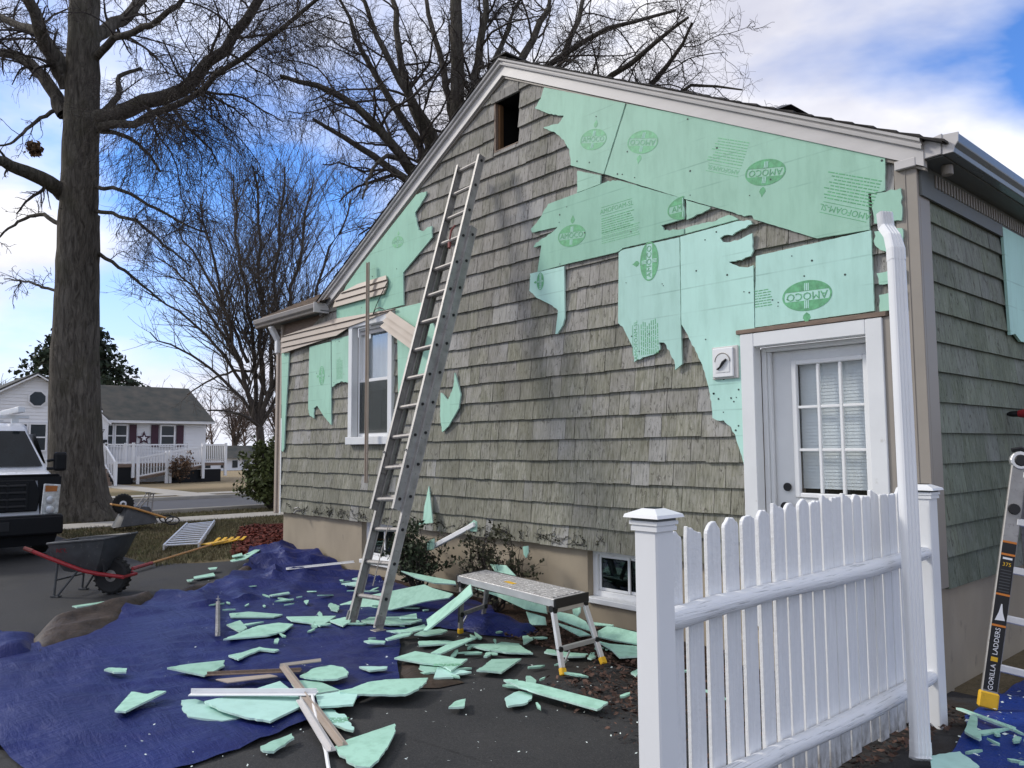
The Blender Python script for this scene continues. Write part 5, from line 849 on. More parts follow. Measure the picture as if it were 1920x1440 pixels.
for i in range(13):
    s_ = .25+i*.305; c = mid+across*(HW+.004)+upd*s_; b = MB(); b.tube([c, c+across*.010], [.015, .013], 8); b.build('rung_end', 'black', ld)
for sg in (-1, 1):
    c = mid+across*sg*HW; b = MB(); b.prism([c+Vector((0, -.05, .03)), c+Vector((0, .05, .03)), c+Vector((0, .035, .10)), c+Vector((0, -.02, .12))], across*.012*sg); b.box(c.x-.045, c.y-.06, -.0+.016, c.x+.045, c.y+.05, .036); b.build('foot', 'alu_dirty', ld, bev=.003)
    c = mid+across*sg*(hw2-.012)+fo+upd*(f0+.35); b = MB(); b.beam(c, c+upd*.16, .018, .05, up=fwd); b.tube([c+upd*.16, c+upd*.22+fwd*.03, c+upd*.19+fwd*.06], .008, 5); b.build('rung_lock', 'alu_dirty', ld)
c = mid+upd*(LT-.80); b = MB(); b.tube([c+fo-upd*.0, c+fo+fwd*.03-upd*.08, c+fo+fwd*.02-upd*.18], [.010, .012, .010], 6); b.tube([c+fo-upd*.2-across*.02, c+fo-upd*.27], [.02, .016], 8); b.build('rope_pulley', 'copper_red', ld)
b = MB(); pr_ = [mid+fo+upd*(LT-1.07)+across*.03]; 
for j in range(12): pr_.append(mid+upd*(LT-1.2-j*.3)+fo*.4+across*(.04+.01*math.sin(j)))
b.tube(pr_, .005, 5); b.build('rope', 'trim_tan', ld)

# hanging vertical channel in front of the window
ch = root('trim_channel', (-6.49, -.2, 1.16), 'long tan vertical trim channel hanging in front of the window', 'trim')
b = MB(); a, b_ = Vector((-6.62, -.12, 3.96)), Vector((-6.49, -.2, 1.16)); b.beam(a, b_, .052, .006, up=(0, 1, 0)); b.beam(a+Vector((-.023, -.010, 0)), b_+Vector((-.023, -.010, 0)), .006, .024, up=(0, 1, 0)); b.beam(a+Vector((.023, -.010, 0)), b_+Vector((.023, -.010, 0)), .006, .024, up=(0, 1, 0)); b.build('channel', 'siding_tan', ch)
b = MB(); b.tube([(-6.53, -.10, 3.30), (-6.45, -.09, 3.42), (-6.30, -.09, 3.58), (-6.22, -.085, 3.66)], .005, 5); b.tube([(-6.50, -.12, 3.28), (-6.44, -.13, 3.33), (-6.36, -.12, 3.34), (-6.28, -.10, 3.31)], .007, 5); b.build('cable', 'wire', ch)

# ------------------------------------------------------------------ work platform
wp = root('work_platform', (-2.7, -1.1, 0), 'folding aluminium work platform with yellow feet standing on foam scraps', 'platform')
FL, BL, BR, FR = Vector((-3.39, -1.19, .5)), Vector((-3.46, -.82, .5)), Vector((-2.09, -.985, .5)), Vector((-2.06, -1.36, .5))
b = MB(); b.prism([FL, FR, BR, BL], (0, 0, -.062)); tp = b.build('platform_top', 'alu_scuffed', wp, bev=.006)
def lerp4(u, v): return FL*(1-u)*(1-v)+FR*u*(1-v)+BR*u*v+BL*(1-u)*v
for i in range(7):
    v0 = .06+i*.128; q = MB(); q.prism([lerp4(.03, v0)+Vector((0, 0, .0015)), lerp4(.97, v0)+Vector((0, 0, .0015)), lerp4(.97, v0+.10)+Vector((0, 0, .0015)), lerp4(.03, v0+.10)+Vector((0, 0, .0015))], (0, 0, .004)); q.build('tread_strip', 'alu_scuffed', tp, bev=.0012)
q = MB(); q.prism([lerp4(.42, .30)+Vector((0, 0, .006)), lerp4(.52, .27)+Vector((0, 0, .006)), lerp4(.53, .40)+Vector((0, 0, .006)), lerp4(.43, .43)+Vector((0, 0, .006))], (0, 0, .0012)); q.build('sticker', 'yellow', tp)
q = MB(); q.prism([FR+Vector((.001, -.004, .003)), BR+Vector((.001, .004, .003)), BR+Vector((.020, .004, .003)), FR+Vector((.020, -.004, .003))], (0, 0, -.068)); q.build('end_cap', 'black', wp, bev=.004)
q = MB(); q.prism([FL+Vector((-.001, -.004, .003)), BL+Vector((-.001, .004, .003)), BL+Vector((-.02, .004, .003)), FL+Vector((-.02, -.004, .003))], (0, 0, -.068)); q.build('end_cap', 'black', wp, bev=.004)
q = MB(); q.beam(FL+Vector((0, -.003, -.03)), FR+Vector((0, -.003, -.03)), .006, .05); q.beam(BL+Vector((0, .003, -.03)), BR+Vector((0, .003, -.03)), .006, .05); q.build('side_rail', 'alu_bright', tp)
feet = {'fl': Vector((-3.385, -1.17, .0)), 'bl': Vector((-3.575, -.77, .0)), 'fr': Vector((-1.914, -1.42, .0)), 'br': Vector((-1.915, -1.0, .0))}
tops = {'fl': FL+Vector((.04, .01, -.07)), 'bl': BL+Vector((.04, -.01, -.07)), 'fr': FR+Vector((-.02, .01, -.07)), 'br': BR+Vector((-.02, -.01, -.07))}
for k_ in feet:
    a, c = tops[k_], feet[k_]; dd_ = (c-a).normalized(); m1 = a+(c-a)*.87
    b = MB(); b.beam(a, m1, .042, .026, up=(1, 0, 0)); lg = b.build('leg', 'alu_bright' if k_ in ('fr', 'br') else 'alu_dirty', wp, bev=.003)
    q = MB(); q.beam(m1, c+Vector((0, 0, .012)), .050, .034, up=(1, 0, 0)); q.build('foot', 'yellow', lg, bev=.005)
    q = MB(); q.tube([a+Vector((0, -.025, .0)), a+Vector((0, .025, .0))], .024, 10); q.build('hinge', 'black', lg)
    if k_ == 'fl':
        q = MB(); q.beam(a+(c-a)*.15+Vector((0, -.0225, 0)), a+(c-a)*.75+Vector((0, -.0225, 0)), .003, .02, up=(1, 0, 0)); q.build('caution_label', 'black', lg)
for s_ in 'fr fl'.split():
    pass
for L_, R_ in (('fr', 'br'), ('fl', 'bl')):
    for t in (.03, .60):
        p0 = tops[L_].lerp(feet[L_], t); p1 = tops[R_].lerp(feet[R_], t); b = MB(); b.beam(p0, p1, .024, .034); cb = b.build('crossbar', 'alu_bright' if L_ == 'fr' else 'alu_dirty', wp, bev=.003)
        for p_ in (p0, p1):
            q = MB(); q.tube([p_+Vector((-.02, 0, 0)), p_+Vector((.02, 0, 0))], .022, 8); q.build('joint', 'black', cb)
    p0 = tops[L_].lerp(feet[L_], .66).lerp(tops[R_].lerp(feet[R_], .66), .25); b = MB(); b.beam(p0, tops[L_].lerp(feet[L_], .86), .008, .014); b.build('brace', 'alu_bright', wp)

# ------------------------------------------------------------------ foam scraps on the ground
rt = random.Random(2)
for i, (lab, z, poly) in enumerate(DEBRIS):
    cx = sum(p[0] for p in poly)/len(poly); cy = sum(p[1] for p in poly)/len(poly)
    p2 = roughen(poly, .028, .006, 100+i)
    ta = rt.uniform(0, 6.28); tl = math.tan(R(rt.uniform(.6, 3.2))) if i % 5 and 'print' not in lab else 0; ux, uy = math.cos(ta), math.sin(ta); ext = max(-(x_-cx)*ux-(y_-cy)*uy for x_, y_ in p2); big = max(((x_-cx)**2+(y_-cy)**2)**.5 for x_, y_ in p2); tl = min(tl, .035/max(big, .1))
    b = MB(); b.prism([(x_, y_, z+.022+tl*((x_-cx)*ux+(y_-cy)*uy+ext)) for x_, y_ in p2], (0, 0, -.012), 0, 1)
    ob = b.build('foam_scrap', ['foam_pale' if 'pale' in lab or 'bluish' in lab or 'whit' in lab else 'foam_scrap', 'foam_edge'], None, tri=True)
    tag(ob, lab, 'foam scrap', 'torn foam scraps on the ground')
for i, (lab, n_, poly) in enumerate(TILTED):
    b = MB(); nv = Vector(n_); b.prism([Vector(p) for p in poly], -nv*.013, 0, 1); ob = b.build('foam_scrap', ['foam_scrap', 'foam_edge'], None, tri=True); tag(ob, lab, 'foam scrap', 'torn foam scraps on the ground')
def scrap_print(name_part, cx, cy, z, ang, w_, rows):
    ob = next(o for o in COL.objects if o.get('label') == name_part); q = MB(); rg = random.Random(3); ca, sa = math.cos(ang), math.sin(ang)
    for i in range(rows):
        u = -w_/2
        while u < w_/2:
            l_ = rg.uniform(.012, .05); P = [(u, -i*.022), (u+l_, -i*.022), (u+l_, -i*.022-.010), (u, -i*.022-.010)]; q.add([(cx+a*ca-c*sa, cy+a*sa+c*ca, z) for a, c in P], [(0, 1, 2, 3)]); u += l_+.008
    q.build('printed_text', 'foam_ink', ob)
scrap_print('printed foam board with notched right end on asphalt', -2.588, -1.929, .0535, .85, .16, 3)
scrap_print('curved foam scrap with printed patch right of the bent white strip', -2.163, -3.040, .0355, .85, .12, 4)
rc = random.Random(17); chips = []
for k in range(6):
    n_ = rc.randint(4, 6); P = [(.75*rc.uniform(.6, 1)*math.cos(6.28*i/n_), .22*rc.uniform(.4, 1)*math.sin(6.28*i/n_), 0) for i in range(n_)]; b = MB(); b.prism([(x*.14, y*.14, .012) for x, y, _ in P], (0, 0, -.012)); o = b.build('foam_chip', 'foam_scrap'); chips.append(o.data); bpy.data.objects.remove(o)
def chip_set(n, poly, lab, zb):
    c = 0; xs = [p[0] for p in poly]; ys = [p[1] for p in poly]
    while c < n:
        p = (rc.uniform(min(xs), max(xs)), rc.uniform(min(ys), max(ys)))
        if not inside(p, poly): continue
        o = bpy.data.objects.new('foam_chip', rc.choice(chips)); COL.objects.link(o); o.location = (p[0], p[1], zb+rc.uniform(.002, .012)); o.rotation_euler = (rc.uniform(-.16, .16), rc.uniform(-.16, .16), rc.uniform(0, 6.28)); s_ = rc.uniform(.35, 1.25); o.scale = (s_, s_, 1); tag(o, lab, 'foam chip', 'small foam chips'); c += 1
chip_set(46, [(-7.6, -.5), (-6.3, -2.2), (-4.0, -2.6), (-3.2, -1.9), (-3.9, -.9), (-6.5, -.5)], 'small foam chip scattered on the far tarp around the ladder', .034)
chip_set(40, [(-3.4, -1.5), (-2.6, -2.4), (-1.4, -2.0), (-.6, -1.0), (-1.6, -.5), (-3.2, -.75)], 'small foam chip on the dirty asphalt around the work platform', .012)
chip_set(12, [(.42, -.45), (.5, -1.1), (.9, -.9), (.8, -.1)], 'small foam chip on the tarp by the multi-position ladder', .03)

# loose trim lengths
def trim(name, lab, pts, w_, h_, m, cat='trim'):
    b = MB()
    for a, c in zip(pts[:-1], pts[1:]): b.beam(a, c, w_, .006); b.beam(Vector(a)+Vector((0, 0, h_/2)), Vector(c)+Vector((0, 0, h_/2)), .006, h_)
    return tag(b.build(name, m), lab, cat, 'loose trim lengths')
trim('trim_length', 'wide white trim length lying across the big kite-shaped foam board', [(-3.03, -3.55, .085), (-2.50, -2.98, .085)], .085, .03, 'tape')
trim('trim_length', 'upper tan strip of the crossed pair on the tarp edge', [(-3.12, -2.90, .11), (-1.76, -3.22, .03)], .055, .02, 'siding_tan')
trim('trim_length', 'lower tan strip of the crossed pair ending at the shark-fin scrap', [(-2.50, -3.09, .07), (-1.74, -3.30, .03)], .05, .02, 'trim_grey')
b = MB(); b.tube([(-2.46, -3.03, .09), (-2.28, -3.11, .06), (-2.08, -3.19, .035), (-1.78, -3.31, .022), (-1.5, -3.44, .012), (-1.3, -3.52, .012)], .010, 8); tag(b.build('trim_length', 'tape', smooth=True), 'thin bent white strip curving over the asphalt', 'trim', 'loose trim lengths')
trim('trim_length', 'grey metal channel lying on the tarp pointing at the camera', [(-6.13, -2.165, .06), (-4.52, -2.80, .06)], .04, .03, 'alu')
trim('trim_length', 'white board lying on the tarp by the foundation', [(-7.25, -.88, .10), (-6.95, -.10, .14)], .10, .02, 'tape')
b = MB(); b.beam((-4.95, -.30, .53), (-4.25, -.30, .81), .05, .05); tag(b.build('trim_length', 'tape', bev=.006), 'weathered white strip raised slantwise among the bushes', 'trim', 'loose trim lengths')
trim('trim_length', 'long brown-edged siding strip beside the oval foam scrap', [(-3.48, -3.28, .055), (-3.06, -2.80, .075)], .05, .02, 'wood_brown')
b = MB()
for i in range(3): b.beam((-3.30+i*.035, -2.84-i*.012, .07+.01*i), (-3.18+i*.035, -2.60-i*.012, .085+.01*i), .075, .006)
tag(b.build('siding_scrap', 'trim_tan'), 'small ribbed siding scrap sticking up behind the oval foam scrap', 'siding', None)
b = MB(); b.prism([(-3.33, -3.28, .05), (-3.20, -3.25, .05), (-3.08, -2.96, .06), (-3.16, -2.98, .06)], (0, 0, .006)); tag(b.build('siding_scrap', 'siding_tan'), 'torn brown siding scrap beside the pointed foam triangle', 'siding', None)

# ------------------------------------------------------------------ tarps
def tarp_mesh(name, poly, hf, m, step=.07, parent=None):
    pts = []; n = len(poly); V = []
    for i in range(n):
        a = Vector(poly[i]); c = Vector(poly[(i+1) % n]); k_ = max(1, int((c-a).length/step))
        for j in range(k_): V.append(a+(c-a)*j/k_)
    nb = len(V); E = [(i, (i+1) % nb) for i in range(nb)]
    bp = [tuple(v) for v in V]
    xs = [p[0] for p in poly]; ys = [p[1] for p in poly]; rg = random.Random(9)
    x = min(xs)
    while x < max(xs):
        y = min(ys)
        while y < max(ys):
            p = (x+rg.uniform(-.3, .3)*step, y+rg.uniform(-.3, .3)*step)
            if inside(p, poly) and edge_dist(p, poly) > step*.45: V.append(Vector(p))
            y += step
        x += step
    r = geometry.delaunay_2d_cdt(V, E, [], 1, 1e-5)
    vs, fs = r[0], r[2]
    co = [(v.x, v.y, hf(v.x, v.y)) for v in vs]
    b = MB(); b.add(co, [tuple(f) for f in fs if len(f) == 3]); return b.build(name, m, parent, smooth=True)
def ridge(x, y, ang, sc, seed, st=5.0):
    u = x*math.cos(ang)+y*math.sin(ang); v = -x*math.sin(ang)+y*math.cos(ang)
    n_ = noise.noise(Vector((u*sc/st, v*sc+.25*noise.noise(Vector((u*1.1, v*1.1, seed+5))), seed))); return max(0, 1-abs(n_)*4.2)**1.3
TP = [(x, min(y, -.04) if x > -9.2 else y) for x, y in TARP]
def tarp_h(x, y):
    far = max(0, min(1, (-x-5.2)/2.5)); h = .006
    h += .030*ridge(x, y, .35, 1.2, 1.3)+.026*ridge(x, y, 1.2, 2.6, 4.1)+.014*ridge(x, y, -.5, 3.4, 7.7)+.012*ridge(x, y, .7, 5.0, 2.7)
    h += far*(.085*ridge(x, y, .9, 1.6, 2.2)+.07*ridge(x, y, -.2, 2.2, 5.5)+.03*abs(noise.noise(Vector((x*2.2, y*2.2, 3)))))
    near_c = math.exp(-((x+8.9)**2/.8+(y+.15)**2/.25)); h += near_c*(.10+.08*noise.noise(Vector((x*3, y*3, 8))))
    rt_ = math.exp(-((x+3.1)**2/.6+(y+1.9)**2/.4)); h += rt_*.03*ridge(x, y, .6, 4, 9.1)
    lim = .032 if x > -6 else .3
    return min(h, lim)
tp_ = root('tarp', (-5, -2, 0), 'large crumpled blue tarp spread over the driveway under the gable', 'tarp')
tarp_mesh('sheet', TP, tarp_h, 'tarp', .06, tp_)
def soft(x, y, ang, sc, seed):
    u = x*math.cos(ang)+y*math.sin(ang); v = -x*math.sin(ang)+y*math.cos(ang); n_ = noise.noise(Vector((u*sc/4, v*sc, seed))); return math.exp(-(n_/.22)**2)
def fold(name, poly, amp, m, seed):
    def hf(x, y):
        e = edge_dist((x, y), poly); return .004+amp*min(1, e/.18)**.7*(.6+.3*noise.noise(Vector((x*1.6, y*1.6, seed))))+.05*soft(x, y, 2.52, 2.4, seed)*min(1, e/.08)+.02*soft(x, y, 2.3, 3.6, seed+2)*min(1, e/.08)
    return tarp_mesh(name, poly, hf, m, .032, tp_)
fold('folded_edge', FOLD, .13, 'tarp_brown', 1.0); fold('folded_edge', FOLD2, .06, 'tarp_brown', 4.0); fold('turned_corner', FOLD3, .10, 'tarp', 6.0)
fold('dark_flap', [(-2.48, -2.40), (-2.30, -2.20), (-2.28, -2.0), (-2.62, -1.98), (-2.9, -1.92), (-3.0, -2.02), (-2.75, -2.2)], .02, 'tarp_brown', 3.0)
fold('bunched_end', [(-3.75, -1.08), (-3.25, -1.05), (-2.95, -.88), (-3.0, -.62), (-3.4, -.5), (-3.9, -.45)], .10, 'tarp', 2.0)
def tarp2_h(x, y): return .006+.02*ridge(x, y, .8, 2.2, 3.3)+.012*ridge(x, y, -.4, 3, 6.1)
TARP2B = [(.33, -.52), (.24, -.30), (.26, .1), (.25, .5), (.25, 1.0), (.3, 2.2), (1.6, 2.2), (1.7, .4), (1.4, -1.4), (.5, -1.55), (.42, -1.1)]
t2 = tarp_mesh('tarp', TARP2B, tarp2_h, 'tarp_right', .06); tag(t2, 'bright blue tarp with crumbs under the multi-position ladder', 'tarp')

# ------------------------------------------------------------------ multi-position ladder at the side wall
ml = root('multi_position_ladder', (.45, .2, 0), 'folding multi-position aluminium ladder with black labels and yellow foot', 'ladder')
g0 = Vector((.30, -.10, .03)); g1 = Vector((.475, .16, 1.50)); gd_ = (g1-g0).normalized(); gs = Vector((.86, .50, 0)); gs = (gs-gd_*gs.dot(gd_)).normalized(); gn = gd_.cross(gs)
if gn.dot(CAM-g0) < 0: gn = -gn
W2 = .46
def lrail(p0, p1, name, m='alu'):
    b = MB(); b.beam(p0, p1, .030, .085, up=gs); return b.build(name, m, ml, bev=.005)
lr_ = lrail(g0, g1, 'rail'); lrail(g0+gs*W2, g1+gs*(W2-.06), 'rail')
h0 = g1+gd_*-.02
for k_ in (0, 1):
    c = h0+gs*(0 if k_ == 0 else W2-.06); b = MB(); b.tube([c-gn*.024, c+gn*.024], .055, 16); hg = b.build('hinge', 'alu_bright', ml, bev=.004)
    q = MB(); q.tube([c+gn*.0245, c+gn*.034], [.036, .030], 14); q.build('lock_knob', 'black', hg)
    q = MB(); q.tube([c+gd_*.055+gn*.0-gs*.05, c+gd_*.075, c+gd_*.05+gs*.06], .014, 6); q.build('hinge_guard', 'black', hg)
    q = MB(); q.tube([c-gd_*.30+gn*.018, c-gd_*.30+gn*.034], [.034, .030], 14); q.build('adjust_knob', 'black', lr_ if k_ == 0 else hg)
for i in range(5):
    s_ = .24+i*.29; b = MB(); b.beam(g0+gd_*s_+gs*.02, g0+gd_*s_+gs*(W2-.02), .032, .045, up=gd_); b.build('rung', 'alu_bright', ml, bev=.006)
b = MB(); b.beam(g0-gd_*.005, g0+gd_*.09, .046, .105, up=gs); b.build('foot', 'yellow', ml, bev=.008)
b = MB(); b.beam(g0+gs*W2, g0+gs*W2+gd_*.09, .046, .105, up=gs); b.build('foot', 'yellow', ml, bev=.008)
r0 = Vector((.36, .75, .03)); b = MB(); b.beam(r0, h0+Vector((0, .03, -.03)), .030, .08, up=gs); b.build('rear_rail', 'alu', ml, bev=.004); b = MB(); b.beam(r0+gs*.5, h0+gs*.4+Vector((0, .03, -.03)), .030, .08, up=gs); b.build('rear_rail', 'alu', ml, bev=.004)
for i in range(4):
    t = .12+i*.22; b = MB(); b.beam(r0.lerp(h0, t), (r0+gs*.5).lerp(h0+gs*.4, t), .03, .045, up=gd_); b.build('rear_rung', 'alu_bright', ml, bev=.005)
b = MB(); b.beam(r0, r0+Vector((0, 0, .07)), .09, .05); b.build('rear_foot', 'yellow', ml, bev=.006)
def lab_(s0, s1, m, name, d=.0008, wv=.074):
    q = MB(); o = gn*(.0155+d)
    P = [g0+gd_*s0-gs*wv/2+o, g0+gd_*s0+gs*wv/2+o, g0+gd_*s1+gs*wv/2+o, g0+gd_*s1-gs*wv/2+o]; q.prism(P, gn*.0006); return q.build(name, m, lr_)
lab_(.10, .98, 'black', 'label_strip')
for s_ in (.475, .66, .90, .975): lab_(s_, s_+.012, 'orange', 'label_line', .0016)
def ltext(txt, size, sc, m, cu=0):
    v, f = text_mesh(txt, size); q = MB(); q.add([g0+gd_*(sc+u)+gs*(-w_+cu)+gn*.0182 for u, w_ in v], f); q.build('lettering', m, lr_)
ltext('GORILLA', .038, .178, 'text_white'); ltext('LADDERS', .038, .388, 'text_white'); lab_(.270, .296, 'yellow', 'emblem', .0016, .036)
def htext(txt, size, sc, m, cu=0):
    v, f = text_mesh(txt, size); q = MB(); q.add([g0+gd_*(sc+w_)+gs*(u+cu)+gn*.0182 for u, w_ in v], f); q.build('lettering', m, lr_)
htext('375', .032, .845, 'yellow'); lab_(.876, .888, 'text_white', 'label_mark', .0016, .05)
for i in range(8): lab_(.682+i*.018, .688+i*.018, 'tray', 'label_row', .0016, .056)
q = MB(); q.add([g0+gd_*(.51+a_)+gs*c_+gn*.0182 for a_, c_ in ((0, -.025), (.005, .028), (.05, .012), (.10, .004), (.10, -.002), (.05, -.010))], [(0, 1, 2, 3, 4, 5)]); q.build('label_picture', 'text_white', lr_)

# ------------------------------------------------------------------ wheelbarrows
def wheelbarrow(loc, rz, lab, hand, grip, hub, flip=False):
    o = root('wheelbarrow', loc, lab, 'wheelbarrow', 'wheelbarrows', rz)
    if flip: o.rotation_euler = (math.pi, 0, rz)
    def wall_(pts, t=.006):
        return pts
    rim = [(-.98, -.30, .62), (-.98, .30, .62), (-.70, .36, .64), (.02, .33, .68), (.16, .20, .70), (.16, -.20, .70), (.02, -.33, .68), (-.70, -.36, .64)]
    midr = [(-.88, -.26, .48), (-.88, .26, .48), (-.66, .29, .47), (-.10, .27, .48), (.0, .17, .49), (.0, -.17, .49), (-.10, -.27, .48), (-.66, -.29, .47)]
    bot = [(-.76, -.20, .35), (-.76, .20, .35), (-.62, .22, .34), (-.22, .20, .34), (-.14, .13, .35), (-.14, -.13, .35), (-.22, -.20, .34), (-.62, -.22, .34)]
    rim, midr, bot = ([(x*.68+.06, y*.86, z-(.05 if z > .6 else .08 if z > .45 else .08)) for x, y, z in q_] for q_ in (rim, midr, bot))
    k_ = .68
    b = MB(); n = 8; V = rim+midr+bot; inn = [(x*.985-.005, y*.975, z+.006) for x, y, z in V]
    F_ = []
    for r0 in (0, 1):
        for k in range(n): F_.append((r0*n+k, r0*n+(k+1) % n, (r0+1)*n+(k+1) % n, (r0+1)*n+k))
    F_.append(tuple(range(2*n, 3*n))); G = [tuple(24+i for i in reversed(f)) for f in F_]
    b.add(V+inn, F_+G+[(k, 24+k, 24+(k+1) % n, (k+1) % n) for k in range(n)]); tr = b.build('tray', 'tray', o, smooth=True)
    q = MB(); q.tube(rim+[rim[0]], .013, 6); q.build('rim', 'tray', tr, smooth=True)
    for s_ in (-1, 1):
        q = MB(); q.tube([(.20, s_*.11, .20), (-.05, s_*.19, .245), (-.2*k_-.05, s_*.245, .285), (-.8*k_, s_*.29, .42), (-1.10*k_, s_*.305, .50)], [.020, .022, .022, .022, .020], 8); hd = q.build('handle', hand, o, smooth=True)
        if grip == 'loop':
            q = MB(); q.tube([(-1.06*k_, s_*.30, .495)]+[(-1.10*k_-.13+.13*math.cos(R(a)), s_*.29, .56+.075*math.sin(R(a))) for a in range(0, 361, 30)], .014, 6); q.build('grip', 'black', hd, smooth=True)
        else:
            q = MB(); q.tube([(-1.08*k_, s_*.305, .497), (-1.22*k_, s_*.312, .53)], [.024, .022], 8); q.build('grip', 'copper_red', hd, smooth=True)
        q = MB(); q.tube([(-.72*k_, s_*.235, .40), (-.76*k_, s_*.235, .02), (-.70*k_, s_*.235, .015), (-.36*k_, s_*.18, .33)], .013, 6); q.build('leg', 'tray' if not flip else 'alu_dirty', o)
        q = MB(); q.box(-.80*k_, s_*.235-.03, .0, -.66*k_, s_*.235+.03, .014); q.build('leg_shoe', 'tray', o)
        q = MB(); q.beam((-.02, s_*.12, .25), (.02, s_*.235, .56), .03, .012, up=(1, 0, 0)); q.build('strut', 'tray', o)
    q = MB(); q.tube([(-.74*k_, -.235, .18), (-.74*k_, .235, .18)], .010, 6); q.build('leg_brace', 'tray', o)
    q = MB(); q.tube([(.20, -.13, .20), (.20, .13, .20)], .018, 6); q.build('nose_bar', hand, o)
    q = MB(); P = [(.11, -.038), (.17, -.05), (.195, -.036), (.20, 0), (.195, .036), (.17, .05), (.11, .038)]
    q.lathe([(r, h) for r, h in P], (0, 0, .20), 'y', 22); wh = q.build('wheel', 'rubber', o, smooth=True)
    q = MB(); q.lathe([(.112, -.036), (.085, -.030), (.03, -.052), (.03, .052), (.085, .030), (.112, .036)], (0, 0, .20), 'y', 18); q.build('hub', hub, wh, smooth=True)
    q = MB(); q.tube([(0, -.12, .20), (0, .12, .20)], .010, 6); q.build('axle', 'alu_dirty', wh)
    for k in range(22):
        a = 2*math.pi*k/22; c, s2 = math.cos(a), math.sin(a); q = MB(); q.beam((c*.200, -.044, .20+s2*.200), (c*.200, .044, .20+s2*.200), .022, .010, up=(c, 0, s2)); q.build('tread_lug', 'rubber', wh)
    return o
wb = wheelbarrow((-7.57, -2.78, 0), R(42), 'grey wheelbarrow with red handles on the asphalt in front of the van', 'red', 'plain', 'alu_dirty')
v, f = text_mesh('ACE', .085); q = MB(); q.add([(-.42+u*.8, -.274-(w_+.0)*.42-.010, .50+w_*.8) for u, w_ in v], f); q.build('lettering', 'red', wb)
wheelbarrow((-14.95, -.62, .72), R(-97), 'overturned grey wheelbarrow with yellow handles and loop grips by the big tree', 'wood_handle', 'loop', 'van_white', True)

# aluminium ladder section lying on the lawn
ll = root('ladder_section', (-12.9, 0, 0), 'short aluminium ladder section lying flat on the lawn', 'ladder')
a0, a1 = Vector((-10.98, -1.12, .06)), Vector((-14.55, .50, .06)); b0, b1 = Vector((-10.86, -.62, .06)), Vector((-14.75, 1.14, .06)); 
for p, p2 in ((a0, a1), (b0, b1)): q = MB(); q.beam(p, p2, .03, .09); q.build('rail', 'alu_bright', ll, bev=.003)
for i in range(12): t = .02+i*.085; q = MB(); q.beam(a0.lerp(a1, t)+Vector((0, 0, .02)), b0.lerp(b1, t)+Vector((0, 0, .02)), .10, .02); q.build('rung', 'alu_bright', ll, bev=.003)
# long-handled yellow scraper
br_ = root('scraper', (-10.3, -1, 0), 'long wooden-handled scraper with yellow head lying on the lawn edge', 'tool')
q = MB(); q.tube([(-9.16, -2.03, .045), (-10.9, -.30, .07)], [.016, .014], 8); q.build('shaft', 'wood_handle', br_, smooth=True)
q = MB(); q.tube([(-9.05, -2.14, .045), (-9.40, -1.79, .047)], .024, 8); q.build('grip', 'red', br_, smooth=True)
q = MB(); q.beam((-10.75, -.45, .07), (-11.2, -.02, .05), .05, .04); q.beam((-11.0, -.42, .04), (-11.45, .25, .04), .26, .02); q.build('head', 'yellow', br_, bev=.006)
for i in range(5): q = MB(); c = Vector((-11.3+i*.03, -.18+i*.10, .05)); q.beam(c, c+Vector((-.20, .15, .03)), .05, .012); q.build('tine', 'yellow', br_)

# ------------------------------------------------------------------ van (nose towards the camera, its near flank in view)
vn = root('van', (-11.5, -3.45, 0), 'white work van with black grille parked on the driveway', 'van')
X0, YC = -11.32, -3.47
def vb(dx, dy, z): return (X0-dx, YC+dy, z)
def loft(rings, name, m, par, smooth=True, bev=0, caps=True):
    b = MB(); n = len(rings[0]); V = [p for r in rings for p in r]; F_ = [(i*n+k, i*n+(k+1) % n, (i+1)*n+(k+1) % n, (i+1)*n+k) for i in range(len(rings)-1) for k in range(n)]
    if caps: F_ += [tuple(range(n)), tuple(range((len(rings)-1)*n, len(rings)*n))]
    b.add(V, F_); return b.build(name, m, par, smooth=smooth, bev=bev)
def ring(dx, hw, z0, z1, r=.10, top=None):
    top = top if top is not None else hw; P = []
    for sx, sz, a0 in ((1, 1, 0), (-1, 1, 90), (-1, -1, 180), (1, -1, 270)):
        h_ = top if sz > 0 else hw
        for a in (0, 30, 60, 90): P.append(vb(dx, sx*(h_-r)+r*math.cos(R(a0+a)), (z1-r if sz > 0 else z0+r)+r*math.sin(R(a0+a))))
    return P
body = loft([ring(.06, .90, .50, 1.18, .06, .80), ring(.16, .97, .45, 1.24, .09, .88), ring(.50, 1.0, .42, 1.28, .09, .93), ring(.95, 1.0, .42, 1.33, .09, .95), ring(1.0, 1.0, .42, 1.34, .09, .96), ring(5.4, 1.0, .42, 1.36, .09, .97)], 'body', 'van_white', vn)
cab = loft([ring(.80, .93, 1.22, 1.32, .03, .92), ring(1.35, .95, 1.22, 1.94, .10, .74), ring(1.55, .96, 1.22, 2.03, .12, .78), ring(5.4, .96, 1.22, 2.06, .12, .80)], 'cab', 'van_white', vn)
q = MB(); q.prism([vb(.775, -.86, 1.345), vb(.775, .86, 1.345), vb(1.275, .69, 1.90), vb(1.275, -.69, 1.90)], (-.02, 0, -.0)); q.build('windscreen', 'windscreen', cab)
q = MB(); q.add([vb(1.05, .955, 1.38), vb(1.9, .972, 1.38), vb(1.9, .855, 1.86), vb(1.42, .86, 1.86)], [(0, 1, 2, 3)]); q.build('side_window', 'windscreen', cab)
q = MB(); q.prism([vb(.04, -.78, .70), vb(.04, .66, .70), vb(.04, .70, .95), vb(.04, .62, 1.16), vb(.04, -.62, 1.16), vb(.04, -.78, .95)], (.03, 0, 0)); gr = q.build('grille', 'van_black', vn, bev=.012)
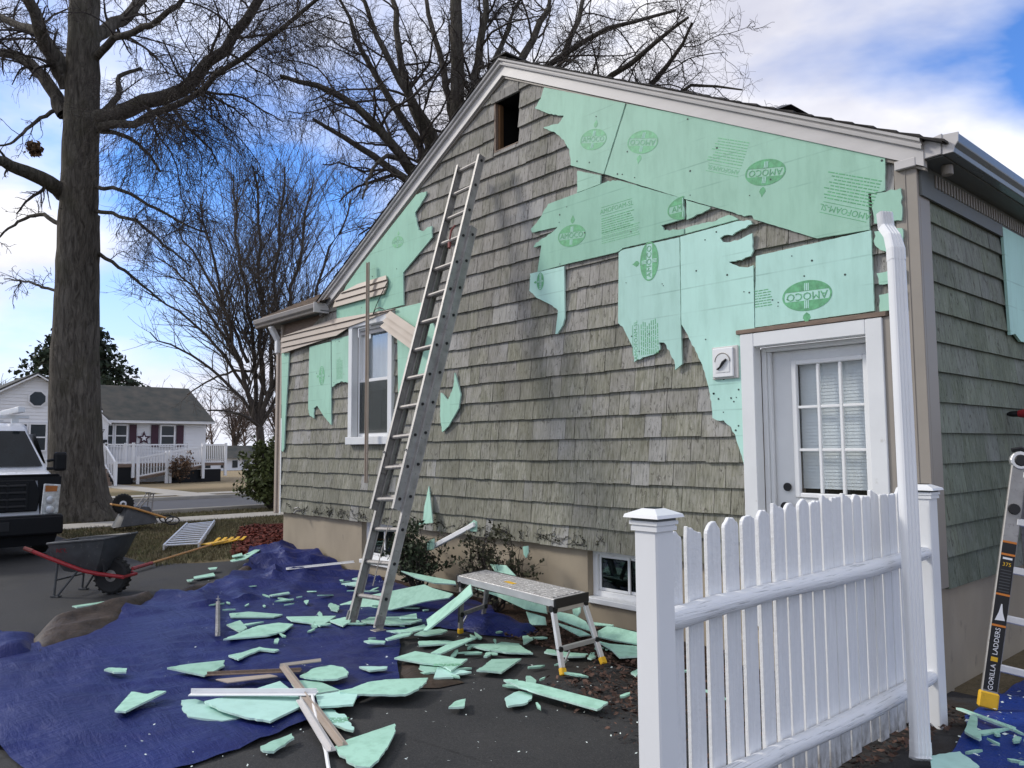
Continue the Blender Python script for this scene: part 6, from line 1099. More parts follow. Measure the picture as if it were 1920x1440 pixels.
for i in range(4): q = MB(); z_ = .76+i*.10; q.box(X0-.02, YC-.60, z_, X0+.012, YC+.52, z_+.035); q.build('grille_bar', 'black', gr, bev=.008)
for s_ in (-.55, -.28, .28, .52): q = MB(); q.box(X0-.015, YC+s_-.02, .72, X0+.010, YC+s_+.02, 1.12); q.build('grille_upright', 'van_black', gr, bev=.006)
q = MB(); q.lathe([(.001, .014), (.09, .012), (.10, .0), (.10, -.02)], (X0+.005, YC, .93), 'x', 22); q.v = [(x_, YC+(y_-YC)*1.9, z_) for x_, y_, z_ in q.v]; q.build('badge', 'tray', gr, smooth=True)
q = MB(); q.prism([vb(.05, -.97, 1.17), vb(.05, .97, 1.17), vb(.03, .93, 1.24), vb(.03, -.93, 1.24)], (-.03, 0, 0)); q.build('hood_lip', 'van_black', vn, bev=.01)
q = MB(); q.prism([vb(.03, .70, .66), vb(.03, .93, .66), vb(.03, .97, 1.20), vb(.03, -.97, 1.20), vb(.03, -.93, .66), vb(.03, -.70, .66), vb(.03, -.66, 1.15), vb(.03, .66, 1.15)], (-.03, 0, 0)); q.build('front_panel', 'van_black', vn)
for s_ in (-1, 1):
    q = MB(); q.prism([vb(-.0, s_*.70, .64), vb(-.0, s_*.93, .66), vb(-.0, s_*.955, 1.08), vb(-.0, s_*.73, 1.10)], (.02, 0, 0)); hl = q.build('headlight', 'lamp', vn, bev=.01)
    q2 = MB(); q2.prism([vb(-.022, s_*.75, .98), vb(-.022, s_*.90, .98), vb(-.022, s_*.91, 1.06), vb(-.022, s_*.75, 1.07)], (.004, 0, 0)); q2.build('indicator', 'amber', hl)
    for dz in (.72, .86): q2 = MB(); q2.lathe([(.05, 0), (.055, .01), (.04, .014)], (X0+.02, YC+s_*.82, dz), 'x', 12); q2.build('lens', 'alu_bright', hl, smooth=True)
    q = MB(); q.tube([vb(1.0, s_*.96, 1.42), vb(.98, s_*1.07, 1.44)], .022, 8); q.tube([vb(1.0, s_*.96, 1.30), vb(.98, s_*1.07, 1.30)], .022, 8); mr = q.build('mirror_arm', 'van_black', vn)
    q = MB(); q.box(X0-1.04, YC+s_*1.05, 1.26, X0-.94, YC+s_*1.24, 1.56); q.build('mirror_head', 'van_black', mr, bev=.04, seg=2)
    for dx in (.85, 4.3):
        q = MB(); q.lathe([(.20, -.11), (.34, -.12), (.375, -.09), (.38, 0), (.375, .09), (.34, .12), (.20, .11)], (X0-dx, YC+s_*.85, .38), 'y', 24); wl_ = q.build('wheel', 'rubber', vn, smooth=True); q2 = MB(); q2.lathe([(.20, -.10), (.10, -.07), (.10, .07), (.20, .10)], (X0-dx, YC+s_*.86, .38), 'y', 18); q2.build('rim', 'alu_dirty', wl_)
q = MB(); q.prism([(X0+.10, YC-.99, .36), (X0+.10, YC+.99, .36), (X0+.10, YC+.99, .64), (X0+.10, YC-.99, .64)], (-.16, 0, 0)); bp_ = q.build('bumper', 'van_black', vn, bev=.03, seg=2)
q = MB(); q.box(X0+.05, YC-.96, .641, X0+.095, YC+.96, .655); q.build('bumper_pad', 'tray', bp_); q = MB(); q.box(X0+.101, YC-.30, .44, X0+.108, YC+.30, .57); q.build('licence_plate_holder', 'black', bp_, bev=.004)
q = MB(); q.prism([vb(.05, -.9, .20), vb(.05, .9, .20), vb(.03, .94, .36), vb(.03, -.94, .36)], (-.08, 0, 0)); q.build('air_dam', 'van_black', vn)
for dx in (1.9, 4.2): q = MB(); q.box(X0-dx-.03, YC-.85, 2.12, X0-dx+.03, YC+.85, 2.17); q.build('rack_bar', 'alu_bright', vn); q = MB(); q.box(X0-dx-.04, YC+.60, 2.0, X0-dx+.04, YC+.70, 2.13); q.box(X0-dx-.04, YC-.70, 2.0, X0-dx+.04, YC-.60, 2.13); q.build('rack_foot', 'alu_bright', vn)
q = MB(); q.beam(vb(1.2, .62, 2.24), vb(5.0, .72, 2.24), .10, .09); q.beam(vb(1.2, .30, 2.24), vb(5.0, .40, 2.24), .05, .09); q.build('rack_side', 'alu_bright', vn, bev=.005)

# ------------------------------------------------------------------ house across the street
fh = root('far_house', (-40, 5, 0), 'white clapboard house with grey roof and ramp across the street', 'house')
b = MB(); b.box(-47, 4.6, 0, -40, 10.42, 3.0); b.box(-46, -3.4, 0, -39.99, 5.0, 3.1)
fw = b.build('wall', 'house_white', fh)
b = MB(); b.prism([(-39.99, -.05, 3.1), (-39.99, 5.0, 3.1), (-39.99, 5.0, 3.62), (-39.99, 2.5, 5.05), (-39.99, -.05, 3.62)], (-.1, 0, 0)); b.build('gable', 'house_white', fh)
for i in range(28):
    z_ = .5+i*.16; a_, c_ = -.05, 4.98
    if z_ > 3.62: hw_ = max(.05, (5.05-z_)/.57); a_, c_ = 2.5-hw_, min(4.98, 2.5+hw_)
    q = MB(); q.add([(-39.985, a_, z_), (-39.985, c_, z_), (-39.965, c_, z_), (-39.965, a_, z_), (-39.985, c_, z_+.155), (-39.985, a_, z_+.155)], [(0, 1, 2, 3), (3, 2, 4, 5)]); q.build('clapboard', 'house_white', fw)
for i in range(16):
    z_ = .5+i*.16; q = MB(); q.add([(-39.998, 5.02, z_), (-39.998, 10.42, z_), (-39.975, 10.42, z_), (-39.975, 5.02, z_), (-39.998, 10.42, z_+.155), (-39.998, 5.02, z_+.155)], [(0, 1, 2, 3), (3, 2, 4, 5)]); q.build('clapboard', 'house_white', fw)
b = MB(); b.add([(-39.55, 4.5, 3.02), (-39.55, 10.75, 3.02), (-43.5, 10.7, 5.05), (-43.5, 4.5, 5.05), (-47.4, 10.75, 3.02), (-47.4, 4.5, 3.02)], [(0, 1, 2, 3), (3, 2, 4, 5)]); b.add([(-40, 10.40, 2.9), (-47, 10.40, 2.9), (-43.5, 10.40, 4.95)], [(0, 1, 2)]); mr_ = b.build('roof', 'far_roof', fh)
b = MB(); b.prism([(-39.56, 4.5, 2.93), (-39.56, 10.75, 2.93), (-39.56, 10.75, 3.05), (-39.56, 4.5, 3.05)], (-.03, 0, 0)); b.build('fascia', 'house_white', mr_)
b = MB()
for y0, y1, z0, z1 in ((-.35, 2.5, 3.50, 5.14), (5.3, 2.5, 3.50, 5.14)): b.prism([(-39.7, y0, z0), (-39.7, y1, z1), (-39.7, y1, z1+.09), (-39.7, y0, z0+.09)], (-6.5, 0, 0))
gr2 = b.build('gable_roof', 'far_roof', fh)
for y0 in (-.35, 5.3): q = MB(); q.prism([(-39.68, y0, 3.42), (-39.68, 2.5, 5.07), (-39.68, 2.5, 5.14), (-39.68, y0, 3.50)], (-.04, 0, 0)); q.build('bargeboard', 'house_white', gr2)
b = MB(); b.prism([(-39.45, 4.75, .5), (-39.45, 5.52, .5), (-39.45, 5.52, 2.92), (-39.45, 4.99, 3.45), (-39.45, 4.75, 3.2)], (-.6, 0, 0)); vs_ = b.build('vestibule', 'house_white', fh)
q = MB(); q.beam((-39.44, 5.62, 2.86), (-39.44, 4.93, 3.55), .09, .07, up=(1, 0, 0)); q.build('bargeboard', 'house_white', vs_)
q = MB(); q.box(-39.44, 5.08, 1.93, -39.36, 5.46, 2.10); q.build('mailbox', 'black', vs_)
q = MB(); v, f = text_mesh('87', .26); q.add([(-39.435, 5.23+u, 2.5+w_) for u, w_ in v], f); q.build('house_number', 'black', vs_)
def fwin(y0, y1, z0, z1, split=True, x_=-39.95):
    b = MB(); t = .07; b.box(x_, y0-t, z0-t, x_+.06, y0, z1+t); b.box(x_, y1, z0-t, x_+.06, y1+t, z1+t); b.box(x_, y0, z1, x_+.06, y1, z1+t); b.box(x_, y0, z0-t, x_+.06, y1, z0)
    if split: b.box(x_, y0, (z0+z1)/2-.03, x_+.05, y1, (z0+z1)/2+.03)
    w_ = b.build('window', 'house_white', fh)
    q = MB(); q.box(x_-.0, y0+.001, z0+.001, x_+.02, y1-.001, z1-.001); q.build('pane', 'far_glass', w_)
fwin(1.70, 2.18, 1.62, 2.80); fwin(2.34, 2.95, 1.62, 2.80); fwin(5.58, 5.83, 1.80, 2.80); fwin(5.99, 6.47, 1.80, 2.80); fwin(8.14, 8.75, 1.80, 2.80)
for y0, y1 in ((6.62, 6.95), (7.65, 8.0), (8.90, 9.25), (1.20, 1.55), (3.1, 3.42)):
    q = MB(); q.box(-39.97, y0, 1.75, -39.92, y1, 2.86); q.build('shutter', 'shutter', fh)
q = MB(); q.prism([(-39.90, 2.57+.42*math.cos(R(22.5+45*i)), 4.0+.42*math.sin(R(22.5+45*i))) for i in range(8)], (-.06, 0, 0)); oc = q.build('octagon_window', 'house_white', fh); q = MB(); q.prism([(-39.88, 2.57+.34*math.cos(R(22.5+45*i)), 4.0+.34*math.sin(R(22.5+45*i))) for i in range(8)], (-.03, 0, 0)); q.build('pane', 'far_glass', oc)
q = MB(); q.prism([(-39.90, 7.3+(.36 if i % 2 == 0 else .15)*math.sin(R(36*i)), 2.18+(.36 if i % 2 == 0 else .15)*math.cos(R(36*i))) for i in range(10)], (-.04, 0, 0)); st_ = q.build('star_ornament', 'shutter', fh, tri=True)
q = MB(); q.prism([(-39.885, 7.3+(.17 if i % 2 == 0 else .07)*math.sin(R(36*i)), 2.18+(.17 if i % 2 == 0 else .07)*math.cos(R(36*i))) for i in range(10)], (-.01, 0, 0)); q.build('star_centre', 'house_white', st_, tri=True)
# ramp and deck
rp = root('wheelchair_ramp', (-37.5, 7.5, 0), 'white railed wooden ramp in front of the far house', 'ramp')
b = MB(); b.box(-39.9, 5.0, .80, -37.5, 6.2, .93); b.box(-39.9, 9.3, .80, -37.5, 10.55, .93); b.box(-39.9, 6.2, .80, -38.6, 9.3, .93); b.add([(-38.6, 6.2, .27), (-37.5, 6.2, .27), (-37.5, 9.3, .80), (-38.6, 9.3, .80), (-38.6, 6.2, .17), (-37.5, 6.2, .17), (-37.5, 9.3, .66), (-38.6, 9.3, .66)], [(0, 1, 2, 3), (7, 6, 5, 4), (0, 4, 5, 1), (1, 5, 6, 2), (2, 6, 7, 3), (3, 7, 4, 0)]); b.build('deck', 'wood_brown', rp)
b = MB(); b.box(-37.6, 5.05, .0, -37.56, 6.15, .80); b.build('skirting', 'van_black', rp); b = MB(); b.box(-37.6, 7.6, .0, -37.56, 10.3, .62); b.build('skirting', 'van_black', rp)
bal = MB()
def railing(p0, p1, h, n_, posts=True):
    p0 = Vector(p0); p1 = Vector(p1)
    b = MB(); b.beam(p0+Vector((0, 0, h)), p1+Vector((0, 0, h)), .07, .07); b.beam(p0+Vector((0, 0, .10)), p1+Vector((0, 0, .10)), .05, .06); b.build('hand_rail', 'house_white', rp)
    for i in range(n_): t = (i+.5)/n_; c = p0.lerp(p1, t); bal.beam(c+Vector((0, 0, .1)), c+Vector((0, 0, h)), .035, .035)
    for p in (p0, p1): b = MB(); b.box(p.x-.06, p.y-.06, max(0, p.z-.6), p.x+.06, p.y+.06, p.z+h+.09); b.build('railing_post', 'house_white', rp)
railing((-37.5, 4.95, .9), (-37.5, 6.12, .9), .95, 9); railing((-37.35, 6.3, .27), (-37.35, 7.6, .50), .95, 10); railing((-37.35, 7.76, .52), (-37.35, 9.33, .78), .95, 13); railing((-37.5, 9.36, .88), (-37.5, 10.5, .88), .95, 12); railing((-39.0, 6.2, .9), (-39.0, 9.2, .9), .95, 22); railing((-37.5, 4.9, .85), (-36.2, 5.02, .05), .95, 7)
tag(bal.build('balusters', 'house_white', rp), kind='stuff')
b = MB()
for i in range(4): b.box(-37.2+i*.28, 3.9, 0, -36.92+i*.28, 4.85, .76-i*.19)
b.build('steps', 'wood_brown', rp)
# a second house, low and farther off, right of the ramp
f2 = root('distant_house', (-60, 19, 0), 'small pale house far behind the ramp end with grey roof', 'house')
b = MB(); b.box(-62, 16.2, -.5, -58, 21.5, .95); b.build('wall', 'house_white', f2); b = MB(); b.add([(-57.6, 16, .9), (-57.6, 22, .9), (-60, 22, 1.9), (-60, 16, 1.9), (-62.4, 22, .9), (-62.4, 16, .9)], [(0, 1, 2, 3), (3, 2, 4, 5)]); b.build('roof', 'far_roof', f2)
for y0 in (17.2, 18.4, 19.3, 20.2): q = MB(); q.box(-57.99, y0, .2, -57.95, y0+.4, .75); q.build('window', 'far_glass', f2)

# ------------------------------------------------------------------ bare trees
def tubes_np(P, Rd, n=3):
    """P (B,K,3), Rd (B,K) -> verts, quads"""
    B, K, _ = P.shape
    T = np.empty_like(P); T[:, 1:-1] = P[:, 2:]-P[:, :-2]; T[:, 0] = P[:, 1]-P[:, 0]; T[:, -1] = P[:, -1]-P[:, -2]
    T /= np.linalg.norm(T, axis=2, keepdims=True)+1e-9
    ref = np.where(np.abs(T[..., 2:3]) > .9, np.array([1., 0, 0]), np.array([0, 0, 1.]))
    X = np.cross(T, ref); X /= np.linalg.norm(X, axis=2, keepdims=True)+1e-9; Y = np.cross(T, X)
    a = 2*np.pi*np.arange(n)/n
    V = P[:, :, None, :]+Rd[:, :, None, None]*(X[:, :, None, :]*np.cos(a)[None, None, :, None]+Y[:, :, None, :]*np.sin(a)[None, None, :, None])
    idx = np.arange(B*K*n).reshape(B, K, n); i0 = idx[:, :-1]; i1 = idx[:, 1:]
    Q = np.stack([i0, np.roll(i0, -1, 2), np.roll(i1, -1, 2), i1], -1).reshape(-1, 4)
    return V.reshape(-1, 3), Q
def resample(L_, K):
    L_ = np.array(L_, float); d = np.r_[0, np.cumsum(np.linalg.norm(np.diff(L_[:, :3], axis=0), axis=1))]; t = np.linspace(0, d[-1], K)
    out_ = np.stack([np.interp(t, d, L_[:, i]) for i in range(4)], 1)
    for _ in range(2): out_[1:-1, :3] = out_[1:-1, :3]*.5+(out_[:-2, :3]+out_[2:, :3])*.25
    return out_
def grow(rg, P, Rd, n, tmin, lens, spread, up, wob, K, rk, rmin, gravity=0., rend=.35, tpow=1.0):
    B, KK, _ = P.shape; seg = np.linalg.norm(np.diff(P, axis=1), axis=2).sum(1); w_ = seg/seg.sum()
    pi = rg.choice(B, n, p=w_); t = tmin+(1-tmin)*rg.random(n)**tpow; f = t*(KK-1); i = np.minimum(f.astype(int), KK-2); fr = (f-i)[:, None]
    p = P[pi, i]*(1-fr)+P[pi, i+1]*fr; tg = P[pi, i+1]-P[pi, i]; tg /= np.linalg.norm(tg, axis=1, keepdims=True)+1e-9
    r0 = np.maximum(rmin, np.minimum((Rd[pi, i]*(1-fr[:, 0])+Rd[pi, i+1]*fr[:, 0])*rk, .9*Rd[pi, i]))
    rv = rg.normal(size=(n, 3)); rv -= (rv*tg).sum(1, keepdims=True)*tg; rv /= np.linalg.norm(rv, axis=1, keepdims=True)+1e-9
    d = tg*(1-spread)+rv*spread+np.array([0, 0, up]); d /= np.linalg.norm(d, axis=1, keepdims=True)
    Ls = seg[pi]*lens*rg.uniform(.5, 1.2, n)*(1.15-.55*t) if lens < 1 else rg.uniform(.5, 1.2, n)*(lens-1)
    out_ = np.empty((n, K, 3)); out_[:, 0] = p; cur = p; st = (Ls/(K-1))[:, None]
    for k in range(1, K):
        d = d+rg.normal(size=(n, 3))*wob+np.array([0, 0, gravity]); d /= np.linalg.norm(d, axis=1, keepdims=True); cur = cur+d*st; out_[:, k] = cur
    rr_ = r0[:, None]*np.linspace(1, rend, K)[None]
    return out_, np.maximum(rr_, rmin*.6)
def make_tree(name, data, lab, group, barkm, seed, spec, limb_name='limb', twigm='twig'):
    tr = data['trunk'][0][0]; o = root(name, (tr[0], tr[1], 0), lab, 'tree', group); rg = np.random.default_rng(seed)
    for k, T_ in enumerate(data['trunk']):
        rs_ = resample(T_, 26)
        if k == 0: rs_[0, 2] = min(rs_[0, 2], -.1)
        nz_ = rg.normal(0, .006, (26, 3)); P = rs_[None, :, :3]+nz_; V, Q = tubes_np(P, rs_[None, :, 3], 20)
        if k == 0:                                # root flare and furrows
            c = np.repeat(P[0], 20, 0); ang = np.tile(2*np.pi*np.arange(20)/20, 26); hgt = c[:, 2]
            fl_ = 1+.35*np.exp(-np.maximum(hgt, 0)/.35)*(1+.5*np.sin(ang*5+1)); fl_ += .04*np.sin(ang*9+hgt*.6); V = c+(V-c)*fl_[:, None]
        fast_mesh('trunk', V, Q, barkm, o, True)
    K = 14; LP = []; LR = []
    for L_ in data['limbs']:
        rs_ = resample(L_, K); ln = np.linalg.norm(np.diff(rs_[:, :3], axis=0), axis=1).sum(); w_ = rg.normal(0, .006*ln, (K, 3)); w_[0] = 0; P = rs_[:, :3]+w_; LP.append(P); LR.append(rs_[:, 3])
        V, Q = tubes_np(P[None], rs_[None, :, 3], 9); fast_mesh(limb_name, V, Q, barkm, o, True)
    P = np.array(LP); Rd = np.array(LR); allp = []
    for (n, tmin, lens, spread, up, wob, KK, rk, rmin, grav, ns) in spec:
        P, Rd = grow(rg, P, Rd, n, tmin, lens, spread, up, wob, KK, rk, rmin, grav); allp.append((P, Rd, ns))
    V0 = []; Q0 = []; b0 = 0
    for P, Rd, ns in allp:
        V, Q = tubes_np(P, Rd, ns); V0.append(V); Q0.append(Q+b0); b0 += len(V)
    fast_mesh('crown', np.concatenate(V0), np.concatenate(Q0), twigm, o)
    return o
#       n, tmin, length, spread, up, wobble, points, radius k, rmin, gravity, sides
make_tree('oak_tree', OAK, 'huge bare tree with thick trunk and drooping twigs beside the street', 'bare trees', 'bark', 3,
 [(160, .16, .42, .56, .03, .14, 10, .27, .010, -.04, 5), (1700, .08, .55, .58, -.02, .15, 9, .45, .0065, -.07, 4), (6500, .08, .62, .55, -.05, .13, 8, .5, .0045, -.10, 3), (9500, .1, .75, .5, -.06, .13, 6, .7, .0038, -.10, 3)])
make_tree('maple_tree', MAPLE, 'bushy bare multi-stemmed tree beyond the far corner of the house', 'bare trees', 'bark_far', 5,
 [(260, .12, .46, .46, .16, .08, 9, .45, .011, .02, 4), (2200, .08, .55, .46, .12, .09, 7, .5, .008, .02, 3), (8000, .06, .66, .46, .08, .10, 5, .6, .006, .01, 3)], 'limb', 'twig_far')
make_tree('back_tree', BACKOAK, 'dark bare tree with crooked limbs rising behind the house roof', 'bare trees', 'bark', 7,
 [(180, .25, .40, .55, .05, .20, 10, .36, .011, -.01, 5), (1500, .10, .50, .60, .02, .24, 9, .48, .008, -.01, 4), (7000, .08, .58, .60, .0, .24, 7, .5, .0052, -.02, 3), (10000, .08, .7, .55, .0, .2, 5, .7, .004, -.02, 3)])
def small_tree(x, y, h, seed, lab, m='far_wood', n=2600):
    rg = np.random.default_rng(seed); data = {'trunk': [[(x, y, 0, h*.022), (x, y, h*.15, h*.017), (x, y, h*.3, h*.014)]], 'limbs': []}
    for i in range(8):
        a = 2*math.pi*i/8+rg.random(); s_ = h*rg.uniform(.12, .35); data['limbs'].append([(x, y, h*(.2+.1*rg.random()), h*.010), (x+math.cos(a)*s_*.5, y+math.sin(a)*s_*.5, h*.55, h*.006), (x+math.cos(a)*s_, y+math.sin(a)*s_, h*rg.uniform(.75, 1), h*.002)])
    make_tree('bare_tree', data, lab, 'bare trees', 'bark_far', seed, [(90, .1, .4, .5, .1, .1, 6, .6, .02, 0, 3), (n//4, .1, .45, .5, .1, .12, 5, .6, .016, 0, 3), (n, .1, .5, .5, .05, .12, 4, .7, .014, 0, 3)], 'limb', m)
small_tree(-62, 25, 9, 21, 'brown bare tree beyond the ramp, nearest the house corner'); small_tree(-70, 24.5, 8, 22, 'brown bare tree beyond the ramp, tallest of the far trees'); small_tree(-75, 22, 6.5, 23, 'small brown bare tree right behind the far house end')
small_tree(-58, 2.0, 7, 24, 'bare tree behind the far house gable', 'twig'); small_tree(-66, 33, 9, 25, 'pale brown bare tree low behind the evergreen shrub')

# ------------------------------------------------------------------ leafy shrubs and conifer
def leaf_cloud(rg, C, N, size, elong=1.6):
    n = len(C); a = rg.normal(size=(n, 3)); a /= np.linalg.norm(a, axis=1, keepdims=True); b = rg.normal(size=(n, 3)); b -= (a*b).sum(1, keepdims=True)*a; b /= np.linalg.norm(b, axis=1, keepdims=True)
    s_ = rg.uniform(size[0], size[1], (n, 1)); V = np.stack([C-a*s_*elong/2, C+b*s_/2, C+a*s_*elong/2, C-b*s_/2], 1).reshape(-1, 3); return V, np.arange(4*n).reshape(-1, 4)
def shrub(name, x, y, rx, ry, h, n, lab, m, seed, size, stems=14, group='shrubs', z0=.05):
    rg = np.random.default_rng(seed); o = root(name, (x, y, 0), lab, 'shrub', group)
    P = np.zeros((stems, 8, 3)); 
    for i in range(stems):
        a = rg.uniform(0, 6.28); q_ = rg.uniform(.2, 1)**.6; top = np.array([x+math.cos(a)*rx*q_*.95, y+math.sin(a)*ry*q_*.95, h*rg.uniform(.6, 1)*(1.15-.4*q_)])
        for k in range(8): t = k/7; P[i, k] = np.array([x, y, 0])*(1-t)+top*t+np.array([math.cos(a)*rx, math.sin(a)*ry, 0])*.25*math.sin(t*3.14)+rg.normal(0, .012, 3)
    Rd = np.repeat(np.linspace(.011, .004, 8)[None], stems, 0)*max(1, h)
    P2, R2 = grow(rg, P, Rd, stems*9, .2, .40, .55, .15, .15, 6, .6, .0025)
    P3, R3 = grow(rg, P2, R2, stems*40, .2, .5, .55, .1, .2, 5, .7, .002)
    V1, Q1 = tubes_np(P, Rd, 4); V2, Q2 = tubes_np(P2, R2, 3); V3, Q3 = tubes_np(P3, R3, 3); tag(fast_mesh('stem', np.concatenate([V1, V2, V3]), np.concatenate([Q1, Q2+len(V1), Q3+len(V1)+len(V2)]), 'twig', o), kind='stuff')
    pick = rg.integers(0, len(P3), n); kk = rg.integers(1, 5, n); C = P3[pick, kk]+rg.normal(0, size[1]*.5, (n, 3)); C[:, 2] = np.maximum(C[:, 2], z0)
    V, Q = leaf_cloud(rg, C, n, size); fast_mesh('foliage', V, Q, m, o)
shrub('shrub', -5.15, -.36, .40, .24, .85, 2000, 'dark twiggy shrub against the foundation behind the ladder', 'leaf_dark', 31, (.018, .04), 18)
shrub('shrub', -3.88, -.34, .34, .22, .84, 1500, 'sparse bronze-green shrub between the ladder and the basement window', 'leaf_bronze', 32, (.015, .034), 16)
shrub('shrub', -17.9, 3.85, .52, .6, 2.0, 8000, 'dense green evergreen shrub past the far house corner', 'shrub_leaf', 33, (.05, .10), 30)
shrub('shrub', -37.0, 8.1, .75, .5, 1.5, 900, 'dry ornamental bush in front of the ramp', 'leaf_brown', 34, (.04, .09), 22)
# vine stems clinging to the low shingles
vi = root('vine', (-8.0, -.03, .66), 'bare dead vine clinging to the lowest shingle courses', 'vine'); rg = np.random.default_rng(77); n = 90
P = np.zeros((n, 7, 3))
for i in range(n):
    x_ = rg.uniform(-8.9, -2.6); z_ = .66+rg.uniform(0, .05); c = np.array([x_, -.034, z_]); d_ = rg.uniform(-1, 1)
    for k in range(7): P[i, k] = c; d_ += rg.normal(0, .6); c = c+np.array([.035*math.sin(d_), rg.normal(0, .002), abs(.035*math.cos(d_))*rg.uniform(.1, 1)])
V, Q = tubes_np(P, np.full((n, 7), .003), 3); V1, Q1 = leaf_cloud(rg, P[rg.integers(0, n, 500), rg.integers(0, 7, 500)]+rg.normal(0, .012, (500, 3))*np.array([1, .2, 1]), 500, (.008, .02))
tag(fast_mesh('stem', V, Q, 'wire', vi), kind='stuff'); fast_mesh('foliage', V1, Q1, 'leaf_bronze', vi)
# conifer behind the far house
cf = root('conifer', (-75, 12.3, 0), 'dark green conifer rising behind the far house', 'tree'); rg = np.random.default_rng(41)
q = MB(); q.tube([(-75, 12.3, 0), (-75, 12.3, 12)], [.35, .08], 8); q.build('trunk', 'bark_far', cf)
n = 420; z = 2.5+10*rg.random(n)**.9; a = rg.uniform(0, 6.28, n); ln = np.minimum(4.6, (13.4-z)*.85)*rg.uniform(.55, 1.15, n)+.3; P = np.zeros((n, 5, 3))
for k in range(5): t = k/4; P[:, k] = np.stack([-75+np.cos(a)*ln*t, 12.3+np.sin(a)*ln*t, z+.35*ln*t-.30*ln*t*t], 1)
V, Q = tubes_np(P, np.repeat(np.linspace(.05, .015, 5)[None], n, 0), 3); 
C = P[rg.integers(0, n, 14000), rg.integers(1, 5, 14000)]+rg.normal(0, .22, (14000, 3)); V1, Q1 = leaf_cloud(rg, C, 14000, (.18, .42), 1.5); fast_mesh('branch', V, Q, 'bark_far', cf); fast_mesh('crown', V1, Q1, 'needle', cf)
# squirrel nest of dead leaves in the big tree
rg = np.random.default_rng(9); C = np.array([-18.6, -1.75, 8.55])+rg.normal(0, .06, (400, 3)); V, Q = leaf_cloud(rg, C, 400, (.05, .11)); tag(fast_mesh('squirrel_nest', V, Q, 'leaf_brown'), 'clump of dead brown leaves lodged in the big bare tree', 'nest', kind='stuff')
# distant bare woodland that reads as one brown band
rg = np.random.default_rng(55); n = 170; yy = rg.uniform(-70, 140, n); xx = rg.uniform(-125, -95, n); hh = rg.uniform(6, 11, n); P = np.zeros((n, 5, 3))
for k in range(5): P[:, k] = np.stack([xx+rg.normal(0, .2, n), yy+rg.normal(0, .2, n), hh*k/4-.2], 1)
Rd = np.repeat(np.linspace(.16, .04, 5)[None], n, 0); P2, R2 = grow(rg, P, Rd, 3000, .2, .45, .5, .15, .1, 5, .5, .04); P3, R3 = grow(rg, P2, R2, 9000, .15, .6, .5, .1, .12, 4, .6, .03)
V1, Q1 = tubes_np(P, Rd, 4); V2, Q2 = tubes_np(P2, R2, 3); V3, Q3 = tubes_np(P3, R3, 3)
tag(fast_mesh('distant_woodland', np.concatenate([V1, V2, V3]), np.concatenate([Q1, Q2+len(V1), Q3+len(V1)+len(V2)]), 'far_wood'), 'far-off brown bare woodland along the horizon', 'woodland', kind='stuff')

# ------------------------------------------------------------------ worker at the side wall, almost wholly out of view
def skin_body(name, joints, edges, rad, m, par, rootv=0, sub=2):
    me = bpy.data.meshes.new(name); me.from_pydata(joints, edges, []); o = bpy.data.objects.new(name, me); COL.objects.link(o); me.materials.append(MAT[m])
    sk = o.modifiers.new('skin', 'SKIN'); sk.use_smooth_shade = True; sub_ = o.modifiers.new('sub', 'SUBSURF'); sub_.levels = sub; sub_.render_levels = sub
    for i, r in enumerate(rad):
        me.skin_vertices[0].data[i].radius = (r, r) if not hasattr(r, '__len__') else r
    me.skin_vertices[0].data[rootv].use_root = True
    o.parent = par; return o
pe = root('person', (.86, 1.70, 0), 'worker in black jacket reaching a red drill to the side wall', 'person', None, 0.0)
# local axes: wall is towards -x
J = [(0, 0, .98), (0, 0, 1.18), (-.02, 0, 1.42), (-.03, 0, 1.52), (-.04, 0, 1.60),
     (0, -.10, .92), (-.03, -.12, .50), (.03, -.13, .09), (-.12, -.14, .04),
     (0, .10, .92), (-.05, .13, .50), (.0, .14, .09), (-.15, .15, .04),
     (-.02, -.19, 1.46), (-.26, -.24, 1.50), (-.50, -.18, 1.68), (-.60, -.15, 1.74),
     (-.02, .19, 1.46), (-.12, .27, 1.22), (-.36, .20, 1.16), (-.46, .16, 1.18)]
E_ = [(0, 1), (1, 2), (2, 3), (3, 4), (0, 5), (5, 6), (6, 7), (7, 8), (0, 9), (9, 10), (10, 11), (11, 12), (2, 13), (13, 14), (14, 15), (15, 16), (2, 17), (17, 18), (18, 19), (19, 20)]
RD = [(.15, .12), (.15, .12), (.17, .12), .07, .055, .095, .065, .05, .045, .095, .065, .05, .045, .075, .056, .046, .034, .075, .056, .046, .034]
body_ = skin_body('body', J, E_, RD, 'jacket', pe)
hd_ = MB(); hd_.lathe([(.02, -.12), (.055, -.11), (.075, -.06), (.082, .0), (.078, .06), (.055, .10), (.02, .118)], (-.06, 0, 1.72), 'z', 16); head = hd_.build('head', 'skin', pe, smooth=True)
q = MB(); q.lathe([(.084, .0), (.086, .03), (.08, .07), (.058, .112), (.01, .128)], (-.052, 0, 1.725), 'z', 16); q.build('hair', 'hair', head, smooth=True)
q = MB(); q.tube([(-.14, 0, 1.74), (-.165, 0, 1.705), (-.14, 0, 1.70)], [.008, .014, .01], 6); q.build('nose', 'skin', head, smooth=True)
for s_ in (-1, 1):
    q = MB(); q.tube([(-.06, s_*.078, 1.70), (-.055, s_*.092, 1.72), (-.06, s_*.080, 1.745)], [.008, .012, .008], 6); q.build('ear', 'skin', head)
    q = MB(); q.lathe([(.003, -.008), (.010, 0), (.003, .008)], (-.133, s_*.03, 1.735), 'x', 8); q.build('eye', 'hair', head)
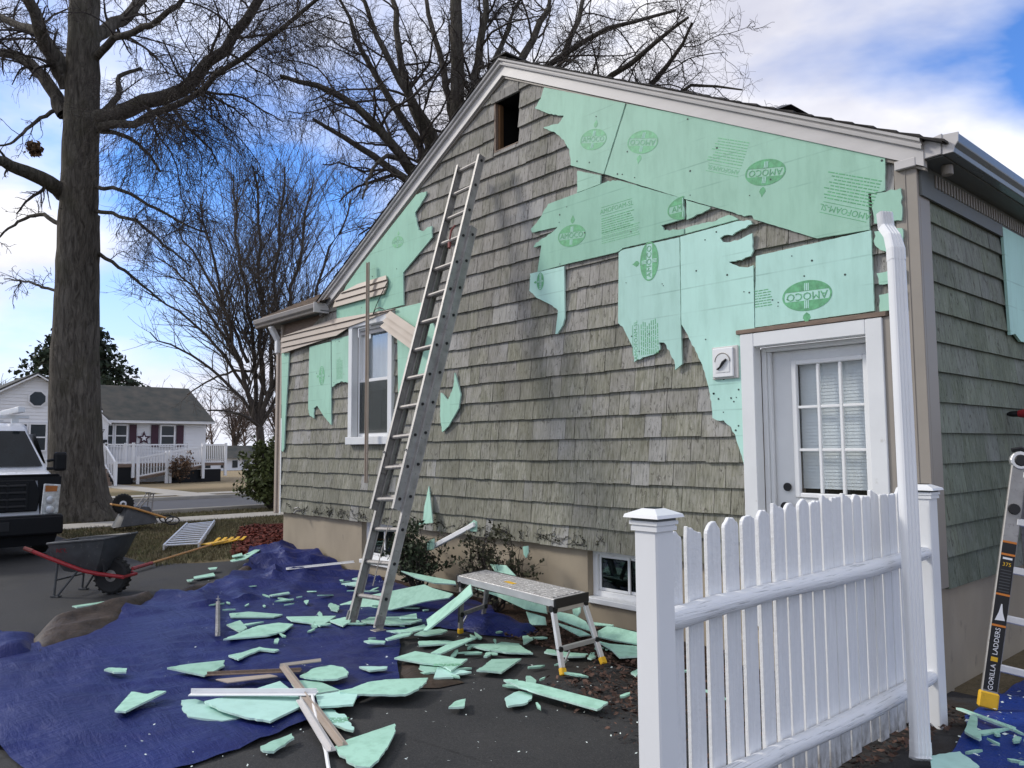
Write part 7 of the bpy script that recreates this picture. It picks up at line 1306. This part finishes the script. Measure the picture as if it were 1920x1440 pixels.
q = MB(); q.tube([(-.138, -.022, 1.672), (-.142, 0, 1.67), (-.138, .022, 1.672)], .004, 5); q.build('mouth', 'copper_red', head)
# gripping hand: palm and five curled fingers
def hand(c, par, ax=1):
    c = Vector(c); q = MB(); q.tube([c+Vector((.05, 0, -.01)), c+Vector((.02, 0, 0)), c+Vector((-.03, 0, .005))], [.026, .036, .030], 8); h_ = q.build('hand', 'skin', par, smooth=True)
    for i, ln in enumerate((.9, 1.0, .95, .8)):
        z_ = .028-i*.019; q = MB(); q.tube([c+Vector((-.025, -.022*ax, z_)), c+Vector((-.055*ln, -.036*ax, z_)), c+Vector((-.070*ln, -.008*ax, z_)), c+Vector((-.056*ln, .020*ax, z_))], [.010, .010, .009, .0075], 6); q.build('finger', 'skin', h_, smooth=True)
    q = MB(); q.tube([c+Vector((0, .02*ax, .03)), c+Vector((-.03, .034*ax, .042)), c+Vector((-.055, .03*ax, .040))], [.012, .011, .008], 6); q.build('thumb', 'skin', h_, smooth=True)
hand((-.645, -.14, 1.765), pe); hand((-.50, .15, 1.18), pe, -1)
dr_ = root('cordless_drill', (.17, 1.56, 1.70), 'red and black cordless drill held against the side wall', 'drill')
D0 = Vector((.165, 1.56, 1.815))
q = MB(); q.tube([D0+Vector((.10, 0, 0)), D0+Vector((.06, 0, 0)), D0+Vector((-.03, 0, 0)), D0+Vector((-.075, 0, 0))], [.030, .037, .036, .026], 12); q.build('housing', 'red', dr_, smooth=True)
q = MB(); q.tube([D0+Vector((-.076, 0, 0)), D0+Vector((-.11, 0, 0)), D0+Vector((-.135, 0, 0)), D0+Vector((-.15, 0, 0))], [.024, .024, .019, .010], 10); q.build('chuck', 'black', dr_)
q = MB(); q.tube([D0+Vector((-.151, 0, 0)), D0+Vector((-.165, 0, 0))], .005, 6); q.build('bit', 'alu_dirty', dr_)
q = MB(); q.tube([D0+Vector((.045, 0, -.03)), D0+Vector((.058, 0, -.10)), D0+Vector((.06, 0, -.14))], [.020, .019, .022], 8); q.build('grip', 'black', dr_, smooth=True)
q = MB(); q.box(D0.x-.01, D0.y-.035, D0.z-.19, D0.x+.11, D0.y+.035, D0.z-.141); q.build('battery', 'red', dr_, bev=.008)
